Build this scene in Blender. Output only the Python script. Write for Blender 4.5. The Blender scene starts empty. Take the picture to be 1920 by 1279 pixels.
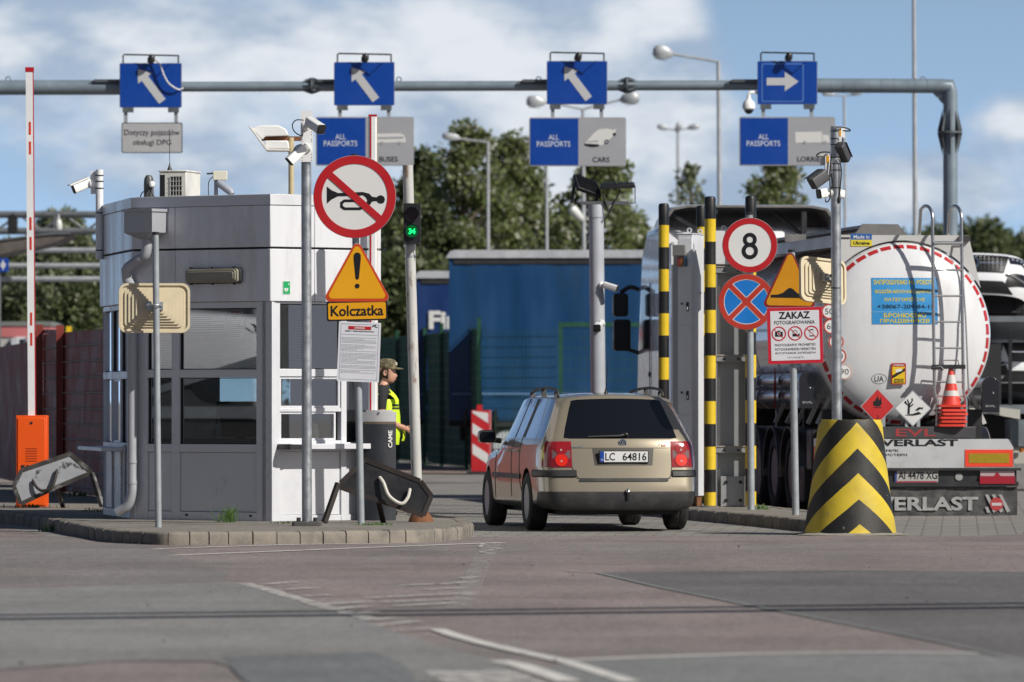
import bpy, bmesh, math, random
from mathutils import Vector, Matrix, noise
R = math.radians
SC = bpy.context.scene
COL = SC.collection

# ------------------------------------------------------------------ camera
F, HZ, CH = 12000.0, 750.0, 1.417          # focal length and horizon row in photo pixels (1920 wide), eye height in metres
cd = bpy.data.cameras.new('camera'); cam = bpy.data.objects.new('camera', cd); COL.objects.link(cam)
cd.sensor_width = 36; cd.lens = F / 1920 * 36
cd.shift_y = (HZ - 639.5) / 1920
cd.clip_start = 1; cd.clip_end = 6000
cam.location = (0, 0, CH); cam.rotation_euler = (R(90), 0, 0)
cd.dof.use_dof = True; cd.dof.focus_distance = 67.5; cd.dof.aperture_fstop = 3.6
SC.camera = cam

# ------------------------------------------------------------------ sky, sun, exposure
SUN_AZ, SUN_EL = 54, 38                     # degrees from straight behind the camera towards the right; height
to_sun = Vector((math.sin(R(SUN_AZ)) * math.cos(R(SUN_EL)), -math.cos(R(SUN_AZ)) * math.cos(R(SUN_EL)), math.sin(R(SUN_EL))))
sd = bpy.data.lights.new('sun', 'SUN'); sd.energy = 4.7; sd.angle = R(0.53); sd.color = (1.0, 0.955, 0.88)
sun = bpy.data.objects.new('sun', sd); COL.objects.link(sun)
sun.rotation_euler = (-to_sun).to_track_quat('-Z', 'Y').to_euler()
sun.location = to_sun * 200

W = bpy.data.worlds.new('World'); SC.world = W; W.use_nodes = True
wt = W.node_tree; wt.nodes.clear()
def wn(t, **k):
    n = wt.nodes.new(t)
    for a, b in k.items(): setattr(n, a, b)
    return n
def wmath(op, a, b=None, c=None):
    n = wn('ShaderNodeMath', operation=op)
    for i, v in enumerate((a, b, c)):
        if v is None: continue
        if isinstance(v, (int, float)): n.inputs[i].default_value = v
        else: wt.links.new(v, n.inputs[i])
    return n.outputs[0]
def wstep(v, lo, hi):
    n = wn('ShaderNodeMapRange', interpolation_type='SMOOTHSTEP')
    wt.links.new(v, n.inputs[0]); n.inputs[1].default_value = lo; n.inputs[2].default_value = hi
    return n.outputs[0]
tc = wn('ShaderNodeTexCoord'); sep = wn('ShaderNodeSeparateXYZ'); wt.links.new(tc.outputs['Generated'], sep.inputs[0])
X_, Y_, Z_ = sep.outputs
comb = wn('ShaderNodeCombineXYZ'); wt.links.new(X_, comb.inputs[0]); wt.links.new(Y_, comb.inputs[1])
wt.links.new(wmath('ADD', wmath('ABSOLUTE', Z_), 0.42), comb.inputs[2])
nrm = wn('ShaderNodeVectorMath', operation='NORMALIZE'); wt.links.new(comb.outputs[0], nrm.inputs[0])
sky = wn('ShaderNodeTexSky', sky_type='NISHITA', sun_disc=False, sun_elevation=R(SUN_EL), sun_rotation=R(180 - SUN_AZ))
sky.altitude = 100; sky.air_density = 1.0; sky.dust_density = 1.2; sky.ozone_density = 1.2
wt.links.new(nrm.outputs[0], sky.inputs[0])
skys = wn('ShaderNodeVectorMath', operation='SCALE'); wt.links.new(sky.outputs[0], skys.inputs[0]); wt.links.new(wmath('ADD', wmath('MULTIPLY', wmath('MULTIPLY', wmath('POWER', 2.718, wmath('MULTIPLY', wmath('ABSOLUTE', Z_), -9.0)), wstep(Y_, 0.1, 0.8)), 0.20), 0.052), skys.inputs[3])
# cloud cover, by compass direction
cm = wn('ShaderNodeMapping'); wt.links.new(tc.outputs['Generated'], cm.inputs[0]); cm.inputs['Scale'].default_value = (30, 30, 50); cm.inputs['Location'].default_value = (3.1, 0.7, 1.25)
n1 = wn('ShaderNodeTexNoise'); wt.links.new(cm.outputs[0], n1.inputs[0]); n1.inputs['Scale'].default_value = 1.0; n1.inputs['Detail'].default_value = 7; n1.inputs['Roughness'].default_value = 0.58
cm2 = wn('ShaderNodeMapping'); wt.links.new(tc.outputs['Generated'], cm2.inputs[0]); cm2.inputs['Scale'].default_value = (44, 44, 95); cm2.inputs['Location'].default_value = (7.7, 2.3, 4.4)
n2 = wn('ShaderNodeTexNoise'); wt.links.new(cm2.outputs[0], n2.inputs[0]); n2.inputs['Scale'].default_value = 1.0; n2.inputs['Detail'].default_value = 6; n2.inputs['Roughness'].default_value = 0.55
def blob(px, py, rx, ry):                   # a soft bank of cloud at a compass bearing and height
    u0, v0 = (px - 960) / F, (HZ - py) / F
    du = wmath('DIVIDE', wmath('SUBTRACT', X_, u0), rx / F); dv = wmath('DIVIDE', wmath('SUBTRACT', Z_, v0), ry / F)
    d = wmath('ADD', wmath('MULTIPLY', du, du), wmath('MULTIPLY', dv, dv))
    return wmath('POWER', 2.718, wmath('MULTIPLY', d, -1.0))
bias = None
for px, py, rx, ry, a in CLOUDS if 'CLOUDS' in globals() else ((430, 90, 330, 110, .42), (1010, 130, 330, 170, .46), (1230, 40, 130, 120, .30), (640, 270, 400, 90, .22), (60, 60, 200, 90, .18), (1690, 360, 120, 60, .34), (1900, 230, 90, 60, .36), (1250, 350, 260, 110, .34), (330, 200, 120, 60, .2), (1660, 60, 300, 150, -.34), (1500, 210, 150, 90, -.10), (130, 330, 160, 60, .06), (1080, 420, 500, 90, .22), (330, 310, 380, 70, .20), (90, 220, 220, 60, .16), (520, 400, 200, 60, .18), (1850, 330, 200, 40, .14)):
    b = wmath('MULTIPLY', blob(px, py, rx, ry), a)
    bias = b if bias is None else wmath('ADD', bias, b)
cov = wstep(wmath('ADD', n1.outputs[0], bias), 0.54, 0.82)
lit = wstep(wmath('ADD', n2.outputs[0], wmath('MULTIPLY', bias, 0.36)), 0.46, 0.78)
cc = wn('ShaderNodeMix', data_type='RGBA'); wt.links.new(lit, cc.inputs[0]); cc.inputs[6].default_value = (.34, .44, .58, 1); cc.inputs[7].default_value = (.73, .77, .82, 1)
mx = wn('ShaderNodeMix', data_type='RGBA'); wt.links.new(cov, mx.inputs[0]); hs = wn('ShaderNodeHueSaturation'); hs.inputs['Saturation'].default_value = 0.86; hs.inputs['Hue'].default_value = 0.488; hs.inputs['Value'].default_value = 1.10; wt.links.new(skys.outputs[0], hs.inputs['Color']); wt.links.new(hs.outputs[0], mx.inputs[6]); wt.links.new(cc.outputs[2], mx.inputs[7])
# clouds thin out overhead so that the light from above stays that of a mostly blue sky
hi = wmath('MAXIMUM', wstep(Z_, 0.06, 0.16), wstep(wmath('MULTIPLY', Y_, -1.0), -0.75, -0.3))
mx2 = wn('ShaderNodeMix', data_type='RGBA'); wt.links.new(hi, mx2.inputs[0]); wt.links.new(mx.outputs[2], mx2.inputs[6]); wt.links.new(skys.outputs[0], mx2.inputs[7])
bg = wn('ShaderNodeBackground'); wt.links.new(mx2.outputs[2], bg.inputs[0]); bg.inputs[1].default_value = 1.0
wo = wn('ShaderNodeOutputWorld'); wt.links.new(bg.outputs[0], wo.inputs[0])

SC.view_settings.view_transform = 'Standard'; SC.view_settings.look = 'None'
SC.view_settings.exposure = 0.08; SC.view_settings.gamma = 1.0; SC.view_settings.use_curve_mapping = False
SC.cycles.max_bounces = 8; SC.cycles.transparent_max_bounces = 16; SC.cycles.use_denoising = True

# ------------------------------------------------------------------ helpers
def PX(px, z): return (px - 960) * z / F            # sideways metres of a photo column at depth z
def PH(py, z): return CH + (HZ - py) * z / F        # height in metres of a photo row at depth z
def gz(py, h=0.0): return (CH - h) * F / (py - HZ)  # depth of a point at height h seen at photo row py
def gp(px, py, h=0.0):
    z = gz(py, h); return Vector((PX(px, z), z))
def lin(c):
    c /= 255; return c / 12.92 if c <= .04045 else ((c + .055) / 1.055) ** 2.4
def rgb(r, g, b): return (lin(r), lin(g), lin(b))

MATS = {}
def mat(name, col, rough=.5, metal=0.0, var=.0, scale=4.0, bump=0.0, bscale=40.0, dirt=None, dirt_amt=.5, dscale=3.0, dlo=.5, dhi=.7, coat=0.0, spec=.5, stretch=None, trans=0.0, emit=None, estr=0.0, coords='Object'):
    if name in MATS: return MATS[name]
    m = bpy.data.materials.new(name); m.use_nodes = True; t = m.node_tree; N = t.nodes; L = t.links
    b = N['Principled BSDF']; b.inputs['Roughness'].default_value = rough; b.inputs['Metallic'].default_value = metal
    b.inputs['Specular IOR Level'].default_value = spec
    c4 = (*col, 1); b.inputs['Base Color'].default_value = c4
    if coat: b.inputs['Coat Weight'].default_value = coat; b.inputs['Coat Roughness'].default_value = .04
    if emit: b.inputs['Emission Color'].default_value = (*emit, 1); b.inputs['Emission Strength'].default_value = estr
    if var or dirt or bump:
        tcn = N.new('ShaderNodeTexCoord'); mp = N.new('ShaderNodeMapping'); L.new(tcn.outputs[coords], mp.inputs[0])
        if stretch: mp.inputs['Scale'].default_value = stretch
        cur = None
        if var:
            n = N.new('ShaderNodeTexNoise'); n.inputs['Scale'].default_value = scale; n.inputs['Detail'].default_value = 6; n.inputs['Roughness'].default_value = .6
            L.new(mp.outputs[0], n.inputs[0])
            mr = N.new('ShaderNodeMapRange'); L.new(n.outputs[0], mr.inputs[0]); mr.inputs[1].default_value = .3; mr.inputs[2].default_value = .7; mr.inputs[3].default_value = 1 - var; mr.inputs[4].default_value = 1 + var
            vm = N.new('ShaderNodeVectorMath'); vm.operation = 'SCALE'; vm.inputs[0].default_value = col; L.new(mr.outputs[0], vm.inputs[3])
            cur = vm.outputs[0]
            ra = N.new('ShaderNodeMapRange'); L.new(n.outputs[0], ra.inputs[0]); ra.inputs[1].default_value = .3; ra.inputs[2].default_value = .7; ra.inputs[3].default_value = max(.02, rough - .12); ra.inputs[4].default_value = min(1, rough + .12)
            L.new(ra.outputs[0], b.inputs['Roughness'])
        if dirt:
            n = N.new('ShaderNodeTexNoise'); n.inputs['Scale'].default_value = dscale; n.inputs['Detail'].default_value = 9; n.inputs['Roughness'].default_value = .68
            L.new(mp.outputs[0], n.inputs[0])
            mr = N.new('ShaderNodeMapRange'); L.new(n.outputs[0], mr.inputs[0]); mr.inputs[1].default_value = dlo; mr.inputs[2].default_value = dhi; mr.inputs[3].default_value = 0; mr.inputs[4].default_value = dirt_amt
            x = N.new('ShaderNodeMix'); x.data_type = 'RGBA'; L.new(mr.outputs[0], x.inputs[0])
            if cur: L.new(cur, x.inputs[6])
            else: x.inputs[6].default_value = c4
            x.inputs[7].default_value = (*dirt, 1); cur = x.outputs[2]
        if cur: L.new(cur, b.inputs['Base Color'])
        if bump:
            n = N.new('ShaderNodeTexNoise'); n.inputs['Scale'].default_value = bscale; n.inputs['Detail'].default_value = 4; L.new(mp.outputs[0], n.inputs[0])
            bp = N.new('ShaderNodeBump'); bp.inputs['Strength'].default_value = bump; bp.inputs['Distance'].default_value = .01; L.new(n.outputs[0], bp.inputs['Height']); L.new(bp.outputs[0], b.inputs['Normal'])
    MATS[name] = m; return m

def glass(name, tint=(.6, .7, .7), refl=1.0, opaque=0.0, base=(.01, .012, .014), rough=.02):
    """thin window glass: mirror-like by Fresnel, the rest see-through with a tint (or dark film)"""
    if name in MATS: return MATS[name]
    m = bpy.data.materials.new(name); m.use_nodes = True; t = m.node_tree; N = t.nodes; L = t.links; N.clear()
    o = N.new('ShaderNodeOutputMaterial'); fr = N.new('ShaderNodeFresnel'); fr.inputs[0].default_value = 1.55
    k = N.new('ShaderNodeMath'); k.operation = 'MULTIPLY'; L.new(fr.outputs[0], k.inputs[0]); k.inputs[1].default_value = refl; k.use_clamp = True
    g = N.new('ShaderNodeBsdfGlossy'); g.inputs['Roughness'].default_value = rough; g.inputs['Color'].default_value = (.95, .97, 1, 1)
    tr = N.new('ShaderNodeBsdfTransparent'); tr.inputs[0].default_value = (*tint, 1)
    df = N.new('ShaderNodeBsdfDiffuse'); df.inputs[0].default_value = (*base, 1)
    a = N.new('ShaderNodeMixShader'); a.inputs[0].default_value = opaque; L.new(tr.outputs[0], a.inputs[1]); L.new(df.outputs[0], a.inputs[2])
    x = N.new('ShaderNodeMixShader'); L.new(k.outputs[0], x.inputs[0]); L.new(a.outputs[0], x.inputs[1]); L.new(g.outputs[0], x.inputs[2]); L.new(x.outputs[0], o.inputs[0])
    MATS[name] = m; return m

_txt = {}
def text_shape(s, bold):
    k = (s, bold)
    if k not in _txt:
        c = bpy.data.curves.new('writing', 'FONT'); c.body = s; c.size = 1; c.resolution_u = 3
        if bold: c.offset = bold
        o = bpy.data.objects.new('writing', c); me = o.to_mesh()
        v = [(p.co.x, p.co.y) for p in me.vertices]; f = [tuple(p.vertices) for p in me.polygons]
        o.to_mesh_clear(); bpy.data.objects.remove(o); bpy.data.curves.remove(c)
        xs = [p[0] for p in v] or [0]; ys = [p[1] for p in v] or [0]
        _txt[k] = (v, f, min(xs), max(xs), min(ys), max(ys))
    return _txt[k]

class MB:
    """collects shapes into ONE mesh object"""
    def __init__(s, m=None):
        s.v = []; s.f = []; s.mi = []; s.mats = []; s.cur = 0; s.M = Matrix.Identity(4)
        if m: s.use(m)
    def use(s, m):
        if m not in s.mats: s.mats.append(m)
        s.cur = s.mats.index(m); return s
    def at(s, M=None): s.M = M or Matrix.Identity(4); return s
    def add(s, vs, fs):
        o = len(s.v); s.v += [tuple(s.M @ Vector(p)) for p in vs]
        flip = s.M.determinant() < 0
        for f in fs:
            f = tuple(i + o for i in f); s.f.append(f[::-1] if flip else f); s.mi.append(s.cur)
        return s
    def box(s, x0, x1, y0, y1, z0, z1):
        x0, x1 = sorted((x0, x1)); y0, y1 = sorted((y0, y1)); z0, z1 = sorted((z0, z1))
        return s.add([(x0, y0, z0), (x1, y0, z0), (x1, y1, z0), (x0, y1, z0), (x0, y0, z1), (x1, y0, z1), (x1, y1, z1), (x0, y1, z1)],
                     [(0, 3, 2, 1), (4, 5, 6, 7), (0, 1, 5, 4), (1, 2, 6, 5), (2, 3, 7, 6), (3, 0, 4, 7)])
    def beam(s, a, b, w, h, up=(0, 0, 1)):
        a = Vector(a); b = Vector(b); d = (b - a).normalized(); u = Vector(up); r = d.cross(u)
        if r.length < 1e-4: r = d.cross(Vector((1, 0, 0)))
        r.normalize(); u = r.cross(d); vs = []
        for p in (a, b):
            for i, j in ((-1, -1), (1, -1), (1, 1), (-1, 1)): vs.append(p + r * (i * w / 2) + u * (j * h / 2))
        return s.add(vs, [(0, 1, 2, 3), (7, 6, 5, 4), (0, 4, 5, 1), (1, 5, 6, 2), (2, 6, 7, 3), (3, 7, 4, 0)])
    def tube(s, pts, r, n=12, caps=True):
        pts = [Vector(p) for p in pts]; rs = r if isinstance(r, (list, tuple)) else [r] * len(pts); vs = []; fs = []; ref = None
        for i, p in enumerate(pts):
            d = (pts[min(i + 1, len(pts) - 1)] - pts[max(i - 1, 0)])
            d = d.normalized() if d.length > 1e-9 else Vector((0, 0, 1))
            if ref is None: ref = d.orthogonal().normalized()
            u = (ref - d * ref.dot(d)); u = u.normalized() if u.length > 1e-6 else d.orthogonal().normalized(); ref = u; w = d.cross(u)
            for k in range(n):
                t = 2 * math.pi * k / n; vs.append(p + (u * math.cos(t) + w * math.sin(t)) * rs[i])
        for i in range(len(pts) - 1):
            for k in range(n):
                a, b = i * n + k, i * n + (k + 1) % n; fs.append((a, b, b + n, a + n))
        if caps: fs.append(tuple(range(n - 1, -1, -1))); fs.append(tuple(range((len(pts) - 1) * n, len(pts) * n)))
        return s.add(vs, fs)
    def lathe(s, prof, o=(0, 0, 0), axis=(0, 0, 1), n=24):
        o = Vector(o); d = Vector(axis).normalized(); u = d.orthogonal().normalized(); w = d.cross(u); vs = []; fs = []
        for r, z in prof:
            for k in range(n):
                t = 2 * math.pi * k / n; vs.append(o + d * z + (u * math.cos(t) + w * math.sin(t)) * max(r, 1e-5))
        for i in range(len(prof) - 1):
            for k in range(n):
                a, b = i * n + k, i * n + (k + 1) % n; fs.append((a, b, b + n, a + n))
        if prof[0][0] > 1e-4: fs.append(tuple(range(n - 1, -1, -1)))
        if prof[-1][0] > 1e-4: fs.append(tuple(range((len(prof) - 1) * n, len(prof) * n)))
        return s.add(vs, fs)
    def prism(s, poly, o=(0, 0, 0), U=(1, 0, 0), V=(0, 0, 1), d=.004):
        """polygon in the U-V plane at o, front face d in front of it along U x V"""
        o = Vector(o); U = Vector(U).normalized(); V = Vector(V).normalized(); Nn = U.cross(V)
        ar = sum(poly[i][0] * poly[(i + 1) % len(poly)][1] - poly[(i + 1) % len(poly)][0] * poly[i][1] for i in range(len(poly)))
        if ar < 0: poly = poly[::-1]
        n = len(poly); vs = [o + U * a + V * b + Nn * d for a, b in poly] + [o + U * a + V * b for a, b in poly]
        return s.add(vs, [tuple(range(n)), tuple(range(2 * n - 1, n - 1, -1))] + [(i, i + n, (i + 1) % n + n, (i + 1) % n) for i in range(n)])
    def ring(s, c, r0, r1, o=(0, 0, 0), U=(1, 0, 0), V=(0, 0, 1), d=.004, n=48, a0=0, a1=360):
        o = Vector(o); U = Vector(U).normalized(); V = Vector(V).normalized(); Nn = U.cross(V); full = abs(a1 - a0) >= 360; vs = []; fs = []; m = n if full else n + 1
        for k in range(m):
            t = R(a0 + (a1 - a0) * k / n)
            for rr, dd in ((r0, d), (r1, d), (r1, 0), (r0, 0)): vs.append(o + U * (c[0] + rr * math.cos(t)) + V * (c[1] + rr * math.sin(t)) + Nn * dd)
        for k in range(n):
            a, b = 4 * k, 4 * ((k + 1) % m)
            for i in range(4): j = (i + 1) % 4; fs.append((a + i, a + j, b + j, b + i))
        if not full: fs.append((3, 2, 1, 0)); e = 4 * n; fs.append((e, e + 1, e + 2, e + 3))
        return s.add(vs, fs)
    def text(s, t, c, w=None, h=None, o=(0, 0, 0), U=(1, 0, 0), V=(0, 0, 1), off=.003, bold=0.0, align='C'):
        v, f, x0, x1, y0, y1 = text_shape(t, bold)
        if not v: return s
        sx = w / (x1 - x0) if w else None; sy = h / (y1 - y0) if h else None
        sx = sx or sy; sy = sy or sx
        cx = {'C': (x0 + x1) / 2, 'L': x0, 'R': x1}[align]; cy = (y0 + y1) / 2
        o = Vector(o); U = Vector(U).normalized(); V = Vector(V).normalized(); Nn = U.cross(V)
        return s.add([o + U * (c[0] + (a - cx) * sx) + V * (c[1] + (b - cy) * sy) + Nn * off for a, b in v], f)
    def grid(s, P, close=False):
        """P[i][j] points -> quads"""
        n, m = len(P), len(P[0]); fs = []
        for i in range(n - 1):
            for j in range(m - (0 if close else 1)):
                a, b = i * m + j, i * m + (j + 1) % m; fs.append((a, b, b + m, a + m))
        return s.add([p for r in P for p in r], fs)
    def build(s, name, parent=None, loc=None, smooth=38, bevel=0, label=None, cat=None, group=None, kind=None, origin=None):
        me = bpy.data.meshes.new(name)
        if origin is not None: O = Vector(origin); vv = [tuple(Vector(p) - O) for p in s.v]
        else: vv = s.v
        me.from_pydata(vv, [], s.f); me.validate(clean_customdata=False)
        for m in s.mats: me.materials.append(m)
        if len(me.polygons) == len(s.mi): me.polygons.foreach_set('material_index', s.mi)
        me.polygons.foreach_set('use_smooth', [True] * len(me.polygons)); me.set_sharp_from_angle(angle=R(smooth)); me.update()
        o = bpy.data.objects.new(name, me); COL.objects.link(o)
        if parent: o.parent = parent
        if loc is not None: o.location = loc
        if origin is not None: o.location = origin
        if bevel:
            b = o.modifiers.new('edge', 'BEVEL'); b.width = bevel; b.segments = 2; b.limit_method = 'ANGLE'; b.angle_limit = R(40); b.harden_normals = False
        return tag(o, label, cat, group, kind)

def tag(o, label=None, cat=None, group=None, kind=None):
    if label: o['label'] = label
    if cat: o['category'] = cat
    if group: o['group'] = group
    if kind: o['kind'] = kind
    return o
def thing(name, label, cat, loc=(0, 0, 0), rotz=0, group=None):
    o = bpy.data.objects.new(name, None); o.empty_display_size = .2; COL.objects.link(o); o.location = loc; o.rotation_euler = (0, 0, R(rotz))
    return tag(o, label, cat, group)
def copy_tree(o, parent=None):
    c = o.copy(); COL.objects.link(c)
    if parent: c.parent = parent
    for ch in list(o.children): copy_tree(ch, c)
    return c
def circle(r, n=48, c=(0, 0), a0=0): return [(c[0] + r * math.cos(R(a0) + 2 * math.pi * k / n), c[1] + r * math.sin(R(a0) + 2 * math.pi * k / n)) for k in range(n)]
def rrect(w, h, r, n=6, c=(0, 0)):
    out = []
    for sx, sy, a in ((1, 1, 0), (-1, 1, 90), (-1, -1, 180), (1, -1, 270)):
        for k in range(n + 1):
            t = R(a + 90 * k / n); out.append((c[0] + sx * (w / 2 - r) + r * math.cos(t), c[1] + sy * (h / 2 - r) + r * math.sin(t)))
    return out
def rtri(w, h, r, n=8):
    """upright triangle with rounded corners, centred on its box"""
    P = [Vector((0, h / 2)), Vector((-w / 2, -h / 2)), Vector((w / 2, -h / 2))]; out = []
    for i in range(3):
        a, p, b = P[i - 1], P[i], P[(i + 1) % 3]; u = (a - p).normalized(); v = (b - p).normalized(); bi = (u + v).normalized(); half = math.acos(max(-1, min(1, u.dot(bi))))
        c = p + bi * (r / math.sin(half)); s0 = (p + u * (r / math.tan(half))) - c; s1 = (p + v * (r / math.tan(half))) - c
        a0 = math.atan2(s0.y, s0.x); a1 = math.atan2(s1.y, s1.x)
        while a1 < a0: a1 += 2 * math.pi
        if a1 - a0 > math.pi: a1 -= 2 * math.pi
        for k in range(n + 1): t = a0 + (a1 - a0) * k / n; out.append((c.x + r * math.cos(t), c.y + r * math.sin(t)))
    return out
def bez(pts, n=16):
    """smooth curve through the points"""
    P = [Vector(p) for p in pts]; P = [P[0] * 2 - P[1]] + P + [P[-1] * 2 - P[-2]]; out = []
    for i in range(1, len(P) - 2):
        for k in range(n):
            t = k / n; a, b, c, d = P[i - 1:i + 3]
            out.append(.5 * ((2 * b) + (c - a) * t + (2 * a - 5 * b + 4 * c - d) * t * t + (3 * b - a - 3 * c + d) * t ** 3))
    return out + [P[-2]]
rnd = random.Random(11)

# ------------------------------------------------------------------ common materials
galv = mat('galvanised steel', (.42, .45, .47), .42, .75, var=.22, scale=9, dirt=(.25, .24, .22), dirt_amt=.4, dscale=6)
greypost = mat('grey painted post', (.33, .36, .38), .45, .25, var=.1, scale=6)
white_p = mat('white painted metal', (.74, .75, .76), .38, var=.05, scale=3, dirt=(.4, .37, .33), dirt_amt=.25, dscale=5, dlo=.55, dhi=.8)
white_pl = mat('white plastic', (.78, .78, .76), .35, var=.03)
black_pl = mat('black plastic', (.018, .018, .02), .42, var=.15)
rubber = mat('tyre rubber', (.018, .018, .019), .8, var=.25, scale=12, dirt=(.12, .11, .1), dirt_amt=.3, dscale=5)
dark_m = mat('dark metal', (.04, .042, .046), .45, .5, var=.2)
chrome = mat('chrome', (.8, .81, .82), .12, 1.0)
rust = mat('rust', (.17, .07, .03), .85, .1, var=.35, scale=14)
sign_white = mat('sign white', (.66, .66, .65), .35, var=.02, scale=2)
sign_red = mat('sign red', (.42, .012, .016), .35, var=.04, scale=2)
sign_blue = mat('sign blue', (.004, .05, .30), .33, var=.04, scale=2)
sign_yel = mat('sign yellow', (.70, .33, .005), .35, var=.04, scale=2)
sign_blk = mat('sign black', (.008, .008, .01), .4)
sign_grey = mat('sign grey', (.33, .34, .36), .35, var=.04, scale=2)
back_al = mat('bare aluminium', (.5, .51, .52), .4, .6, var=.06)
# ------------------------------------------------------------------ ground, roads, islands
def road_mat(name, col, grain=.22, blotch=.16, streak=.14, tint=None, tamt=.3, rough=.86):
    m = bpy.data.materials.new(name); m.use_nodes = True; t = m.node_tree; N = t.nodes; L = t.links; b = N['Principled BSDF']
    b.inputs['Specular IOR Level'].default_value = .3
    tcn = N.new('ShaderNodeTexCoord'); cur = None
    def layer(sc, st, amt, det=5):
        mp = N.new('ShaderNodeMapping'); L.new(tcn.outputs['Object'], mp.inputs[0]); mp.inputs['Scale'].default_value = st
        n = N.new('ShaderNodeTexNoise'); n.inputs['Scale'].default_value = sc; n.inputs['Detail'].default_value = det; n.inputs['Roughness'].default_value = .65; L.new(mp.outputs[0], n.inputs[0])
        r = N.new('ShaderNodeMapRange'); L.new(n.outputs[0], r.inputs[0]); r.inputs[1].default_value = .28; r.inputs[2].default_value = .72; r.inputs[3].default_value = 1 - amt; r.inputs[4].default_value = 1 + amt
        return r.outputs[0], n.outputs[0]
    g, gh = layer(42, (1, 1, 1), grain, 3); bl, _ = layer(.55, (1, .6, 1), blotch); s, sh = layer(1.0, (.12, .55, 1), streak, 8); s2, _ = layer(2.2, (.5, .12, 1), streak * .7, 6)
    g2, _ = layer(11, (1, .55, 1), grain * .45, 4)
    k = g
    for q in (g2, bl, s, s2):
        mu = N.new('ShaderNodeMath'); mu.operation = 'MULTIPLY'; L.new(k, mu.inputs[0]); L.new(q, mu.inputs[1]); k = mu.outputs[0]
    mps = N.new('ShaderNodeMapping'); L.new(tcn.outputs['Object'], mps.inputs[0]); mps.inputs['Scale'].default_value = (1, .35, 1)
    ns = N.new('ShaderNodeTexNoise'); ns.inputs['Scale'].default_value = 4.5; ns.inputs['Detail'].default_value = 9; ns.inputs['Roughness'].default_value = .75; L.new(mps.outputs[0], ns.inputs[0])
    rs_ = N.new('ShaderNodeMapRange'); L.new(ns.outputs[0], rs_.inputs[0]); rs_.inputs[1].default_value = .60; rs_.inputs[2].default_value = .72; rs_.inputs[3].default_value = 1.0; rs_.inputs[4].default_value = .72
    mu = N.new('ShaderNodeMath'); mu.operation = 'MULTIPLY'; L.new(k, mu.inputs[0]); L.new(rs_.outputs[0], mu.inputs[1]); k = mu.outputs[0]
    base = None
    if tint:
        mp = N.new('ShaderNodeMapping'); L.new(tcn.outputs['Object'], mp.inputs[0]); mp.inputs['Scale'].default_value = (.3, .12, 1); mp.inputs['Location'].default_value = (4, 7, 0)
        n = N.new('ShaderNodeTexNoise'); n.inputs['Scale'].default_value = 1.3; n.inputs['Detail'].default_value = 7; L.new(mp.outputs[0], n.inputs[0])
        r = N.new('ShaderNodeMapRange'); L.new(n.outputs[0], r.inputs[0]); r.inputs[1].default_value = .42; r.inputs[2].default_value = .64; r.inputs[4].default_value = tamt
        x = N.new('ShaderNodeMix'); x.data_type = 'RGBA'; L.new(r.outputs[0], x.inputs[0]); x.inputs[6].default_value = (*col, 1); x.inputs[7].default_value = (*tint, 1); base = x.outputs[2]
    vm = N.new('ShaderNodeVectorMath'); vm.operation = 'SCALE'; L.new(k, vm.inputs[3])
    if base: L.new(base, vm.inputs[0])
    else: vm.inputs[0].default_value = col
    L.new(vm.outputs[0], b.inputs['Base Color']); b.inputs['Roughness'].default_value = rough
    bp = N.new('ShaderNodeBump'); bp.inputs['Strength'].default_value = .5; bp.inputs['Distance'].default_value = .006; L.new(gh, bp.inputs['Height']); L.new(bp.outputs[0], b.inputs['Normal'])
    return m
def paver_mat(name, c1, c2, mortar, bw=.2, bh=.1, rot=0, grime=(.08, .07, .06)):
    m = bpy.data.materials.new(name); m.use_nodes = True; t = m.node_tree; N = t.nodes; L = t.links; b = N['Principled BSDF']; b.inputs['Roughness'].default_value = .85
    tcn = N.new('ShaderNodeTexCoord'); mp = N.new('ShaderNodeMapping'); L.new(tcn.outputs['Object'], mp.inputs[0]); mp.inputs['Rotation'].default_value = (0, 0, R(rot))
    br = N.new('ShaderNodeTexBrick'); L.new(mp.outputs[0], br.inputs[0]); br.inputs['Color1'].default_value = (*c1, 1); br.inputs['Color2'].default_value = (*c2, 1); br.inputs['Mortar'].default_value = (*mortar, 1)
    br.inputs['Scale'].default_value = 1; br.inputs['Brick Width'].default_value = bw; br.inputs['Row Height'].default_value = bh; br.inputs['Mortar Size'].default_value = .012; br.inputs['Mortar Smooth'].default_value = .2
    n = N.new('ShaderNodeTexNoise'); n.inputs['Scale'].default_value = 1.4; n.inputs['Detail'].default_value = 8; n.inputs['Roughness'].default_value = .65; L.new(tcn.outputs['Object'], n.inputs[0])
    r = N.new('ShaderNodeMapRange'); L.new(n.outputs[0], r.inputs[0]); r.inputs[1].default_value = .45; r.inputs[2].default_value = .72; r.inputs[4].default_value = .6
    x = N.new('ShaderNodeMix'); x.data_type = 'RGBA'; L.new(r.outputs[0], x.inputs[0]); L.new(br.outputs[0], x.inputs[6]); x.inputs[7].default_value = (*grime, 1); L.new(x.outputs[2], b.inputs['Base Color'])
    bp = N.new('ShaderNodeBump'); bp.inputs['Strength'].default_value = .6; bp.inputs['Distance'].default_value = .006; L.new(br.outputs[1], bp.inputs['Height']); bp.invert = True; L.new(bp.outputs[0], b.inputs['Normal'])
    return m
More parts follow.
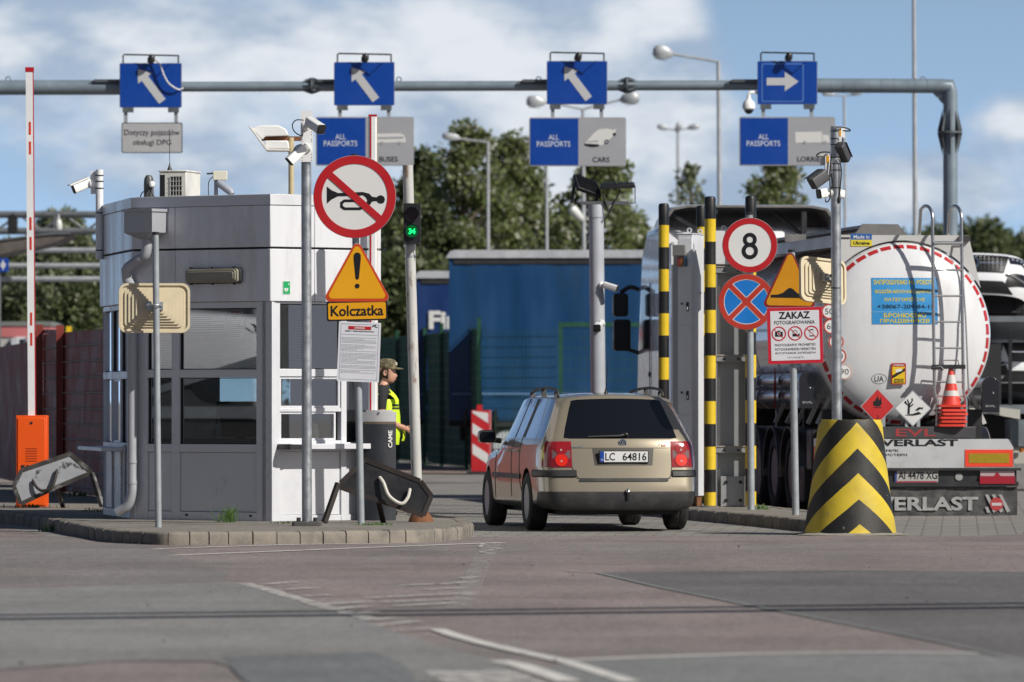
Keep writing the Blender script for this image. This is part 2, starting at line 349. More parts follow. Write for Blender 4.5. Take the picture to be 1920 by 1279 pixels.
def paint_mat(name, col, lo=.42, hi=.6, sc=5):
    m = bpy.data.materials.new(name); m.use_nodes = True; t = m.node_tree; N = t.nodes; L = t.links; b = N['Principled BSDF']; o = N['Material Output']
    b.inputs['Base Color'].default_value = (*col, 1); b.inputs['Roughness'].default_value = .7
    tcn = N.new('ShaderNodeTexCoord'); n = N.new('ShaderNodeTexNoise'); n.inputs['Scale'].default_value = sc; n.inputs['Detail'].default_value = 10; n.inputs['Roughness'].default_value = .72; L.new(tcn.outputs['Object'], n.inputs[0])
    r = N.new('ShaderNodeMapRange'); L.new(n.outputs[0], r.inputs[0]); r.inputs[1].default_value = lo; r.inputs[2].default_value = hi
    tr = N.new('ShaderNodeBsdfTransparent'); x = N.new('ShaderNodeMixShader'); L.new(r.outputs[0], x.inputs[0]); L.new(tr.outputs[0], x.inputs[1]); L.new(b.outputs[0], x.inputs[2]); L.new(x.outputs[0], o.inputs[0])
    return m

def sheet(name, pts, h, m, kind='structure', jit=0.0, step=.6):
    P = []
    for i in range(len(pts)):
        a, b = Vector(pts[i][:2]), Vector(pts[(i + 1) % len(pts)][:2])
        n = max(1, int((b - a).length / step)) if jit else 1
        for k in range(n):
            p = a.lerp(b, k / n)
            if jit: p = p + Vector((noise.noise((p.x * 2.1, p.y * .8, h * 900)), noise.noise((p.x * 2.1, p.y * .8, 7 + h * 900)) * 3)) * jit
            P.append(p)
    mb = MB(m); mb.add([(p.x, p.y, h) for p in P], [tuple(range(len(P)))])
    o = mb.build(name, kind=kind)
    if o.data.polygons[0].normal.z < 0: o.data.flip_normals()
    return o
def strip(mb, pts, w, h):
    """painted line through photo-row points, w metres wide"""
    P = [Vector(p) for p in pts]; L_ = []
    for i, p in enumerate(P):
        d = (P[min(i + 1, len(P) - 1)] - P[max(i - 1, 0)]).normalized(); n = Vector((-d.y, d.x)) * w / 2; L_.append([(p + n).to_3d() + Vector((0, 0, h)), (p - n).to_3d() + Vector((0, 0, h))])
    b = len(mb.f); mb.grid(L_)
    for i in range(b, len(mb.f)):
        q = [Vector(mb.v[k]) for k in mb.f[i]]
        if (q[1] - q[0]).cross(q[2] - q[1]).z < 0: mb.f[i] = mb.f[i][::-1]

paver_far = paver_mat('concrete paving', (.20, .19, .175), (.25, .235, .215), (.09, .085, .075), .4, .4, 4, (.13, .12, .105))
paver_isl = paver_mat('island pavers', (.235, .215, .185), (.30, .275, .24), (.07, .062, .05), .2, .1, 12, (.11, .10, .08))
asph_red = road_mat('reddish asphalt', (.212, .177, .168), grain=.55, streak=.2, tint=(.185, .170, .165), tamt=.7)
asph_grey = road_mat('smooth grey asphalt', (.205, .203, .200), grain=.4, tint=(.21, .20, .185), tamt=.6)
asph_dark = road_mat('dark asphalt patch', (.130, .125, .126), grain=.55, tint=(.115, .105, .10), tamt=.6)
asph_mid = road_mat('worn mid grey asphalt', (.18, .168, .163), grain=.5, tint=(.175, .155, .148), tamt=.7)
asph_coarse = road_mat('coarse grey asphalt', (.15, .158, .162), grain=.6)
asph_low = road_mat('pale grey asphalt', (.18, .186, .180), grain=.4)
line_w = paint_mat('worn white line paint', (.60, .58, .54), .30, .46)
line_f = paint_mat('faded white line paint', (.52, .50, .47), .40, .56, 7)
seam = road_mat('pale joint sealing', (.20, .205, .20))

sheet('ground', [(-900, -60), (900, -60), (1500, 3500), (-1500, 3500)], 0.0, paver_far)
sheet('asphalt_road', [(-45, 12), (45, 12), (45, 66.5), (8, 67), (5.4, 67.4), (4.4, 66.4), (3.3, 66.9), (2.3, 66.2), (1.3, 66.5), (.3, 66.1), (-.5, 66.0), (-4.6, 66), (-5.3, 69), (-6.5, 78), (-45, 86)], .004, asph_red, jit=.12)
def gpl(L_): return [gp(*p) for p in L_]
sheet('asphalt_patch', gpl([(-90, 1010), (250, 1022), (310, 1032), (350, 1050), (430, 1076), (420, 1098), (250, 1103), (-90, 1112)]), .007, asph_mid, jit=.06)
sheet('asphalt_patch', gpl([(-60, 1107), (120, 1104), (300, 1098), (430, 1093), (475, 1103), (580, 1137), (690, 1167), (800, 1206), (930, 1241), (1000, 1283), (520, 1283), (400, 1243), (220, 1243), (-60, 1262)]), .009, asph_grey, jit=.05)
sheet('asphalt_patch', gpl([(1122, 1075), (1300, 1073), (1600, 1071), (2050, 1075), (2050, 1262), (1920, 1242), (1760, 1206), (1560, 1167), (1400, 1136), (1240, 1104)]), .007, asph_dark, jit=.04)
sheet('asphalt_patch', gpl([(1080, 1241), (1400, 1230), (1660, 1226), (1835, 1228), (1960, 1250), (2050, 1300), (1150, 1300), (1010, 1262)]), .009, asph_low, jit=.02)
sheet('asphalt_patch', gpl([(415, 1237), (560, 1233), (700, 1226), (760, 1250), (800, 1300), (480, 1300)]), .011, asph_coarse, jit=.04)
mb = MB(seam); strip(mb, gpl([(1060, 1073), (1120, 1076), (1240, 1104), (1400, 1136), (1560, 1167), (1760, 1206), (1930, 1244)]), .05, .0105); mb.build('road_markings', kind='structure')
mb = MB(line_w)
strip(mb, gpl([(1075, 1241.5), (1200, 1236), (1400, 1230), (1660, 1226.5), (1835, 1228.5)]), .13, .0125)
strip(mb, gpl([(820, 1183), (850, 1194), (900, 1208), (960, 1222), (1060, 1244), (1185, 1283)]), .10, .0128)
strip(mb, gpl([(935, 1243), (975, 1251), (1070, 1283)]), .13, .0132)
strip(mb, gpl([(290, 1031), (420, 1026.5), (560, 1022.5), (720, 1020.5)]), .12, .0095)
strip(mb, gpl([(325, 1043), (500, 1036), (700, 1028), (860, 1022), (942, 1019)]), .14, .0095)
mb.build('road_markings', kind='structure')
mb = MB(line_f)
for a, b, y0, y1 in ((560, 625, 1121, 1118), (590, 690, 1137, 1131), (615, 700, 1145, 1139), (690, 880, 1124, 1115), (720, 870, 1132, 1125), (745, 862, 1139, 1133), (640, 705, 1154, 1150), (690, 745, 1166, 1161), (700, 780, 1176, 1168), (735, 815, 1186, 1181), (500, 560, 1098, 1093), (860, 905, 1087, 1083), (820, 890, 1098, 1093), (800, 880, 1108, 1104), (515, 590, 1109, 1105), (760, 815, 1100, 1097)):
    strip(mb, gpl([(a, y0), (b, y1)]), .13, .0120)
mb.build('road_markings', kind='structure'); mb = MB(paint_mat('ghost of white line paint', (.45, .43, .41), .47, .66, 8)); strip(mb, gpl([(922, 1020), (915, 1035), (905, 1050), (893, 1075), (882, 1100), (868, 1128), (852, 1146)]), .17, .0116)
mb.build('road_markings', kind='structure'); mb = MB(line_f)
strip(mb, gpl([(455, 1096), (500, 1108), (590, 1135), (640, 1149), (700, 1165)]), .12, .0124)
strip(mb, gpl([(880, 1262), (960, 1300)]), .5, .0136)
strip(mb, gpl([(905, 1021), (900, 1028), (940, 1030), (900, 1038), (930, 1040)]), .04, .0122)
mb.build('road_markings', kind='structure')

kerb_m = mat('kerb concrete', (.225, .20, .165), .85, var=.22, scale=5, bump=.5, bscale=60, dirt=(.10, .095, .085), dirt_amt=.75, dscale=3.2, dlo=.44, dhi=.66)
def kerb(pts, h=.13, w=.15, step=.255, close=False):
    P = [Vector(p[:2]) for p in pts]; S = [P[0]]
    for a, b in zip(P, P[1:]):
        n = max(1, round((b - a).length / .05))
        for k in range(1, n + 1): S.append(a.lerp(b, k / n))
    for _ in range(30): S = [S[0]] + [(S[i - 1] + S[i] * 2 + S[i + 1]) / 4 for i in range(1, len(S) - 1)] + [S[-1]]
    mb = MB(kerb_m); n = max(2, round(step / .05)); i = 0; rr = random.Random(3)
    while i < len(S) - 2:
        j = min(i + n, len(S) - 1); seg = S[i:j + 1]; g = .006; rows = []
        dz = rr.uniform(-.004, .004); dx = rr.uniform(-.005, .005)
        for k, p in enumerate(seg):
            d = (seg[min(k + 1, len(seg) - 1)] - seg[max(k - 1, 0)]).normalized(); q = p + d * (g if k == 0 else -g if k == len(seg) - 1 else 0); nn = Vector((-d.y, d.x))
            a = q + nn * dx; e = nn * 1.0
            rows.append([(a.x, a.y, 0), (a.x, a.y, h - .03 + dz), *[tuple((a + e * ww).to_3d() + Vector((0, 0, hh + dz))) for ww, hh in ((.008, h - .012), (.028, h), (w, h), (w, 0))]])
        b0 = len(mb.v); mb.grid(rows); c = len(rows[0]); L0 = len(rows) - 1
        mb.add([], []); mb.f.append(tuple(b0 + q for q in range(c))); mb.mi.append(0); mb.f.append(tuple(b0 + L0 * c + q for q in range(c - 1, -1, -1))); mb.mi.append(0)
        i = j; n = max(2, round(step * rr.choice((.85, 1, 1, 1, 1.2)) / .05))
    return mb, S
front = [(-14, 79), gp(-60, 972), gp(60, 988), gp(130, 1003), gp(205, 1018), gp(300, 1023), gp(520, 1021.5), gp(700, 1019.5), gp(800, 1018), gp(868, 1012.5), gp(889, 1003), (-.50, 69.6), (-.9, 72), (-1.9, 78.5), (-2.9, 85)]
mb, S1 = kerb(front); mb.build('kerb', kind='structure')
def inset(S, w):
    o = []
    for i, p in enumerate(S):
        d = (S[min(i + 1, len(S) - 1)] - S[max(i - 1, 0)]).normalized(); o.append(p + Vector((-d.y, d.x)) * w)
    return o
sheet('island_pavement', [tuple(p) for p in inset(S1, .147)] + [(-4.5, 92), (-16, 112), (-30, 112), (-30, 88)], .126, paver_isl)
fr2 = [(.2, 88), (1.2, 81.3), gp(1304, 976), gp(1420, 987), gp(1500, 996), gp(1530, 998.5), (3.6, 68.75), (3.85, 69.5), (3.45, 75), (3.0, 79), (1.6, 90)]
mb, S2 = kerb(fr2); mb.build('kerb', kind='structure')
sheet('island_pavement', [tuple(p) for p in inset(S2, .147)], .126, paver_isl)
# strip of brick pavement in front of the green fence
pv = paver_mat('pinkish pavers', (.30, .22, .18), (.34, .26, .21), (.14, .12, .1), .2, .1, 20)
sheet('fence_pavement', [(-8, 141), (-2.4, 141), (.9, 122.5), (.5, 121), (-8, 126)], .02, pv)

# tufts of weeds and bits of grit
grass_m = mat('weed green', (.055, .115, .02), .6, var=.3, scale=8)
def tuft(px, z, n, hh, sp, h0=.128):
    mb = MB(grass_m); rr = random.Random(int(px)); x0 = PX(px, z)
    for _ in range(n):
        a = rr.uniform(0, 6.28); r = abs(rr.gauss(0, sp)); b = Vector((x0 + r * math.cos(a), z + r * math.sin(a) * .6, h0 - .004)); h = hh * rr.uniform(.35, 1); ln = Vector((rr.gauss(0, .35), rr.gauss(0, .25), 0)) * h; w = .004 + .003 * rr.random()
        P = [[b + Vector((-w, 0, 0)), b + Vector((w, 0, 0))], [b + ln * .3 + Vector((-w, 0, h * .6)), b + ln * .3 + Vector((w, 0, h * .6))], [b + ln + Vector((-w * .2, 0, h)), b + ln + Vector((w * .2, 0, h))]]
        mb.grid(P)
    return mb
t0 = tuft(430, 67.6, 60, .2, .06); t0.build('weeds', kind='stuff')
mb = MB(grass_m)
for px, z, n, hh, sp in ((100, 68.9, 40, .10, .08), (195, 74, 60, .05, .2), (705, 66.0, 50, .035, .12), (60, 76.7, 50, .06, .2), (150, 86, 60, .1, .3), (690, 65.9, 20, .03, .1), (1380, 77.6, 30, .12, .12), (1430, 75.4, 24, .08, .08), (1330, 77.8, 20, .07, .1), (540, 67.0, 30, .03, .1)):
    q = tuft(px, z, n, hh, sp, .0 if px in (100,) else .128); mb.add(q.v, q.f)
mb.build('weeds', kind='stuff')
grit_m = mat('grit', (.16, .14, .12), .9, var=.5, scale=30)
mb = MB(grit_m)
for _ in range(110):
    y = 1000 + 279 * rnd.random() ** 1.5; px = rnd.uniform(0, 1920); p = gp(px, y); r = rnd.choice((.005, .006, .008, .012)) * rnd.uniform(.7, 1.3)
    if p.y > 64 and p.x < 0: continue
    V = [Vector((rnd.gauss(0, 1), rnd.gauss(0, 1), rnd.gauss(0, 1))).normalized() * r for _ in range(7)]
    bmx = bmesh.new(); [bmx.verts.new(v) for v in V]; bmesh.ops.convex_hull(bmx, input=bmx.verts); bmx.verts.ensure_lookup_table(); bmx.verts.index_update()
    mb.add([(v.co.x + p.x, v.co.y + p.y, v.co.z * .7 + r * .4 + .02) for v in bmx.verts], [tuple(v.index for v in f.verts) for f in bmx.faces]); bmx.free()
mb.build('grit', kind='stuff')

# ------------------------------------------------------------------ overhead cables whose shadows cross the road
cable_m = mat('cable sheath', (.02, .02, .02), .6)
def span(name, a, b, r, label):
    a = Vector(a); b = Vector(b); mb = MB(cable_m); mb.tube([a.lerp(b, k / 40) - Vector((0, 0, .5 * math.sin(math.pi * k / 40))) for k in range(41)], r, 8)
    return mb.build(name, label=label, cat='cable')
pg = thing('pipe_gantry', 'twin pipe gantry spanning high over the near road, shadowing the asphalt', 'gantry', (-30, 24.0, 0))
pm = mat('pipe gantry grey', (.25, .27, .28), .5, .3)
d = MB(pm); d.tube([(0, 0, 7.0), (95, 33.2, 7.0)], .13, 14); d.build('beam', pg); d = MB(pm); d.tube([(0, .35, 7.0), (95, 34.8, 7.0)], .10, 14); d.build('beam', pg)
for x, y in ((0, .1), (95, 34.0)): d = MB(pm); d.tube([(x, y, 0), (x, y, 7.0)], .15, 14); d.build('column', pg)
# ------------------------------------------------------------------ trees
def leaf_mat(name, c1, c2, c3, pale=.06):
    m = bpy.data.materials.new(name); m.use_nodes = True; t = m.node_tree; N = t.nodes; L = t.links; b = N['Principled BSDF']; o = N['Material Output']
    g = N.new('ShaderNodeNewGeometry'); r = N.new('ShaderNodeValToRGB'); L.new(g.outputs['Random Per Island'], r.inputs[0])
    e = r.color_ramp.elements; e[0].position = 0; e[0].color = (*c1, 1); e[1].position = .55; e[1].color = (*c2, 1); q = e.new(1 - pale - .12); q.color = (*c2, 1); q = e.new(1 - pale); q.color = (*c3, 1)
    L.new(r.outputs[0], b.inputs['Base Color']); b.inputs['Roughness'].default_value = .55; b.inputs['Specular IOR Level'].default_value = .3
    tl = N.new('ShaderNodeBsdfTranslucent'); L.new(r.outputs[0], tl.inputs[0]); x = N.new('ShaderNodeMixShader'); x.inputs[0].default_value = .45; L.new(b.outputs[0], x.inputs[1]); L.new(tl.outputs[0], x.inputs[2]); L.new(x.outputs[0], o.inputs[0])
    return m
leaf_w = leaf_mat('willow leaves', (.13, .17, .06), (.20, .235, .09), (.5, .5, .42), .09)
leaf_d = leaf_mat('dark leaves', (.07, .095, .04), (.12, .15, .06), (.28, .3, .2), .07)
leaf_g = leaf_mat('grey green leaves', (.12, .15, .07), (.18, .21, .11), (.36, .38, .28), .12)
bark_m = mat('bark', (.10, .08, .06), .9, var=.3, scale=6)
def tree_mesh(H, Wd, n, leaf, seed, ls=.3, base=.12, clumps=40, sparse=1.0, col=0.5):
    """trunk with limbs and a crown of leaf sprays gathered in clumps; returns (trunk builder, crown builder)"""
    rr = random.Random(seed); T = MB(bark_m); C = MB(leaf)
    sway = [Vector((rr.gauss(0, .15), rr.gauss(0, .15), 0)) for _ in range(6)]
    tr = [Vector((0, 0, 0))]
    for k in range(1, 7): tr.append(tr[-1] + Vector((0, 0, H * .92 / 6)) + sway[k - 1] * (H / 12))
    T.tube(tr, [H * .022 * (1 - k / 7.2) + .01 for k in range(7)], 8)
    cl = []
    for k in range(clumps):
        u = base + (1 - base) * ((k + rr.random()) / clumps); i = min(5, int(u * 6)); p = tr[i].lerp(tr[i + 1], u * 6 - i)
        prof = Wd / 2 * (math.sin(math.pi * min(1, (u - base) / (1 - base) * .95 + .05)) ** .8) * (1.1 - .35 * u) * rr.uniform(.35, 1.05); a = k * 2.399 + rr.uniform(-.5, .5)
        c = p + Vector((math.cos(a) * prof, math.sin(a) * prof, rr.uniform(.0, .12) * H * .5)); cl.append((c, (.07 + .09 * rr.random()) * Wd * (1.3 - .75 * u)))
        if prof > Wd * .15: T.tube([p - Vector((0, 0, prof * .35)), p.lerp(c, .5) - Vector((0, 0, prof * .06)), c], [H * .006, H * .004, .012], 5)
    per = int(n / clumps)
    for c, rad in cl:
        for _ in range(per):
            d = Vector((rr.gauss(0, 1), rr.gauss(0, 1), rr.gauss(0, .8))); d = d.normalized() * rad * (rr.random() ** .45) * 1.15; p = c + d
            ax = (d.normalized() * .7 + Vector((rr.gauss(0, .6), rr.gauss(0, .6), rr.gauss(-.1, .6)))).normalized(); s = ls * rr.uniform(.5, 1.25); w = ax.cross(Vector((rr.gauss(0, 1), rr.gauss(0, 1), rr.gauss(0, 1)))).normalized() * s * .32
            m_ = p + ax * s * .5; C.add([p, m_ + w, p + ax * s, m_ - w], [(0, 1, 2, 3)])
    return T, C
def tree(name, label, x, z, spec, rot=0, group=None, sc=1.0):
    t = thing(name, label, 'tree', (x, z, 0), rot, group); T, C = spec; T.build('trunk', t); C.build('crown', t, smooth=180); t.scale = (sc, sc, sc); return t
def retree(src, label, x, z, rot, sc=1.0, group=None):
    c = copy_tree(src); c.location = (x, z, 0); c.rotation_euler = (0, 0, R(rot)); c.scale = (sc, sc, sc); c['label'] = label
    if group: c['group'] = group
    return c
ZT = 185
k = ZT / F
tA = tree('willow_tree', 'tall silvery willow behind the gap between the bus board and the signal light', PX(872, ZT), ZT, tree_mesh(9.6, 4.4, 13000, leaf_w, 1, .21, .06, 90), 20)
tB = tree('willow_tree', 'bushy pale green willow behind the floodlight post and car board', PX(1085, ZT - 6), ZT - 6, tree_mesh(8.6, 5.0, 13000, leaf_w, 5, .21, .05, 90), 100)
tC = tree('poplar_tree', 'dark leafy tree directly behind the green signal light', PX(780, ZT + 4), ZT + 4, tree_mesh(9.0, 4.2, 10500, leaf_d, 9, .22, .05, 80), 0)
tD = tree('poplar_tree', 'sparse poplar behind the three-headed street lamp with sky showing through', PX(1300, ZT + 12), ZT + 12, tree_mesh(9.2, 2.7, 2300, leaf_g, 13, .20, .15, 46), 40)
retree(tA, 'willow behind the lamp post between signal light and car board', PX(955, ZT + 3), ZT + 3, 140, .98)
retree(tC, 'dark tree behind the no-horn disc and bus board', PX(715, ZT + 10), ZT + 10, 80, .9)
retree(tB, 'willow rising above the blue trailer roof under the car board', PX(1015, ZT + 8), ZT + 8, 210, 1.02)
retree(tB, 'low willow at the sloping end of the row beside the tanker cab', PX(1165, ZT + 2), ZT + 2, 15, .82)
retree(tA, 'short willow beside the cab, last before the open sky', PX(1212, ZT + 12), ZT + 12, 60, .68)
retree(tC, 'low dark tree above the smaller blue trailer', PX(825, ZT - 2), ZT - 2, 200, .80)
retree(tD, 'thin poplar left of the three-headed lamp above the cab'.replace('left of', 'just beside'), PX(1262, ZT + 16), ZT + 16, 150, .83)
retree(tD, 'thin poplar behind the tall single-arm street lamp', PX(1345, ZT + 8), ZT + 8, 250, .84)
retree(tA, 'dense tree under the lorry board behind the number eight disc', PX(1452, ZT + 6), ZT + 6, 33, .93)
retree(tD, 'wispy treetop between the eight disc and the single-arm lamp', PX(1400, ZT + 16), ZT + 16, 310, .74)
# far line of trees behind the tanker
fm = tree_mesh(10.2, 6.5, 5200, leaf_d, 21, .42, .04, 46)
ZF = 320
tF = tree('oak_tree', 'far dark tree behind the ladder loops of the tanker', PX(1760, ZF), ZF, fm, 0)
for px, dz, rot, sc, lb in ((1640, 6, 40, .88, 'far low tree in the line just beside the ladder on the catwalk side'), (1690, -6, 130, .94, 'far rounded tree beyond the blue and yellow sticker and tall mast'), (1730, 14, 200, 1.0, 'far tree showing between the tall mast and the gantry column'), (1815, 4, 290, 1.02, 'far tree beside the gantry column above the white car bonnet'), (1860, -8, 70, 1.0, 'far tree above the star badge of the carried white car'), (1910, 8, 160, .98, 'far tree above the headlamp of the carried white car, at the picture edge'), (1955, 0, 20, .97, 'far tree at the very end of the line past the white car'), (1585, 14, 230, .80, 'far low tree seen past the camera pole beside the cab'), (1530, 8, 100, .78, 'far low tree hidden behind the cab deflector')):
    retree(tF, lb, PX(px, ZF + dz), ZF + dz, rot, sc)
# scrub at the far side of the yard behind the orange barrier
ZB = 175
tG = tree('scrub_tree', 'grey green bush tree behind the striped raised boom', PX(95, ZB), ZB, tree_mesh(6.6, 4.2, 12000, leaf_g, 31, .22, .03, 80), 0)
for px, dz, rot, sc, lb in ((25, 6, 60, .90, 'grey green bush tree behind the far hanging signal box'), (150, -4, 140, .96, 'bushy scrub tree beside the grey booth wall behind the trusses'), (190, 5, 220, .92, 'scrub tree half hidden by the grey booth corner'), (60, 12, 300, .98, 'scrub tree behind the curved canopy edge'), (-15, 2, 10, .86, 'scrub tree cut by the frame edge above the small blue sign'), (122, 10, 190, 1.05, 'tallest scrub tree rising above the upper truss'), (235, 10, 250, .9, 'scrub tree hidden behind the booth roof')):
    retree(tG, lb, PX(px, ZB + dz), ZB + dz, rot, sc)
tH = tree('scrub_bush', 'dark low bush above the grey container wall', PX(165, 160), 160, tree_mesh(4.2, 4.6, 8000, leaf_d, 41, .2, .02, 60), 0)
retree(tH, 'dark low bush behind the red fence post', PX(120, 163), 163, 100, .9)
retree(tH, 'dark low bush behind the orange barrier boom', PX(70, 166), 166, 200, .85)
# dense hedge mass under the tree row so that no ground shows between trunks
for px, lb in ((740, 'dark bush under the trees behind the traffic light pole'), (800, 'dark bush above the smaller trailer roof'), (1000, 'dark bush under the willows above the long trailer roof'), (900, 'dark bush low behind the slim lamp post above the trailer')):
    retree(tH, lb, PX(px, 172), 172, px % 360, 1.25)
# ------------------------------------------------------------------ blue trailers
tarp = mat('blue tarpaulin', (.005, .050, .145), .45, var=.14, scale=1.2, stretch=(1, 1, .35), bump=.25, bscale=1.5, dirt=(.014, .045, .09), dirt_amt=.7, dscale=1.3)
tarp2 = mat('darker blue tarpaulin', (.008, .035, .14), .45, var=.1, scale=1.2)
alu_edge = mat('pale trailer edge', (.55, .57, .6), .4, .3, var=.1)
under = mat('trailer underside', (.02, .02, .022), .7, var=.3)
def wheel(parent, loc, rad, wid, axis=(1, 0, 0), hub=None, rim_mat=None, spokes=5, sgn=-1, hubcol=None):
    """tyre and rim; sgn = which way along the axis the outside looks"""
    ax = Vector(axis) * sgn; M = Matrix.Translation(loc) @ Vector((0, 0, 1)).rotation_difference(ax).to_matrix().to_4x4()
    T = MB(rubber); T.at(M); r = rad; w = wid / 2
    T.lathe([(r * .64, -w), (r * .9, -w), (r * .97, -w * .85), (r, -w * .6), (r, -.012), (r * .985, -.008), (r * .985, .008), (r, .012), (r, w * .6), (r * .97, w * .85), (r * .9, w), (r * .64, w), (r * .62, w * .6)], n=40); ty = T.build('tyre', parent)
    H = MB(rim_mat or alu_edge); H.at(M); H.lathe([(r * .635, w * .9), (r * .60, w * .86), (r * .58, w * .35), (r * .2, w * .3), (r * .001, w * .3)], n=32)
    if spokes:
        for k in range(spokes):
            a = 2 * math.pi * k / spokes; c, s_ = math.cos(a), math.sin(a)
            H.beam((c * r * .12, s_ * r * .12, w * .74), (c * r * .6, s_ * r * .6, w * .80), r * .16, r * .06, (0, 0, 1))
        H.lathe([(r * .17, w * .6), (r * .15, w * .86), (.001, w * .9)], n=20)
    ri = H.build('rim', parent)
    return ty, ri
def box_trailer(name, label, px0, z, L_, Hh, m, rot, words=None, py_t=470):
    t = thing(name, label, 'trailer', (PX(px0, z), z, 0), rot)
    b = MB(m); nseg = int(L_ * 6); top = Hh - .16
    for yy in (0.0, 2.5):
        b.grid([[(L_ * i / nseg, yy + (.020 * math.sin(i * 1.05 + .6 * math.sin(i * .21)) + .015 * math.sin(i * .41 + 1) + .016 * math.sin(i * 2.3 + j * .4)) * math.sin(3.1 * (j + .3) / 9.6) * (1 if yy == 0 else -1), 1.0 + (top - 1.0) * j / 9) for i in range(nseg + 1)] for j in range(10)])
    b.add([(0, 0, 1), (0, 2.5, 1), (0, 2.5, top), (0, 0, top)], [(0, 1, 2, 3)]); b.add([(L_, 0, 1), (L_, 2.5, 1), (L_, 2.5, top), (L_, 0, top)], [(0, 3, 2, 1)]); b.build('curtain', t)
    r = MB(alu_edge); r.prism([(-.05, 0), (-.05, .03), (.02, .13), (.1, .16), (L_, .16), (L_, 0)], (0, -.03 + .03, top), (1, 0, 0), (0, 0, 1), .05)
    r.add([(-.05, -.05, top + .03), (L_, -.05, top + .16), (L_, 2.55, top + .16), (-.05, 2.55, top + .03)], [(0, 1, 2, 3)]); r.build('roof_edge', t)
    d = MB(under); d.box(.1, L_, -.02, -.004, top - .12, top - .005); d.box(0, L_, .02, 2.48, .88, .995); d.box(.2, L_, .5, 2.0, .6, .875); d.build('chassis', t)
    s = MB(black_pl)
    for i in range(int(L_ / .62)): x = .3 + i * .62; s.box(x, x + .05, -.05, -.015, .82, 1.22); s.box(x - .03, x + .08, -.06, -.052, 1.0, 1.1)
    s.build('strap_buckle', t)
    st = MB(mat('pale stripe', (.12, .22, .4), .5)); st.box(.05, L_, -.022, -.016, 1.52, 1.56); st.build('stripe', t)
    for x in (1.2, 2.5, 3.8): wheel(t, (x, .25, .5), .5, .34, (0, 1, 0), spokes=0, sgn=-1)
    for x in (L_ - 1.5,): l = MB(under); l.box(x, x + .12, .3, .42, 0, .6); l.box(x, x + .12, 2.0, 2.12, 0, .6); l.build('landing_leg', t)
    if words:
        w = MB(sign_white); w.text(words[0], (words[1], 0), words[2], words[3], (0, -.02, words[4]), off=.004, bold=.04, align='L'); w.build('lettering', t)
    return t
zt = 129
box_trailer('curtain_trailer', 'long bright blue curtain-sided trailer with pale roof edge parked behind the mesh fence', 842, zt, 9.6, PH(469, zt), tarp, -2)
box_trailer('curtain_trailer', 'smaller darker blue trailer with white letters showing past the long bright trailer', 781, 140, 3.2, PH(508, 140), tarp2, 0, ('Fin', .27, .66, .40, PH(600, 140)))

# ------------------------------------------------------------------ green mesh fence
gfm = mat('green fence metal', (.012, .07, .04), .5, var=.2)
windbreak = mat('green windbreak cloth', (.020, .10, .075), .8, var=.2, scale=1.6, bump=.3, bscale=3)
def fence_panel(label, a, b, h, solid, posts=(), name='mesh_fence', group=None, vstep=.10, post_h=None):
    a = Vector((*a, 0)); b = Vector((*b, 0)); t = thing(name, label, 'fence', a, 0, group); d = b - a; L_ = d.length; u = d.normalized(); n = Vector((u.y, -u.x, 0))
    if n.y > 0: n = -n
    if solid:
        s = MB(windbreak); k = int(L_ / .3)
        s.grid([[u * (L_ * i / k) + n * (.02 * math.sin(i * 1.3 + j)) + Vector((0, 0, .06 + (h - .06) * j / 8)) for i in range(k + 1)] for j in range(9)]); s.build('windbreak', t)
    w = MB(gfm)
    for i in range(int(L_ / (vstep if not solid else .5)) + 1): p = u * min(L_, i * (vstep if not solid else .5)) + n * .03; w.beam(p + Vector((0, 0, .05)), p + Vector((0, 0, h)), .007, .007, (u.x, u.y, 0))
    for i in range(int(h / .2) + 1): q = Vector((0, 0, .05 + i * .2)) + n * .035; w.beam(q, q + u * L_, .012, .012)
    w.build('wire_mesh', t)
    for s_ in posts:
        p = MB(gfm); q = u * (L_ * s_) + n * .05; p.box(q.x - .04, q.x + .04, q.y - .04, q.y + .04, 0, post_h or h + .12); p.box(q.x - .045, q.x + .045, q.y - .045, q.y + .045, (post_h or h + .12), (post_h or h + .12) + .02); p.build('fence_post', t)
    return t
pA, pB, pC, pD, pE = (PX(690, 152), 152), (PX(801, 140), 140), (PX(880, 129.5), 129.5), (PX(903, 126), 126), (PX(1046, 124.5), 124.5)
fence_panel('dark green clothed fence stretch behind the guard and the rusty signal pole', pA, pB, 2.86, True, (0, .55, 1))
fence_panel('dark green clothed fence stretch between two taller green posts behind the rusty pole', pB, pC, 2.86, True, (.42, 1), post_h=3.02)
fence_panel('narrow clothed fence bay beside the red and white marker board', pC, pD, 2.84, True, (1,), post_h=3.02)
fence_panel('see-through green wire fence in front of the blue trailer', pD, pE, 2.80, False, ())
gt = thing('fence_gate', 'green framed wire gate in front of the blue trailer beside the floodlight post', 'gate', (PX(1051, 123), 123, 0))
g = MB(gfm); Lg = 2.6; gh = PH(604, 123)
for x in (0, Lg): g.box(x - .04, x + .04, -.04, .04, .05, gh)
g.box(.04, Lg - .04, -.035, .035, gh - .09, gh - .003); g.box(.04, Lg - .04, -.035, .035, .1, .18); g.build('gate_frame', gt)
g = MB(gfm)
for i in range(26): g.box(.08 + i * .098, .086 + i * .098, -.004, .004, .18, gh - .09)
for i in range(14): g.box(.04, Lg - .04, -.012, -.006, .2 + i * .2, .21 + i * .2)
g.build('wire_mesh', gt)
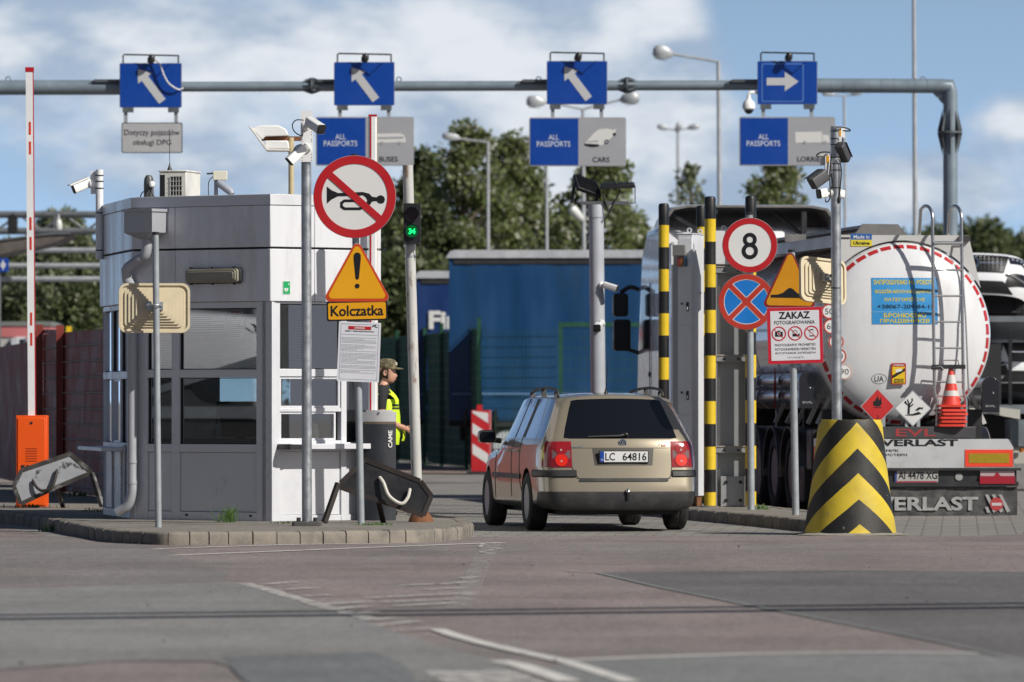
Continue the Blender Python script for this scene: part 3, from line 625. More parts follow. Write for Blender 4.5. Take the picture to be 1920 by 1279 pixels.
# red and white marker board
zm = 121.5; t = thing('marker_board', 'red and white slanted-stripe marker board on the ground before the green fence', 'traffic marker', (PX(901, zm), zm, 0), -4)
w_, h0, h1 = .165, .06, PH(769, zm); m_ = MB(mat('marker red', (.48, .02, .025), .4, var=.05)); m_.prism(rrect(.34, h1 - h0, .02), (0, 0, (h0 + h1) / 2), d=.04); m_.box(-.07, .03, .0, .04, h1, h1 + .1)
m_.use(mat('marker edge', (.5, .16, .17), .5)); m_.box(.172, .2, -.03, .05, h0, h1)
m_.use(sign_white); hh = h1 - h0
for k in range(3):
    zc = h0 + hh * (.20 + .335 * k); a0, a1 = zc + .10, zc - .10; s_ = hh * .17
    P = [(-.15, a0), (.15, a1), (.15, a1 + s_), (-.15, a0 + s_)]
    m_.prism([(x, min(max(zz, h0 + .015), h1 - .015)) for x, zz in P], (0, -.04, 0), d=.003)
m_.build('panel', t); m_ = MB(rubber); m_.box(-.25, .25, -.2, .2, 0, .058); m_.build('foot', t)

# ------------------------------------------------------------------ overhead sign gantry
steel_b = mat('blue grey gantry paint', (.20, .25, .29), .42, .2, var=.1, scale=3)
bolt_d = mat('dark gantry flange', (.10, .115, .125), .5, .2, var=.2)
ZG = 105; kg = ZG / F
gt = thing('sign_gantry', 'blue grey tubular gantry beam carrying the blue lane signs with its corner column', 'gantry', (PX(1782, ZG), ZG, 0))
ox = PX(1782, ZG); gx = lambda px: PX(px, ZG) - ox; gh = lambda py: PH(py, ZG)
b = MB(steel_b)
b.tube([(gx(-420), 0, gh(165)), (gx(232), 0, gh(164))], .123, 24); b.tube([(gx(232), 0, gh(163)), (gx(1424), 0, gh(160))], .083, 24); b.tube([(gx(1424), 0, gh(160)), (gx(1770), 0, gh(161.5))], .118, 24)
for px in (1558, 1581, 1604, 1628, 1652, 1676, 1715, 1738): b.tube([(gx(px), 0, gh(161)), (gx(px + 1.6), 0, gh(161))], .122, 24)
for px in (15, 748, 1010, 1730): b.ring((gx(px), gh(148.5 if px != 748 else 149)), .028, .048, (0, .01, 0), d=.02, n=20)
b.build('beam', gt)
c = MB(steel_b); c.tube([(gx(1760), 0, gh(161.5)), (gx(1782), 0, gh(161.5)), (gx(1782), 0, gh(172)), (gx(1782), 0, 0)], [.118, .119, .119, .122], 24)
c.prism([(gx(1748), gh(174)), (gx(1770), gh(174)), (gx(1770), gh(197))], (0, .01, 0), d=.02); c.build('column', gt)
c = MB(steel_b); c.tube([(gx(-420), 0, gh(165)), (gx(-420), 0, 0)], .122, 24); c.build('column', gt)
for px, py, vert in ((585, 161, 0), (1176, 160, 0), (1781, 248, 1), (-40, 165, 0)):
    f_ = MB(bolt_d); P = (gx(px), 0, gh(py))
    if vert: f_.lathe([(.20, -.018), (.20, .018)], P, (0, 0, 1), 28)
    else: f_.lathe([(.135, -.018), (.135, .018)], P, (1, 0, 0), 28)
    rr_ = .205 if vert else .135
    for k in range(8):
        a = k * math.pi / 4; e = Vector((0, math.cos(a), math.sin(a))) if not vert else Vector((math.cos(a), math.sin(a), 0)); ax = Vector((1, 0, 0)) if not vert else Vector((0, 0, 1)); r0 = .085 if not vert else .12
        for sg in (-1, 1):
            q = Vector(P) + ax * sg * .019; vs = [q + e * r0, q + e * rr_, q + e * r0 + ax * sg * (.14 if not vert else .36)]; n_ = e.cross(ax) * .006
            f_.add([v + n_ for v in vs] + [v - n_ for v in vs], [(0, 1, 2), (5, 4, 3), (0, 3, 4, 1), (1, 4, 5, 2), (2, 5, 3, 0)])
    f_.build('flange', gt)
for x0, x1 in ((168, 226), (585, 628), (970, 1026), (1362, 1420)):
    f_ = MB(bolt_d); f_.box(gx(x0 + 10), gx(x1), -.15, .10, gh(157) + .02, gh(153) + .03); f_.beam((gx(x0), -.1, gh(158)), (gx(x0 + 12), -.1, gh(152)), .03, .04); f_.build('bracket', gt)
def px_poly(pts, c, k): return [((x - c[0]) * k, (c[1] - y) * k) for x, y in pts]
def arrow_poly(c, ang, L_, w, hl, hw): # pointing up before turning
    P = [(-w / 2, -L_ / 2), (w / 2, -L_ / 2), (w / 2, L_ / 2 - hl), (hw / 2, L_ / 2 - hl), (0, L_ / 2), (-hw / 2, L_ / 2 - hl), (-w / 2, L_ / 2 - hl)]; ca, sa = math.cos(R(ang)), math.sin(R(ang))
    return [(c[0] + x * ca - y * sa, c[1] + x * sa + y * ca) for x, y in P]
zs = ZG - .30; k = zs / F
def lane_sign(x0, y0, x1, y1, label, kind):
    c = ((x0 + x1) / 2, (y0 + y1) / 2); t = thing('lane_arrow_sign', label, 'sign', (PX(c[0], zs), zs, PH(c[1], zs))); w, h = (x1 - x0) * k, (y1 - y0) * k
    p = MB(sign_blue); p.prism(rrect(w, h, .015), (0, .03, 0), d=.03); p.use(back_al); p.prism(rrect(w + .014, h + .014, .02), (0, .034, 0), d=.028)
    p.use(sign_white if kind != 'right' else sign_grey)
    if kind == 'right':
        p.use(mat('sign pale blue', (.1, .22, .5), .4))
        cx = -9 * k
        for r_, dd in ((rrect(.80 * w - .09, .9 * h, .03, c=(cx, 0)), .0015),): p.prism(r_, (0, 0, 0), d=dd)
        p.use(sign_blue); p.prism(rrect(.80 * w - .12, .9 * h - .03, .025, c=(cx, 0)), (0, 0, 0), d=.003)
        p.use(mat('sign arrow grey', (.48, .49, .50), .4)); p.prism(arrow_poly((cx, 2 * k), -90, 60 * k, 14 * k, 26 * k, 36 * k), (0, -.003, 0), d=.003)
    else: p.use(mat('sign arrow grey', (.48, .49, .50), .4)); p.prism(arrow_poly((-1 * k, 0), 37, 76 * k, 15 * k, 22 * k, 33 * k), (0, 0, 0), d=.004)
    p.build('panel', t)
    hp = MB(dark_m); e = h / 2
    hp.tube([(-w / 2 + .05, .02, e), (-w / 2 + .05, .02, e + .13), (-w / 2 + .07, .0, e + .145), (w / 2 - .07, -.25, e + .145 - .03), (w / 2 - .05, -.0, e + .13), (w / 2 - .05, .02, e)], .013, 8); hp.build('lamp_hoop', t)
    lp = MB(black_pl); lp.lathe([(.01, -.09), (.05, -.08), (.065, -.02), (.05, .04), (.02, .07)], (.02, -.12, e + .075), (.3, -.2, 1), 14); lp.build('sign_lamp', t)
    hg = MB(greypost)
    for s_ in (-1, 1): hg = MB(bolt_d); hg.box(s_ * (w / 2 - .13) - .09, s_ * (w / 2 - .13) + .09, .0, .05, -e - .085, -e - .008); hg.use(greypost).box(s_ * (w / 2 - .09) - .03, s_ * (w / 2 - .09) + .03, .035, .075, -e - .30, -e - .0); hg.build('hanger', t)
    return t
lane_sign(225, 119, 340, 201, 'blue arrow sign with loose white cable, above the grey wording board', 'up')
lane_sign(627, 117, 739, 197, 'blue slanting arrow sign above the buses board', 'up')
lane_sign(1026, 115, 1138, 195, 'blue slanting arrow sign above the cars board', 'up')
lane_sign(1421, 115, 1532, 195, 'blue sign with an arrow pointing sideways, above the lorries board', 'right')
cb = MB(mat('white cable', (.6, .6, .6), .5)); q = lambda px, py, d=0: (PX(px, zs), zs - .06 - d, PH(py, zs))
cb.tube(bez([q(290, 112), q(300, 120, .03), q(308, 142, .03), q(318, 158, .03), (PX(334, zs), zs - .05, PH(168, zs)), (PX(342, zs), zs + .1, PH(165, zs))]), .015, 8); cb.build('loose_cable', label='white loose cable dangling over the blue arrow sign', cat='cable', origin=q(290, 112))
def lane_board(x0, y0, x1, y1, label, word, icon):
    c = ((x0 + x1) / 2, (y0 + y1) / 2); t = thing('lane_board', label, 'sign', (PX(c[0], zs), zs, PH(c[1], zs))); w, h = (x1 - x0) * k, (y1 - y0) * k; H2 = lambda px, py: ((px - c[0]) * k, (c[1] - py) * k)
    p = MB(back_al); p.prism(rrect(w + .016, h + .016, .035), (0, .034, 0), d=.03); p.use(sign_grey); p.prism(rrect(w, h, .03), (0, .03, 0), d=.03); xs = w * .008
    p.use(sign_blue); p.prism([(-w / 2 + .012, -h / 2 + .012), (xs, -h / 2 + .012), (xs, h / 2 - .012), (-w / 2 + .012, h / 2 - .012)], (0, 0, 0), d=.003); p.build('panel', t)
    l = MB(mat('sign pale lettering', (.5, .55, .62), .4)); cx = -w / 4; l.text('ALL', (cx, .075), .17, .085, off=.005, bold=.012); l.text('PASSPORTS', (cx, -.035), .55, .09, off=.005, bold=.012)
    l.use(sign_blk); l.text(word, (w / 4 - .01, -h / 2 + .10), None, .085, off=.003, bold=.012); l.build('lettering', t)
    ic = MB(mat('icon white', (.62, .62, .60), .4)); icx = x0 + (x1 - x0) * .75
    if icon == 'car':
        ic.prism([H2(x, y) for x, y in ((1097, 268), (1103, 262), (1113, 250), (1122, 243), (1138, 241), (1150, 244), (1155, 241), (1154, 248), (1147, 258), (1142, 262), (1136, 263), (1132, 271), (1125, 273), (1118, 270), (1099, 271))], d=.003)
        ic.use(sign_blk); ic.prism([H2(x, y) for x, y in ((1096, 269), (1124, 271), (1122, 275), (1110, 276), (1097, 273))], (0, -.003, 0), d=.002); ic.prism(circle(4.2 * k, 16, H2(1137, 266)), (0, -.003, 0), d=.002); ic.prism(circle(3 * k, 16, H2(1152, 252)), (0, -.003, 0), d=.002)
        ic.use(sign_grey); ic.prism(circle(2.4 * k, 16, H2(1137, 266)), (0, -.005, 0), d=.002); ic.prism([H2(x, y) for x, y in ((1101, 265), (1121, 263), (1122, 266), (1100, 267))], (0, -.003, 0), d=.002)
    elif icon == 'bus':
        ic.prism([H2(x, y) for x, y in ((706, 251), (750, 250), (757, 253), (760, 259), (761, 267), (706, 268))], d=.003)
        ic.use(sign_grey); ic.prism([H2(x, y) for x, y in ((708, 257), (756, 256), (757, 260), (708, 261))], (0, -.003, 0), d=.002)
        for x in (716, 749): ic.prism(circle(3 * k, 14, H2(x, 268)), (0, -.003, 0), d=.003)
    else:
        ic.prism([H2(x, y) for x, y in ((1491, 248), (1541, 247), (1542, 252), (1554, 254), (1556, 267), (1491, 268))], d=.003)
        ic.use(sign_grey)
        for x in (1509, 1547): ic.prism(circle(3 * k, 14, H2(x, 267)), (0, -.003, 0), d=.003)
        ic.prism([H2(x, y) for x, y in ((1541.5, 247), (1542.5, 247), (1542.5, 268), (1541.5, 268))], (0, -.003, 0), d=.002)
    ic.build('icon', t); return t
lane_board(593, 220, 775, 310, 'blue and grey buses board partly behind the no-horn disc', 'BUSES', 'bus')
lane_board(993, 221, 1173, 311, 'blue and grey cars board with a small car picture', 'CARS', 'car')
lane_board(1387, 220, 1565, 310, 'blue and grey lorries board partly behind the camera pole', 'LORRIES', 'lorry')
c = (285, 258.5); t = thing('wording_board', 'small grey board with two lines of black wording under the arrow sign', 'sign', (PX(c[0], zs), zs, PH(c[1], zs)))
p = MB(sign_blk); p.prism(rrect(114 * k, 57 * k, .03), (0, .03, 0), d=.03); p.use(mat('sign light grey', (.40, .40, .41), .4, var=.05)); p.prism(rrect(111 * k, 54 * k, .025), (0, 0, 0), d=.002); p.build('panel', t)
l = MB(sign_blk); l.text('Dotyczy pojazdów', (0, 8.5 * k), 104 * k, 14 * k, off=.005, bold=.005); l.text('obsługi DPG', (0, -10 * k), 72 * k, 13 * k, off=.005, bold=.005); l.build('lettering', t)
# dome camera under the beam
t = thing('dome_camera', 'white dome camera hanging from the gantry beside the sideways arrow sign', 'camera', (PX(1404, zs), zs, PH(197, zs)))
d = MB(white_pl); d.lathe([(.07, -.085), (.105, -.06), (.105, .0), (.085, .05), (.045, .09), (.03, .12), (.03, .16)], n=24); d.tube([(0, 0, .15), (.0, 0, .19), (.03, 0, .21), (.14, .1, .21)], .025, 10); d.build('housing', t); d = MB(black_pl); d.lathe([(.001, -.15), (.04, -.14), (.07, -.11), (.08, -.082)], n=20); d.build('dome', t)

# ------------------------------------------------------------------ street lamps and masts
lampm = mat('lamp grey', (.42, .44, .46), .45, .3, var=.08); lampw = mat('lamp glass', (.62, .64, .62), .25)
def lamp(name, label, px, z, ptop, heads, r=.07, arms=None, px_base=None):
    t = thing(name, label, 'street lamp', (PX(px_base or px, z), z, 0)); ox = PX(px_base or px, z); Q = lambda x, y, d=0: (PX(x, z) - ox, d, PH(y, z))
    p = MB(lampm); top = Q(px, ptop); p.tube([(0, 0, 0), (top[0] * .3, 0, top[2] * .3), top], [r * 1.3, r * 1.15, r * .75], 12); p.build('pole', t)
    for (x0, y0), (x1, y1), (hx, hy), hw, hh in heads:
        a = MB(lampm)
        if (x0, y0) != (x1, y1): a.tube([Q(x0, y0), Q(x1, y1), Q(hx, hy)], r * .5, 8); a.build('arm', t)
        hd = MB(lampm); d = Vector(Q(hx, hy)) - Vector(Q(x1, y1)); L_ = hw * z / F; hgt = hh * z / F; d = d.normalized() if d.length > 1e-6 else Vector((0, -1, 0)); c = Vector(Q(hx, hy)); up = Vector((0, 0, 1)); sd_ = d.cross(up).normalized(); up = sd_.cross(d)
        rows = []
        for s_, ww, uu, ll in ((-.5, .30, .15, -.15), (-.3, .6, .42, -.30), (.1, .9, .5, -.40), (.4, .8, .42, -.35), (.5, .5, .2, -.2)):
            rows.append([c + d * L_ * s_ + sd_ * (hgt * .7 * ww * a_) + up * (hgt * b_) for a_, b_ in ((-1, 0), (-.7, uu * .9), (0, uu), (.7, uu * .9), (1, 0), (.7, ll), (0, ll * 1.1), (-.7, ll))])
        hd.grid(rows, True); hd.f.append(tuple(range(7, -1, -1))); hd.mi.append(0); n0 = 32; hd.f.append(tuple(range(n0, n0 + 8))); hd.mi.append(0)
        lh = hd.build('lamp_head', t, smooth=50)
        gl = MB(lampw); gl.grid([[c + d * L_ * s_ + sd_ * (hgt * .55 * a_) - up * hgt * .46 for a_ in (-1, 1)] for s_ in (-.22, .36)]); gl.build('lamp_glass', t)
    return t
lamp('street_lamp', 'tall grey street lamp with one arm reaching over the gantry beam', 1347, 150, 115, [((1347, 116), (1270, 103), (1243, 99), 38, 28)], .06, px_base=1353)
lamp('street_lamp', 'two-armed street lamp half hidden by the cars board', 1093, 155, 205, [((1093, 205), (1035, 193), (1005, 191), 36, 24), ((1093, 205), (1155, 189), (1181, 185), 36, 25)], .055, px_base=1097)
lamp('street_lamp', 'small three-headed street lamp against the clouds', 1271, 215, 244, [((1271, 244), (1252, 242), (1243, 239.5), 22, 11), ((1271, 242), (1271, 242), (1272, 239), 20, 12), ((1271, 244), (1288, 241), (1300, 238.5), 22, 12)], .06)
lamp('street_lamp', 'slim street lamp in front of the willows with a short arm', 915, 165, 266, [((915, 267), (868, 261), (846, 257), 34, 15)], .05)
lamp('street_lamp', 'slim lamp mast whose head hides behind the cars board', 1025, 150, 268, [((1025, 268), (1040, 264), (1052, 262), 24, 12)], .045)
lamp('street_lamp', 'very tall dark mast crossing the gantry beam and leaving the frame', 1713, 148, -90, [((1713, -90), (1700, -95), (1690, -97), 26, 14), ((1713, -90), (1726, -95), (1738, -97), 26, 14)], .055, px_base=1719)
lamp('street_lamp', 'slim mast behind the camera pole with lamps level with the gantry beam', 1583, 190, 180, [((1583, 180), (1565, 178), (1553, 176), 24, 10), ((1583, 180), (1598, 177), (1606, 175), 22, 10)], .05, px_base=1588)
t = thing('horn_speaker', 'pale horn-shaped lamp sticking out from the slim post above the blue trailer', 'lamp', (PX(1096, 155), 155, PH(414, 155)))
d = MB(lampw); d.lathe([(.02, 0), (.08, .06), (.11, .2), (.13, .36), (.10, .44), (.001, .47)], (-.04, -.04, 0), (-.72, -.35, .75), 16); d.build('horn', t); d = MB(lampm); d.tube([(0, 0, 0), (-.06, -.03, .0)], .03, 8); d.build('bracket', t)

# ------------------------------------------------------------------ far yard at the red fence: trusses, canopy, container, vans
trm = mat('truss grey', (.14, .15, .16), .5, .3, var=.15); trl = mat('truss pale grey', (.36, .38, .40), .5, .3, var=.15)
ZT2 = 150
def truss(label, rows, m, diag, px0=-260, px1=330, rr_=.075):
    t = thing('lattice_gantry', label, 'gantry', (PX(px0, ZT2), ZT2, 0)); ox = PX(px0, ZT2); b = MB(m); Q = lambda x, y: (PX(x, ZT2) - ox, 0, PH(y, ZT2))
    for y in rows:
        for dy in (0, .5): a, c = Q(px0, y), Q(px1, y); b.tube([(a[0], dy, a[2]), (c[0], dy, c[2])], rr_, 8)
    if diag:
        n = 14
        for i in range(n):
            x0 = px0 + (px1 - px0) * i / n; x1 = px0 + (px1 - px0) * (i + 1) / n; y0, y1 = (rows[0], rows[1]) if i % 2 else (rows[1], rows[0]); b.tube([Q(x0, y0), Q(x1, y1)], rr_ * .4, 6)
    b.build('truss', t)
    for px in (px0, px1): c = MB(m); a = Q(px, rows[0]); c.tube([(a[0], .25, 0), (a[0], .25, a[2])], .16, 12); c.build('column', t)
    return t
truss('grey lattice gantry with slanting braces carrying a dark signal box', (402, 433), trm, True)
truss('plain pale triple-rail gantry below the lattice one', (469, 498, 523), trl, False, -230, 300, .06)
t = thing('signal_box', 'dark signal box hanging on the lattice gantry behind the raised boom', 'traffic light', (PX(24, 149), 149, PH(422, 149)))
d = MB(black_pl); d.prism(rrect(.22, .44, .03), (0, .1, 0), d=.25); d.box(-.03, .03, -.05, .05, .2, .27); d.build('housing', t)
t = thing('gantry_lamp', 'pale lamp on the lattice gantry above the canopy tip', 'lamp', (PX(110, 149), 149, PH(420, 149)))
d = MB(lampw); d.lathe([(.03, .12), (.07, .06), (.09, -.05), (.07, -.13), (.001, -.15)], n=14); d.tube([(0, 0, .1), (0, 0, .22)], .02, 8); d.use(trm).box(-.12, -.03, -.05, .05, -.1, .2); d.build('lamp_body', t)
ZC = 138; t = thing('canopy_roof', 'curved brown grey canopy roof reaching in behind the raised boom', 'canopy', (PX(-200, ZC), ZC, 0)); ox = PX(-200, ZC)
cm_ = mat('canopy fascia', (.11, .095, .085), .6, var=.2); up_ = [(-420, 520), (-300, 500), (-150, 473), (0, 452), (60, 444), (100, 440), (134, 439)]; lo_ = [(128, 443), (112, 452), (80, 461), (40, 469), (0, 478), (-150, 505), (-300, 530), (-420, 548)]
d = MB(cm_); d.prism([(PX(x, ZC) - ox, PH(y, ZC)) for x, y in up_ + lo_], (0, 2.2, 0), d=2.4); d.build('roof', t)
d = MB(trm); P = [(PX(x, ZC) - ox, PH(y, ZC)) for x, y in up_]; d.tube([(x, -.22, z_ + .01) for x, z_ in P], .025, 8); d.build('gutter', t); d = MB(trm); a = PX(-150, ZC) - ox; d.tube([(a, 1, 0), (a, 1, PH(490, ZC))], .14, 12); d.build('column', t)
t = thing('yard_sign', 'small blue sign with a white symbol at the frame edge under the canopy', 'sign', (PX(-2, 136), 136, 0)); d = MB(sign_blue); hz = PH(497, 136); d.prism(rrect(.42, .29, .03, c=(0, hz)), (0, 0, 0), d=.03); d.use(sign_white); d.ring((.09, hz), .03, .055, (0, -.03, 0), d=.004); d.box(.075, .105, -.035, -.031, hz - .1, hz + .1); d.build('panel', t); d = MB(trm); d.tube([(0, .04, 0), (0, .04, hz + .1)], .04, 8); d.build('post', t)
ZK = 148; t = thing('container_office', 'low grey white container wall with a red roof stripe beyond the red fence', 'container', (PX(-150, ZK), ZK, 0)); Lk = PX(92, ZK) - PX(-150, ZK); hk = PH(603, ZK)
d = MB(mat('container wall', (.44, .44, .42), .6, var=.1, scale=.8)); d.box(0, Lk, 0, 4, 0, hk - .12); d.build('wall', t); d = MB(mat('container stripe', (.45, .14, .14), .6)); d.box(-.02, Lk + .02, -.03, 4.03, hk - .36, hk - .1); d.use(mat('container roof', (.16, .17, .16), .7)); d.box(-.05, Lk + .05, -.06, 4.06, hk - .1, hk); d.build('roof', t)
for px in (30, -60): d = MB(mat('container joint', (.13, .13, .13), .6)); x = PX(px, ZK) - PX(-150, ZK); d.box(x - .06, x + .06, -.03, 0, 0, hk - .37); d.build('joint_cover', t)
def far_van(px, z, label, col, w=1.9, h=1.75, lift=0):
    t = thing('parked_van', label, 'van', (PX(px, z), z, lift), 8); m = mat('van paint ' + str(col), col, .3, coat=.6); b = MB(m)
    prof = [(0, .35), (0, .95), (.25, 1.05), (1.1, 1.12), (1.75, h - .05), (2.3, h), (4.4, h), (4.75, h - .2), (4.85, .9), (4.85, .35)]
    for s0, s1, k0, k1 in ((-1, -.86, .96, 1), (-.86, .86, 1, 1), (.86, 1, 1, .96)): b.grid([[(w / 2 * s, y, .35 + (zz - .35) * kk) for y, zz in prof] for s, kk in ((s0, k0), (s1, k1))])
    for s in (-1, 1): b.add([(w / 2 * s, y, .35 + (zz - .35) * .96) for y, zz in prof], [tuple(range(len(prof))) if s > 0 else tuple(range(len(prof) - 1, -1, -1))])
    b.build('body', t); g = MB(mat('van glass', (.012, .015, .02), .08)); g.add([(-w * .42, 1.12, 1.16), (w * .42, 1.12, 1.16), (w * .40, 1.70, h - .08), (-w * .40, 1.70, h - .08)], [(0, 1, 2, 3)]); g.build('windscreen', t)
    for x in (-w / 2 + .1, w / 2 - .1):
        for y in (.9, 4.0): wheel(t, (x, y, .33), .33, .2, (1, 0, 0), sgn=1 if x > 0 else -1)
    return t
ramp = MB(paver_far); ramp.box(PX(40, 142), PX(330, 142), 141, 158, 0, 1.15); ramp.build('raised_yard', kind='structure')
far_van(108, 146, 'white parked van seen over the top of the red fence behind its corner post', (.5, .52, .54), lift=1.15); far_van(148, 143, 'pale parked van over the red fence beside the yellow bin', (.42, .46, .52), lift=1.15); far_van(186, 144, 'blue grey parked van over the red fence next to the booth', (.22, .27, .36), lift=1.15)
t = thing('yellow_bin', 'small bright yellow box standing out above the red fence', 'box', (PX(129, 140.6), 140.6, 0)); d = MB(mat('bin yellow', (.72, .48, .01), .5)); d.box(-.045 * 1.2, .06, -.05, .05, 2.2, PH(612, 140.6)); d.use(trm).box(-.02, .02, -.02, .02, 0, 2.2); d.build('body', t)

# red slatted fence
redm = mat('red brown fence slats', (.22, .036, .025), .6, var=.2, scale=2.2, dirt=(.10, .022, .016), dirt_amt=.5, dscale=2); wirem = mat('fence wire', (.16, .13, .13), .5, .5)
def slat_fence(label, a, b, h, wires, posts, drop=0.0):
    a = Vector((*a, 0)); b = Vector((*b, 0)); t = thing('slat_fence', label, 'fence', a); d = b - a; L_ = d.length; u = d.normalized(); n = Vector((u.y, -u.x, 0)); n = -n if n.y > 0 else n; s = MB(redm); k = int(L_ / .11)
    rows = []
    for i in range(k + 1):
        for off in (0, 1):
            p = u * min(L_, (i + .5 * off + (.0)) * L_ / k) + n * (.005 if off else -.003); rows.append([p + Vector((0, 0, .13)), p + Vector((0, 0, h - drop * min(1, i / k)))])
    s.grid(rows); s.build('slat_panel', t)
    if wires:
        w = MB(wirem)
        for i in range(int(h / .215)): z_ = .22 + i * .215; w.tube([n * .03 + Vector((0, 0, z_ + .012)), u * L_ * .33 + n * .03 + Vector((0, 0, z_)), u * L_ * .66 + n * .03 + Vector((0, 0, z_ + .01)), u * L_ + n * .03 + Vector((0, 0, z_ - .004))], .010, 6)
        w.build('tension_wire', t)
    for q, hh in posts: p = MB(redm); c = u * (L_ * q) + n * .06; p.box(c.x - .05, c.x + .05, c.y - .05, c.y + .05, .12, hh); p.build('fence_post', t)
    return t
zf0, zf1 = 84.5, 92
slat_fence('red brown slatted fence with tension wires between the orange barrier and the booth', (PX(300, 79), 79), (PX(82, zf1), zf1), 2.36, True, ((.80, 2.46), (1, 2.5)))
slat_fence('dull red slatted fence running away behind the orange barrier', (PX(78, 94), 94), (PX(-120, 128), 128), 2.30, False, ((0, 2.42),), .05)
rl = MB(redm); rl.beam((PX(112, 90), 90, PH(622, 90)), (PX(84, 92), 92, PH(622, 92)), .05, .06); rl.build('fence_rail', parent=None, label='short red rail joining two fence posts behind the boom', cat='rail')
# ------------------------------------------------------------------ guard booth
clad = mat('grey aluminium cladding', (.68, .69, .72), .34, .12, var=.03, scale=1.2, dirt=(.36, .34, .32), dirt_amt=.4, dscale=2.2, dlo=.48, dhi=.74, stretch=(2.2, 2.2, .5))
clad2 = mat('grey frame profile', (.64, .65, .68), .36, .12, var=.03)
gap_m = mat('dark cladding gap', (.02, .02, .022), .7)
win = glass('booth glass', (.74, .80, .78), 5.2)
inner = mat('booth inside', (.55, .55, .53), .7, var=.1, scale=1)
inner_d = mat('booth inside dark', (.05, .05, .052), .6, var=.2)
KB = .126
A_, B_, C_ = Vector((PX(507, 68.0), 68.0)), Vector((PX(247, 69.2), 69.2)), Vector((PX(187, 72.2), 72.2))
D_, E_ = Vector((PX(714, 68.85), 68.85)), Vector((-1.60, 72.6))
ctr = (A_ + B_ + C_ + D_ + E_) / 5
class Face:
    """one wall: s along it, h up, d outwards; s and h can be read off the photo rows"""
    def __init__(f, a, b, ins=0.0):
        a = Vector(a); b = Vector(b); u = (b - a).normalized(); n = Vector((u.y, -u.x))
        if n.dot(ctr - a) > 0: n = -n
        f.o = a - n * ins; f.u = u; f.n = n; f.L = (b - a).length; f.U = u.to_3d(); f.V = Vector((0, 0, 1)); f.N = n.to_3d()
        if f.U.cross(f.V).dot(f.N) < 0: f.flip = True
        else: f.flip = False
    def s(f, px):
        r = Vector(((px - 960) / F, 1.0)); den = r.x * f.u.y - r.y * f.u.x; return (f.o.y * r.x - f.o.x * r.y) / (-den)
    def h(f, px, py):
        p = f.o + f.u * f.s(px); return PH(py, p.y)
    def P(f, s, h, d=0): q = f.o + f.u * s + f.n * d; return Vector((q.x, q.y, h))
    def slab(f, mb, s0, s1, h0, h1, d0, d1):
        s0, s1 = sorted((s0, s1)); c = [f.P(s, h, d) for d in (d0, d1) for h in (h0, h1) for s in (s0, s1)]
        q = [(0, 1, 3, 2), (5, 4, 6, 7), (0, 4, 5, 1), (2, 3, 7, 6), (0, 2, 6, 4), (1, 5, 7, 3)]
        if not f.flip: q = [x[::-1] for x in q]
        mb.add(c, q); return mb
booth = thing('guard_booth', 'grey clad guard booth with big windows on the kerbed island', 'booth', (ctr.x, ctr.y, KB))
BO = (ctr.x, ctr.y, KB)
def bpart(mb, name, parent=None, **k):
    mb.v = [tuple(Vector(p) - Vector(BO)) for p in mb.v]; return mb.build(name, parent or booth, **k)
hT, hF, hG1, hG0, hW = 3.604, 3.492, 3.046, 3.024, 2.468      # roof edge, fascia foot, joint, cladding foot
front, right, left, rear1, rear2 = Face(A_, B_), Face(A_, D_), Face(B_, C_), Face(D_, E_), Face(E_, C_)
fasc = MB(clad2); poly = [A_, D_, E_, C_, B_]
def band(mb, off, z0, z1, cap=False):
    P = []
    for i, p in enumerate(poly):
        a = poly[i - 1]; b = poly[(i + 1) % 5]; u = (p - a).normalized(); v = (b - p).normalized(); n1 = Vector((u.y, -u.x)); n2 = Vector((v.y, -v.x))
        if n1.dot(p - ctr) < 0: n1 = -n1
        if n2.dot(p - ctr) < 0: n2 = -n2
        bi = (n1 + n2).normalized(); P.append(p + bi * off / max(.3, bi.dot(n1)))
    P3 = [q for q in P]
    if sum(P3[i].x * P3[(i + 1) % 5].y - P3[(i + 1) % 5].x * P3[i].y for i in range(5)) < 0: P3 = P3[::-1]
    mb.add([(p.x, p.y, z0) for p in P3] + [(p.x, p.y, z1) for p in P3], [tuple(range(5, 10)), tuple(range(4, -1, -1))] + [(i, (i + 1) % 5, (i + 1) % 5 + 5, i + 5) for i in range(5)])
band(fasc, .012, hF, hT); fasc.use(mat('roof membrane', (.4, .4, .4), .8)); band(fasc, -.05, hT + .002, hT + .006); bpart(fasc, 'roof_fascia', bevel=.006)
up = MB(gap_m); band(up, -.03, hW - .0, hF - .001); bpart(up, 'joint_backing')
up = MB(clad)
def panels(f, cuts, h0, h1):
    s = [0] + cuts + [f.L]; g = .003
    for a, b in zip(s, s[1:]): f.slab(up, a + g, b - g, h0, h1, -.028, 0.0)
cf = [front.s(328)]; cl = [left.s(212)]; cr = [right.s(590)]
for f, cu in ((front, cf), (left, cl), (right, cr), (rear1, [2.0]), (rear2, [1.2])):
    panels(f, cu, hG1, hF - .004); panels(f, cu, hW, hG0)
bpart(up, 'upper_cladding', bevel=.004)
LF = [Face(A_, B_, .06), Face(A_, D_, .06), Face(B_, C_, .06), Face(D_, E_, .06), Face(E_, C_, .06)]
fr, ri, le, r1, r2 = LF
frame = MB(clad2); glz = []
def post(f, p0, p1, h0=KB + .0, h1=hW - .002, d=.03): f.slab(frame, p0, p1, h0, h1, -.05, d)
def rail(f, s0, s1, h0, h1, d=.027): f.slab(frame, s0, s1, h0, h1, -.047, d)
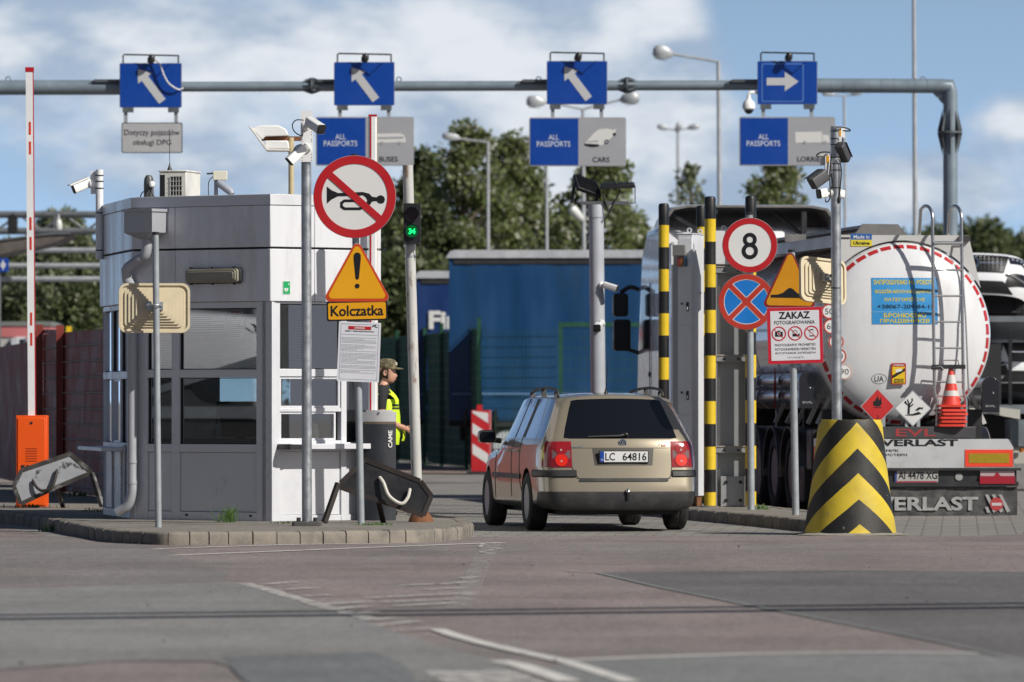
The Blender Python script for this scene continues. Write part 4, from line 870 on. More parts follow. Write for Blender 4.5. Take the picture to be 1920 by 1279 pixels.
def pane(f, s0, s1, h0, h1, d=-.012, name='window', sash=True):
    fm = MB(clad2); w = .022 if sash else .008
    if sash:
        f.slab(fm, s0, s0 + w, h0, h1, -.03, .012); f.slab(fm, s1 - w, s1, h0, h1, -.03, .012); f.slab(fm, s0 + w, s1 - w, h0, h0 + w, -.03, .011); f.slab(fm, s0 + w, s1 - w, h1 - w, h1, -.03, .011)
    else:
        fm.use(gap_m); f.slab(fm, s0, s0 + w, h0, h1, -.03, .004); f.slab(fm, s1 - w, s1, h0, h1, -.03, .004); f.slab(fm, s0 + w, s1 - w, h1 - w, h1, -.03, .003); f.slab(fm, s0 + w, s1 - w, h0, h0 + w, -.03, .003)
    wf = bpart(fm, name); g = MB(win); q = [f.P(s0 + w * .5, h0 + w * .5, d), f.P(s1 - w * .5, h0 + w * .5, d), f.P(s1 - w * .5, h1 - w * .5, d), f.P(s0 + w * .5, h1 - w * .5, d)]
    g.add(q, [(0, 1, 2, 3) if not f.flip else (3, 2, 1, 0)]); bpart(g, 'pane', wf); return wf
# front face (in shade)
h = lambda py: PH(py, 68.55)
for a, b in ((495, 520), (484, 495), (325, 339), (247, 279)):
    post(fr, fr.s(a) if a < 500 else .0, fr.s(b) if b < 500 else 0.08, d=.03 if a not in (495,) else .034)
post(fr, 0.0, fr.s(495) - .002, d=.034)
for s0, s1 in ((fr.s(339), fr.s(484)), (fr.s(279), fr.s(325))):
    s0, s1 = sorted((s0, s1)); rail(fr, s0, s1, h(578), hW - .004); rail(fr, s0, s1, h(708), h(693)); rail(fr, s0, s1, h(848), h(833)); rail(fr, s0, s1, KB, h(960))
    pane(fr, s0 + .002, s1 - .002, h(693) + .002, h(578) - .002, sash=False); pane(fr, s0 + .002, s1 - .002, h(833) + .002, h(708) - .002, sash=False)
    fr.slab(frame, s0 + .004, s1 - .004, h(960) + .004, h(848) - .004, -.04, .006)
# right face (in sun)
h = lambda py: PH(py, 68.3)
post(ri, 0.036, ri.s(522), d=.032); post(ri, ri.s(637), ri.s(647)); post(ri, ri.s(705), ri.L - .03, d=.03)
s0, s1 = ri.s(522) + .001, ri.s(637) - .001
rail(ri, s0, s1, h(570), hW - .004); rail(ri, s0, s1, h(706), h(692)); rail(ri, s0, s1, h(772), h(765)); rail(ri, s0, s1, h(846), h(826)); rail(ri, s0, s1, KB, h(966))
pane(ri, s0 + .001, s1 - .002, h(692) + .001, h(570) - .002, sash=False); pane(ri, s0 + .004, s1 - .004, h(765) + .002, h(706) - .004); pane(ri, s0 + .004, s1 - .06, h(826) + .002, h(772) - .002)
ri.slab(frame, s0 + .004, s1 - .004, h(966) + .004, h(846) - .004, -.04, .006)
s0, s1 = ri.s(647) + .001, ri.s(705) - .001
rail(ri, s0, s1, h(570), hW - .004); rail(ri, s0, s1, KB, h(966)); rail(ri, s0, s1, h(846), h(830)); pane(ri, s0 + .002, s1 - .002, h(830) + .002, h(570) - .002, sash=False)
ri.slab(frame, s0 + .004, s1 - .004, h(966) + .004, h(846) - .004, -.04, .006)
# oblique face towards the red fence
n3 = 3; Ls = le.L
post(le, .0, .5, d=.03)
h = lambda py: PH(py, 70.8)
for i in range(n3 + 1): post(le, .5 + (Ls - .5) * i / n3 - .03, .5 + (Ls - .5) * i / n3 + .03 - (.06 if i == n3 else 0), d=.028)
for i in range(n3):
    s0 = .5 + (Ls - .5) * i / n3 + .03; s1 = .5 + (Ls - .5) * (i + 1) / n3 - (.03 if i < n3 - 1 else .06)
    rail(le, s0, s1, h(582), hW - .004); rail(le, s0, s1, h(711), h(697)); rail(le, s0, s1, h(846), h(830)); rail(le, s0, s1, KB, h(955))
    pane(le, s0 + .002, s1 - .002, h(697) + .002, h(582) - .002, sash=False); pane(le, s0 + .002, s1 - .002, h(830) + .002, h(711) - .002, sash=(i == 1)); le.slab(frame, s0 + .004, s1 - .004, h(955) + .004, h(846) - .004, -.04, .006)
# rear faces
post(r1, 0.05, .5); post(r1, r1.L - .5, r1.L - .05); rail(r1, .5, r1.L - .5, 2.2, hW - .004); rail(r1, .5, r1.L - .5, KB, 1.15); pane(r1, .502, r1.L - .502, 1.152, 2.198, sash=True)
post(r2, 0.05, .9); post(r2, 1.75, r2.L - .05); rail(r2, .9, 1.75, 1.72, hW - .004); rail(r2, .9, 1.75, KB, 1.33); pane(r2, .902, 1.748, 1.332, 1.718, sash=True)
bpart(frame, 'wall_frame', bevel=.003)
# inside: floor, desk, ceiling, chair back, cupboards
ins = MB(inner); band(ins, -.16, KB, KB + .03); ins.use(mat('booth ceiling', (.5, .5, .5), .8)); band(ins, -.16, hW - .06, hW - .02); bpart(ins, 'floor_and_ceiling')
dk = MB(inner_d); fr.slab(dk, .15, fr.L - .1, .96, 1.0, -.55, -.06); ri.slab(dk, .6, ri.L - .1, .96, 1.0, -.45, -.06); fr.slab(dk, .7, 1.3, 1.02, 1.40, -.62, -.58); fr.slab(dk, .95, 1.05, 1.0, 1.1, -.64, -.6); fr.slab(dk, .1, .5, KB + .05, 1.62, -1.5, -1.1); bpart(dk, 'desk')
bl = MB(mat('blind slats', (.24, .25, .24), .5))
for s0, s1 in ((fr.s(484) + .01, fr.s(339) - .01), (fr.s(325) + .01, fr.s(279) - .01)):
    for i in range(24): z_ = PH(580, 68.6) - .012 - i * .0265; fr.slab(bl, s0, s1, z_ - .0015, z_ + .0015, -.085, -.063)
for i in range(24): z_ = PH(574, 68.3) - .012 - i * .0285; ri.slab(bl, ri.s(555), ri.s(633), z_ - .0015, z_ + .0015, -.085, -.063)
bpart(bl, 'window_blind_slats')
cu = MB(mat('pale curtain', (.42, .43, .42), .8)); ri.slab(cu, ri.s(526), ri.s(546), 1.3, 2.4, -.2, -.17); bpart(cu, 'curtain')
# counters
ct = MB(clad2); ri.slab(ct, ri.s(521), ri.s(690), PH(842, 68.3), PH(832, 68.3), .03, .27); ri.slab(ct, ri.s(521), ri.s(690), PH(842, 68.3) - .02, PH(842, 68.3), .03, .05); bpart(ct, 'counter', bevel=.004)
ct = MB(clad2); le.slab(ct, .6, le.L - .1, PH(845, 70.8), PH(838, 70.8), .03, .32); bpart(ct, 'counter', bevel=.004)
ct = MB(black_pl); ri.slab(ct, ri.s(520) - .02, ri.s(542), PH(842, 68.3) - .003, PH(833, 68.3) + .002, .03, .275); bpart(ct, 'counter_end')
vt = MB(gap_m)
for px in (301, 353, 473): s_ = fr.s(px); fr.slab(vt, s_ - .02, s_ + .02, PH(968, 68.6), PH(964, 68.6), .02, .0285)
bpart(vt, 'weep_vent')
# rainwater hopper and downpipe
pipe_m = mat('grey downpipe', (.40, .41, .44), .38, .2, var=.05)
hp = MB(pipe_m); s0, s1 = sorted((front.s(260), front.s(315))); hb, ht = PH(437, 69), PH(398, 69); mid = (s0 + s1) / 2
front.slab(hp, s0 - .005, s1 + .005, ht, ht + .03, 0.001, .27); front.slab(hp, s0 + .01, s1 - .01, hb, ht - .001, 0.001, .25)
q = [(s0 + .01, hb - .001, .002), (s1 - .01, hb - .001, .002), (s1 - .01, hb - .001, .25), (s0 + .01, hb - .001, .25)]; q2 = [(mid - .06, hb - .07, .03), (mid + .06, hb - .07, .03), (mid + .06, hb - .07, .15), (mid - .06, hb - .07, .15)]
hp.add([front.P(*x) for x in q + q2], [(0, 1, 5, 4), (1, 2, 6, 5), (2, 3, 7, 6), (3, 0, 4, 7), (4, 5, 6, 7)]); bpart(hp, 'rain_hopper')
def fp(px, py, d): s_ = front.s(px); return front.P(s_, front.h(px, py), d)
dp = MB(pipe_m); pts = bez([fp(287, 446, .10), fp(286, 470, .10), fp(280, 482, .10), fp(262, 494, .10), fp(249, 506, .10), fp(247.5, 525, .08), fp(247.5, 600, .06)], 6)
pts += [front.P(front.s(248), .75, .06)] + bez([front.P(front.s(248) - .0, .6, .06), front.P(front.s(248) - .0, .42, .06), front.P(front.s(248) + .05, .28, .075), front.P(front.s(248) + .17, .2, .11)], 5)
pts = [p + Vector((.04, 0, 0)) if p.z < 2.7 else p for p in pts]
dp.tube(pts, .056, 16); 
for p in (pts[2], pts[14], pts[24], pts[-17], pts[-14]): dp.lathe([(.062, -.015), (.062, .015)], p, (0, 0, 1), 16)
bpart(dp, 'downpipe')
cond = MB(galv); s_ = .62; cond.tube([le.P(s_, .3, .06), le.P(s_, .93, .06)], .02, 10); cond.lathe([(.035, 0), (.035, .05)], le.P(s_, .35, .06), n=10); cond.lathe([(.035, 0), (.035, .05)], le.P(s_, .86, .06), n=10); bpart(cond, 'cable_conduit')

# things fixed to or standing in the booth
def fthing(f, name, label, cat, px, py, d): p = f.P(f.s(px), f.h(px, py), d); a = math.degrees(math.atan2(-f.N.x, f.N.y)) + 180; return thing(name, label, cat, p, a), f
t, f = fthing(front, 'wall_lamp', 'long dusty bulkhead lamp on the shaded booth wall above the window', 'lamp', 405, 517.5, .001)
d = MB(dark_m); d.prism(rrect(.745, .17, .04), (0, 0, 0), d=.05); [d.box(x - .015, x + .015, -.06, -.045, z_ - .012, z_ + .012) for x in (-.3, 0, .3) for z_ in (-.085, .085)]; d.build('base', t)
lens = MB(mat('dusty lamp lens', (.27, .255, .20), .45, var=.18, scale=3, stretch=(1, 1, 4))); [lens.prism(rrect(w_, h_, r_), (0, -.0501 - dd, 0), d=e) for w_, h_, r_, dd, e in ((.73, .15, .035, 0, .03), (.70, .125, .035, .03, .018), (.66, .09, .03, .048, .010))]; lens.build('lens', t, bevel=.006)
t, f = fthing(right, 'first_aid_sign', 'small green defibrillator heart sign on the sunlit booth wall', 'sign', 537, 539.5, .001)
d = MB(sign_white); d.prism(rrect(.098, .145, .004), d=.003); d.use(mat('sign green', (.005, .33, .10), .4)); d.prism(rrect(.088, .135, .003), d=.0045)
d.use(sign_white); hrt = [(.026 * 16 * math.sin(a) ** 3 / 16, .026 * (13 * math.cos(a) - 5 * math.cos(2 * a) - 2 * math.cos(3 * a) - math.cos(4 * a)) / 16) for a in [2 * math.pi * i / 28 for i in range(28)]]
d.prism([(x - .006, y - .022) for x, y in hrt], d=.006); d.box(.016, .036, -.006, -.0, .036, .043); d.box(.0225, .0295, -.0065, -.0, .030, .049); d.use(MATS['sign green']); d.prism([(-.004, -.012), (-.012, -.026), (-.006, -.026), (-.009, -.038), (.003, -.022), (-.004, -.022)], d=.0075); d.build('panel', t)
def poster(label, x0, y0, x1, y1, col, f=fr, lines=0, band_=None):
    c = ((x0 + x1) / 2, (y0 + y1) / 2); t, _ = fthing(f, 'window_notice', label, 'notice', c[0], c[1], -.028); sc = f.L and abs(f.s(x1) - f.s(x0)); w = sc; h_ = (y1 - y0) * 68.6 / F
    d = MB(mat('paper %s' % label[:12], tuple(min(.8, q * 1.35) for q in col), .5)); d.prism(rrect(w, h_, .004), (0, .004, 0), d=.003); d.build('sheet', t)
    if lines:
        l = MB(mat('print grey', (.10, .11, .12), .6)); r = random.Random(int(x0))
        for i in range(lines):
            z_ = h_ * (.34 - .74 * i / max(1, lines - 1)); ww = w * r.uniform(.45, .85); l.box(-w * .42, -w * .42 + ww, -.0008, .0003, z_ - .0035, z_ + .0035)
        if band_: l.use(sign_red).box(-w * .38, w * .2, -.001, .0003, h_ * .38, h_ * .46); l.use(sign_blk).prism([(w * .25, h_ * .38), (w * .42, h_ * .45), (w * .4, h_ * .47), (w * .26, h_ * .41)], (0, 0, 0), d=.001)
        l.build('print', t)
poster('wide pale notice sheet taped inside the booth window beside the mirror', 348, 581, 423, 622, (.50, .54, .53), lines=9)
poster('narrow notice with a red bar taped inside the booth window', 425, 581, 454, 636, (.52, .55, .53), lines=12, band_=True)
poster('blue notice sheet in the corner of the booth window', 455, 579, 484, 635, (.01, .10, .24), lines=6)
def bottle(label, px, py0, hh, col, pump=True, f=fr):
    p = f.P(f.s(px), 1.0, -.11); t = thing('pump_bottle', label, 'bottle', (p.x, p.y, 1.0)); s = hh
    d = MB(mat('bottle %s' % label[:14], col, .2)); d.lathe([(.03, 0), (.034, .004), (.034, s * .58), (.028, s * .66), (.012, s * .70), (.012, s * .74)], n=18); d.build('bottle_body', t)
    d = MB(white_pl); d.lathe([(.014, s * .74), (.014, s * .80), (.005, s * .81), (.005, s * .92)], n=12); d.box(-.028, .008, -.006, .006, s * .92, s * .97); d.build('pump', t)
    d = MB(mat('bottle label ' + label[:9], (.18, .3, .33), .5)); d.lathe([(.0346, s * .12), (.0346, s * .48)], n=18); d.build('sticker', t)
bottle('squat pump bottle on the sill inside the booth window', 386, 800, .20, (.42, .50, .47)); bottle('taller clear pump bottle beside the squat one in the booth window', 398, 795, .235, (.32, .44, .52))
t = thing('white_jar', 'white jar standing behind the low sliding window of the booth', 'jar', ri.P(ri.s(599), 1.0, -.1)); d = MB(white_pl); d.lathe([(.045, 0), (.048, .01), (.048, .10), (.035, .12)], n=20); d.build('jar_body', t); d = MB(white_pl); d.lathe([(.042, .121), (.042, .16), (.03, .165), (.001, .165)], n=20); d.build('lid', t)

# roof gear
RO = hT + .006
def roof_pt(px, z): return (PX(px, z), z, RO)
acw = mat('weathered white casing', (.62, .61, .57), .5, var=.1, scale=4)
zac = 71.0; t = thing('air_conditioner', 'weathered air conditioner fan box on the booth roof', 'air conditioner', roof_pt(323, zac), -14); k = zac / F; H_ = PH(321, zac) - RO
d = MB(acw); d.box(-.15, .16, 0, .55, .05, H_ - .01); d.box(-.16, .17, -.01, .56, H_ - .01, H_ + .012); d.build('casing', t, bevel=.01)
d = MB(black_pl); d.box(-.02, .115, -.004, -.001, .07, H_ - .06); d.box(-.156, -.151, .06, .5, .08, H_ - .07); d.box(-.142, -.085, -.004, -.001, .06, H_ - .04); d.build('fan_opening', t)
d = MB(acw); [d.box(-.02 + i * .033, -.016 + i * .033, -.012, -.006, .07, H_ - .06) for i in range(5)]; [d.box(-.03, .125, -.014, -.008, .07 + i * (H_ - .13) / 4, .075 + i * (H_ - .13) / 4) for i in range(5)]; d.build('grille', t); d = MB(dark_m); d.box(-.13, -.09, .02, .5, 0, .049); d.box(.1, .14, .02, .5, 0, .049); d.build('foot_rail', t)
t = thing('whip_antenna', 'thin whip antenna with a black base above the fan box', 'antenna', (PX(318, 70.9), 70.9, PH(321, 70.9) + .012)); d = MB(black_pl); d.lathe([(.03, 0), (.02, .02), (.008, .06), (.004, .08)], n=10); d.build('base', t); d = MB(dark_m); d.tube([(0, 0, .08), (0, 0, .42)], .0035, 6); d.build('whip', t)
z0 = 70.4; t = thing('siren', 'dark rounded siren with a cable on the booth roof beside the fan box', 'siren', roof_pt(279, z0)); d = MB(mat('siren grey', (.09, .09, .095), .45, var=.2)); H_ = PH(328, z0) - RO
d.lathe([(.055, 0), (.055, H_ - .09), (.05, H_ - .04), (.03, H_ - .005), (.001, H_)], n=18); d.build('housing', t); d = MB(white_pl); d.lathe([(.03, 0), (.035, .03), (.02, .05), (.001, .05)], (.03, -.055, H_ - .10), (.4, -1, -.2), 14); d.build('lens', t); d = MB(black_pl); d.tube(bez([(.05, -.05, H_ * .55), (.0, -.07, H_ * .4), (-.07, -.05, H_ * .3), (-.1, -.03, 0)]), .006, 6); d.tube(bez([(.04, -.05, H_ * .5), (.03, -.07, H_ * .3), (.08, -.05, .03), (.14, .0, .02)]), .006, 6); d.build('cable', t)
def bullet(name, label, loc, aim, L_=.26, w=.10, h=.095, body=None, hood=True, mount=None, front_col=None):
    """box-section bullet camera looking along aim, fixed to mount"""
    t = thing(name, label, 'camera', loc); a = Vector(aim).normalized(); r = a.cross(Vector((0, 0, 1))).normalized(); u = r.cross(a); bm_ = body or white_pl; b = MB(bm_); rows = []
    for s_, q in ((-.5, .75), (-.47, .95), (-.42, 1), (.40, 1), (.42, 1.02), (.5, 1.02)): rows.append([a * (L_ * s_) + r * (x * q) + u * (y * q) for x, y in rrect(w, h, .022, 4)])
    b.grid(rows, True); n = len(rows[0]); b.f.append(tuple(range(n - 1, -1, -1))); b.mi.append(0)
    b.build('housing', t, smooth=50); g = MB(front_col or black_pl); g.add([a * (L_ * .499) + r * x + u * y for x, y in rrect(w * 1.0, h * 1.0, .022, 4)], [tuple(range(n))]); g.lathe([(.035, 0), (.035, .004)], a * (L_ * .499), a, 16); g.build('lens', t)
    if hood: hd = MB(bm_); hd.grid([[a * (L_ * s_) + r * (x * w * .54) + u * (h * .5 + .006 + (.012 if abs(x) < .9 else 0)) for x in (-1.06, -.85, 0, .85, 1.06)] for s_ in (-.35, .62)]); hd.grid([[a * (L_ * s_) + r * (x * w * .54) + u * (h * .5 + .003 + (.012 if abs(x) < .9 else 0)) for x in (1.06, .85, 0, -.85, -1.06)] for s_ in (-.35, .62)]); hd.build('sun_hood', t)
    if mount is not None: mv = Vector(mount) - Vector(loc); m_ = MB(bm_); m_.tube([mv, mv * .5 + Vector((0, 0, -.01)), -a * L_ * .3 - u * h * .5], .018, 10); m_.lathe([(.05, 0), (.05, .015), (.035, .03)], mv, -mv.normalized() if mv.length else (0, -1, 0), 18); m_.build('arm', t)
    return t
zp = 72.0; t = thing('camera_mast', 'white mast strapped to the booth corner with a camera on its back plate', 'mast', (PX(188, zp), zp - .14, KB)); H_ = PH(319, zp) - KB; d = MB(white_p); d.tube([(0, 0, PH(487, zp) - KB), (0, 0, H_)], .043, 16); d.build('pole', t); d = MB(dark_m); [d.lathe([(.047, -.006), (.047, .006)], (0, 0, PH(y, zp) - KB), n=16) for y in (330, 341, 354, 400, 470)]; d.box(-.02, .02, .03, .1, PH(480, zp) - KB, PH(474, zp) - KB); d.build('strap', t)
d = MB(white_p); d.box(-.10, -.04, .02, .10, PH(364, zp) - KB, PH(322, zp) - KB); d.build('back_plate', t)
bullet('surveillance_camera', 'white camera on the mast at the booth corner looking down the red fence', (PX(157, zp), zp - .1, PH(348, zp)), (-.8, -.35, -.36), .25, .10, .10, mount=(PX(173, zp), zp - .1, PH(345, zp)))
z0 = 69.6; t = thing('roof_camera', 'cream junction box on a stub with a sloping grey camera on the booth roof', 'camera', roof_pt(412, z0)); k = z0 / F; H_ = PH(320, z0) - RO
d = MB(mat('cream plastic', (.66, .64, .52), .5)); d.prism(rrect(.155, .10, .015, c=(.005, H_ - .055)), (0, .04, 0), d=.09); d.build('junction_box', t, bevel=.006); d = MB(mat('grey camera body', (.30, .32, .37), .45)); d.tube([(-.04, 0, 0), (-.04, 0, H_ - .106)], .022, 12); d.build('stub', t); d = MB(MATS['grey camera body']); d.tube([(-.02, -.03, H_ - .12), (.01, -.04, H_ - .15), (.12, -.08, .07), (.14, -.09, .04)], [.03, .042, .042, .03], 16); d.build('housing', t); d = MB(cable_m); d.tube(bez([(-.07, 0, H_ - .06), (-.12, 0, H_ - .13), (-.12, 0, .0)]), .005, 6); d.tube([(-.07, 0, H_ - .03), (-.14, -.02, H_ - .035)], .009, 6); d.build('cable', t)
zfl = 70.2; t = thing('floodlight', 'white floodlight on a rusty arm above the booth roof', 'floodlight', roof_pt(546, zfl)); k = zfl / F; q = lambda px, py, d=0: ((px - 546) * k, d, PH(py, zfl) - RO)
d = MB(mat('stained cream pole', (.48, .40, .24), .6, var=.2, scale=3, dirt=(.2, .15, .1), dirt_amt=.6, dscale=4)); d.tube([(0, 0, 0), q(546, 258)], .031, 14); d.build('pole', t); d = MB(rust); d.beam(q(491, 260, -.03), q(566, 260, .03), .05, .05); d.build('arm', t)
d = MB(white_pl); pr = [(467, 238), (490, 235.5), (522, 236), (536, 243), (541, 254), (541, 256), (500, 256), (497, 262), (510, 266), (541, 266), (543, 283), (500, 283)]
d.prism([(q(x, y)[0], q(x, y)[2]) for x, y in [(472, 241), (490, 236), (523, 236), (537, 243), (542, 255), (498, 256.5), (493, 263)]], (0, .14, 0), d=.28); d.prism([(q(x, y)[0], q(x, y)[2]) for x, y in [(497, 264.5), (541, 264.5), (543, 280), (503, 280), (498, 276)]], (0, .14, 0), d=.28)
d.build('housing', t, bevel=.012); d = MB(acw); d.prism([(q(x, y)[0], q(x, y)[2]) for x, y in [(467, 238), (472, 239), (503, 280), (543, 281), (543, 284), (500, 284)]], (0, .17, 0), d=.34); d.build('visor', t, bevel=.006)
# ------------------------------------------------------------------ posts, signs, barriers on the booth island
def post_thing(label, px0, py0, z, px1, py1, r, m=None, name='sign_post', cap=True, h0=.126, cat='post', lean=None):
    x0 = PX(px0, z); t = thing(name, label, cat, (x0, z, h0)); top = (PX(px1, z) - x0, 0, PH(py1, z) - h0); d = MB(m or greypost); d.tube([(0, 0, -.0), top], r, 20); d.build('pole', t)
    if cap: c = MB(black_pl); c.lathe([(r * 1.06, -.02), (r * 1.06, .006), (r * .8, .012), (.001, .012)], top, n=18); c.build('cap', t)
    return t
def sthing(name, label, px, py, z, rotz=0, cat='sign'): return thing(name, label, cat, (PX(px, z), z, PH(py, z)), rotz)
def clamp(t, zl, r=.035, y=.07):
    d = MB(galv); d.box(-.06, .06, .012, .03, zl - .015, zl + .015); d.ring((0, 0), r, r + .006, (0, y, zl - .012), (1, 0, 0), (0, 1, 0), d=.024, n=20); d.build('clamp', t)
# mirror post and mirror seen from behind
zmr = 64.9; kM = zmr / F
post_thing('slim grey post at the kerb carrying the convex mirror', 297, 988, zmr, 291.5, 437, .0335)
cream = mat('cream mirror back', (.58, .50, .345), .5, var=.05, scale=3, dirt=(.4, .34, .25), dirt_amt=.3, dscale=4)
def mirror(label, px, py, z, w, h, rotz, tilt, roll):
    t = sthing('traffic_mirror', label, px, py, z, rotz, 'mirror'); t.rotation_euler = (R(tilt), R(roll), R(rotz)); d = MB(cream)
    d.prism(rrect(w, h, .085, 8), (0, .0, 0), d=.016); d.ring((0, 0), 0, 0.001, d=.001, n=3) if False else None
    rim = rrect(w, h, .085, 8); inn = rrect(w - .05, h - .05, .07, 8); d.grid([[(a, -.016, b) for a, b in rim], [(a * .995, -.034, b * .995) for a, b in rim], [(a, -.034, b) for a, b in inn], [(a, -.018, b) for a, b in inn]], True)
    sw, sh, y = w - .12, h - .12, -.017
    for i in range(6): d.prism(rrect(sw, sh, .03 if i else .05, 5, c=(0.0, 0.0)), (0, y + .001, 0), d=.017); y -= .0165; sw -= .075; sh -= .052
    d.build('back_shell', t, smooth=30); g = MB(chrome); g.grid([[((i - 6) / 6 * (w / 2 - .02), .012 + .05 * (1 - ((i - 6) / 6) ** 2) * (1 - ((j - 5) / 5) ** 2), (j - 5) / 5 * (h / 2 - .02)) for j in range(11)] for i in range(13)]); g.build('mirror_face', t)
    b = MB(galv); b.box(-.085, -.03, y - .05, y, -.03, .05); b.box(.03, .085, y - .05, y, -.03, .05); b.box(-.085, .085, y - .035, y - .02, -.012, .03); b.lathe([(.018, 0), (.018, .09)], (-.06, y - .04, .012), (0, -1, 0), 12); b.tube(bez([(-.075, y - .05, .01), (-.04, y - .15, .01), (.04, y - .15, .01), (.075, y - .05, .01)]), .007, 8); b.build('bracket', t); return t
mirror('cream back of a convex traffic mirror held by the slim kerb post before the booth', 289.5, 578, zmr + .20, 134 * kM, 94 * kM, 4, -4, 0)

# galvanised camera post
zcp = 65.6; kc = zcp / F
t = post_thing('thick galvanised camera post on a dark bolted foot before the booth corner', 575.5, 985, zcp, 574, 214, .052, galv, 'camera_post', cap=False)
d = MB(mat('dark concrete foot', (.07, .068, .065), .85, var=.3, bump=.4)); d.prism(rrect(.30, .24, .03), (0, 0, -.004), (1, 0, 0), (0, 1, 0), d=.05); d.build('foot', t, bevel=.008)
d = MB(black_pl); [d.tube([(x, y, .04), (x, y, .085)], .02, 8) or d.lathe([(.026, .085), (.026, .10), (.014, .11), (.014, .135), (.001, .14)], (x, y, 0), n=6) for x in (-.085, .085) for y in (-.07, .07)]; d.build('anchor_bolt', t)
d = MB(white_p); d.box(-.062, .062, -.066, -.054, PH(304, zcp) - .126, PH(208, zcp) - .126); d.box(-.062, -.054, -.054, -.02, PH(304, zcp) - .126, PH(208, zcp) - .126); d.use(gap_m); [d.box(x - .004, x + .004, -.0672, -.066, PH(y, zcp) - .126 - .004, PH(y, zcp) - .126 + .004) for x in (-.045, .05) for y in (248, 253, 262, 266, 290, 296, 301)]; d.build('back_plate', t)
bullet('surveillance_camera', 'upper white box camera with black face on the galvanised post', (PX(592, zcp), zcp - .26, PH(237, zcp)), (.52, -.72, -.36), .25, .105, .10, mount=(PX(574, zcp), zcp - .07, PH(236, zcp)), hood=False)
bullet('surveillance_camera', 'lower white tube camera tipped steeply down on the galvanised post', (PX(557, zcp), zcp - .17, PH(291, zcp)), (-.62, -.25, -.62), .22, .10, .10, mount=(PX(577, zcp), zcp - .07, PH(277, zcp)), hood=False)
d = MB(cable_m); c = lambda px, py, y=-.09: (PX(px, zcp), zcp + y, PH(py, zcp)); d.tube(bez([c(570, 226), c(556, 226), c(549, 234), c(551, 245), c(558, 252), c(567, 256)]), .006, 6); d.tube(bez([c(566, 271), c(556, 275), c(551, 283), c(550, 290)]), .006, 6); d.build('camera_cable', label='black looped camera cable on the galvanised post plate', cat='cable', origin=c(570, 226))

# sign post with horn ban, warning triangle, name plate and notice
zs1 = 66.3; k1 = zs1 / F
post_thing('slim grey post carrying the horn ban, spike warning and notice', 677, 983, zs1, 664, 291, .037)
zf = zs1 - .075
t = sthing('no_horn_sign', 'round white sign with red rim and slash over a black horn', 665, 369, zf); r = 77 * zf / F; kk = zf / F
def rs(px, py): return ((px - 665) * kk, (369 - py) * kk)
d = MB(back_al); d.prism(circle(r + .004, 64), (0, .012, 0), d=.010); d.use(sign_white); d.prism(circle(r, 64), (0, .002, 0), d=.003)
horn = [(613, 350), (622, 357), (634, 362), (680, 360), (692, 363), (698, 369), (706, 370), (710, 367), (715, 366), (720, 369), (722, 374), (720, 380), (715, 382), (710, 381), (706, 377), (698, 378), (694, 384), (688, 388), (680, 390), (680, 385), (686, 382), (689, 376), (686, 370), (680, 366), (672, 367.5), (634, 368), (622, 374), (613, 382)]
d.use(sign_blk); d.prism([rs(*p) for p in horn], (0, -.001, 0), d=.003)
d.add([], []); lp = [rs(x, y) for x, y in ((645, 374), (676, 374), (684, 379), (684, 389), (676, 394), (645, 394), (638, 389), (638, 379))]; li = [rs(x, y) for x, y in ((647, 379), (674, 379), (679, 382), (679, 386), (674, 389), (647, 389), (643, 386), (643, 382))]
d.grid([[(a, -.004, b) for a, b in lp], [(a, -.004, b) for a, b in li]], True)
d.use(sign_red); d.ring((0, 0), r * .80, r, (0, -.002, 0), d=.004, n=72); ca = R(-41.5); u_ = Vector((math.cos(ca), math.sin(ca))); v_ = Vector((-u_.y, u_.x)); w_ = r * .085; e_ = r * .815
d.prism([tuple(u_ * a + v_ * b) for a, b in ((-e_, -w_), (e_, -w_), (e_, w_), (-e_, w_))], (0, -.005, 0), d=.003); d.build('plate', t); clamp(t, .12); clamp(t, -.12)
t = sthing('spike_warning_sign', 'yellow warning triangle with red edge and black exclamation mark', 669.5, 506.5, zf); w, h = 128 * kk, 116 * kk
d = MB(back_al); d.prism(rtri(w + .02, h + .018, .05), (0, .012, 0), d=.01); d.use(mat('sign orange red', (.52, .055, .012), .38, var=.05)); d.prism(rtri(w + .014, h + .012, .05), (0, .002, 0), d=.003); d.use(sign_yel); d.prism(rtri(w - .075, h - .062, .035), (0, -.0005, -.006), d=.003)
d.use(sign_blk); d.prism([(-.037, .13), (-.036, .17), (-.02, .19), (.0, .194), (.02, .19), (.036, .17), (.037, .13), (.018, -.07), (.010, -.085), (-.010, -.085), (-.018, -.07)], (.002, -.0032, -.012), d=.003); d.prism(circle(.025, 24, (.002, -.165)), (0, -.0032, 0), d=.003); d.build('plate', t); clamp(t, -.1)
t = sthing('name_plate', 'yellow plate with black wording under the exclamation triangle', 669.5, 583, zf, 0); t.rotation_euler = (0, R(-1.2), 0)
d = MB(sign_blk); d.prism(rrect(114 * kk, 37 * kk, .022), (0, .012, 0), d=.012); d.use(sign_yel); d.prism(rrect(108 * kk, 31 * kk, .016), (0, 0, 0), d=.003); d.build('plate', t); l = MB(sign_blk); l.text('Kolczatka', (0, .002), 99 * kk, 20 * kk, off=.005, bold=.022); l.build('lettering', t); clamp(t, 0)
t = sthing('monitoring_notice', 'white notice with a red bar and lines of small print below the yellow plate', 673, 660, zf, 0); t.rotation_euler = (0, R(2.2), 0); nw, nh = 79 * kk, 112 * kk
d = MB(mat('notice white', (.62, .63, .67), .4, var=.03, scale=2)); d.prism(rrect(nw, nh, .006), (0, .012, 0), d=.012); d.use(mat('notice line', (.16, .19, .28), .5)); d.use(MATS['notice line'])
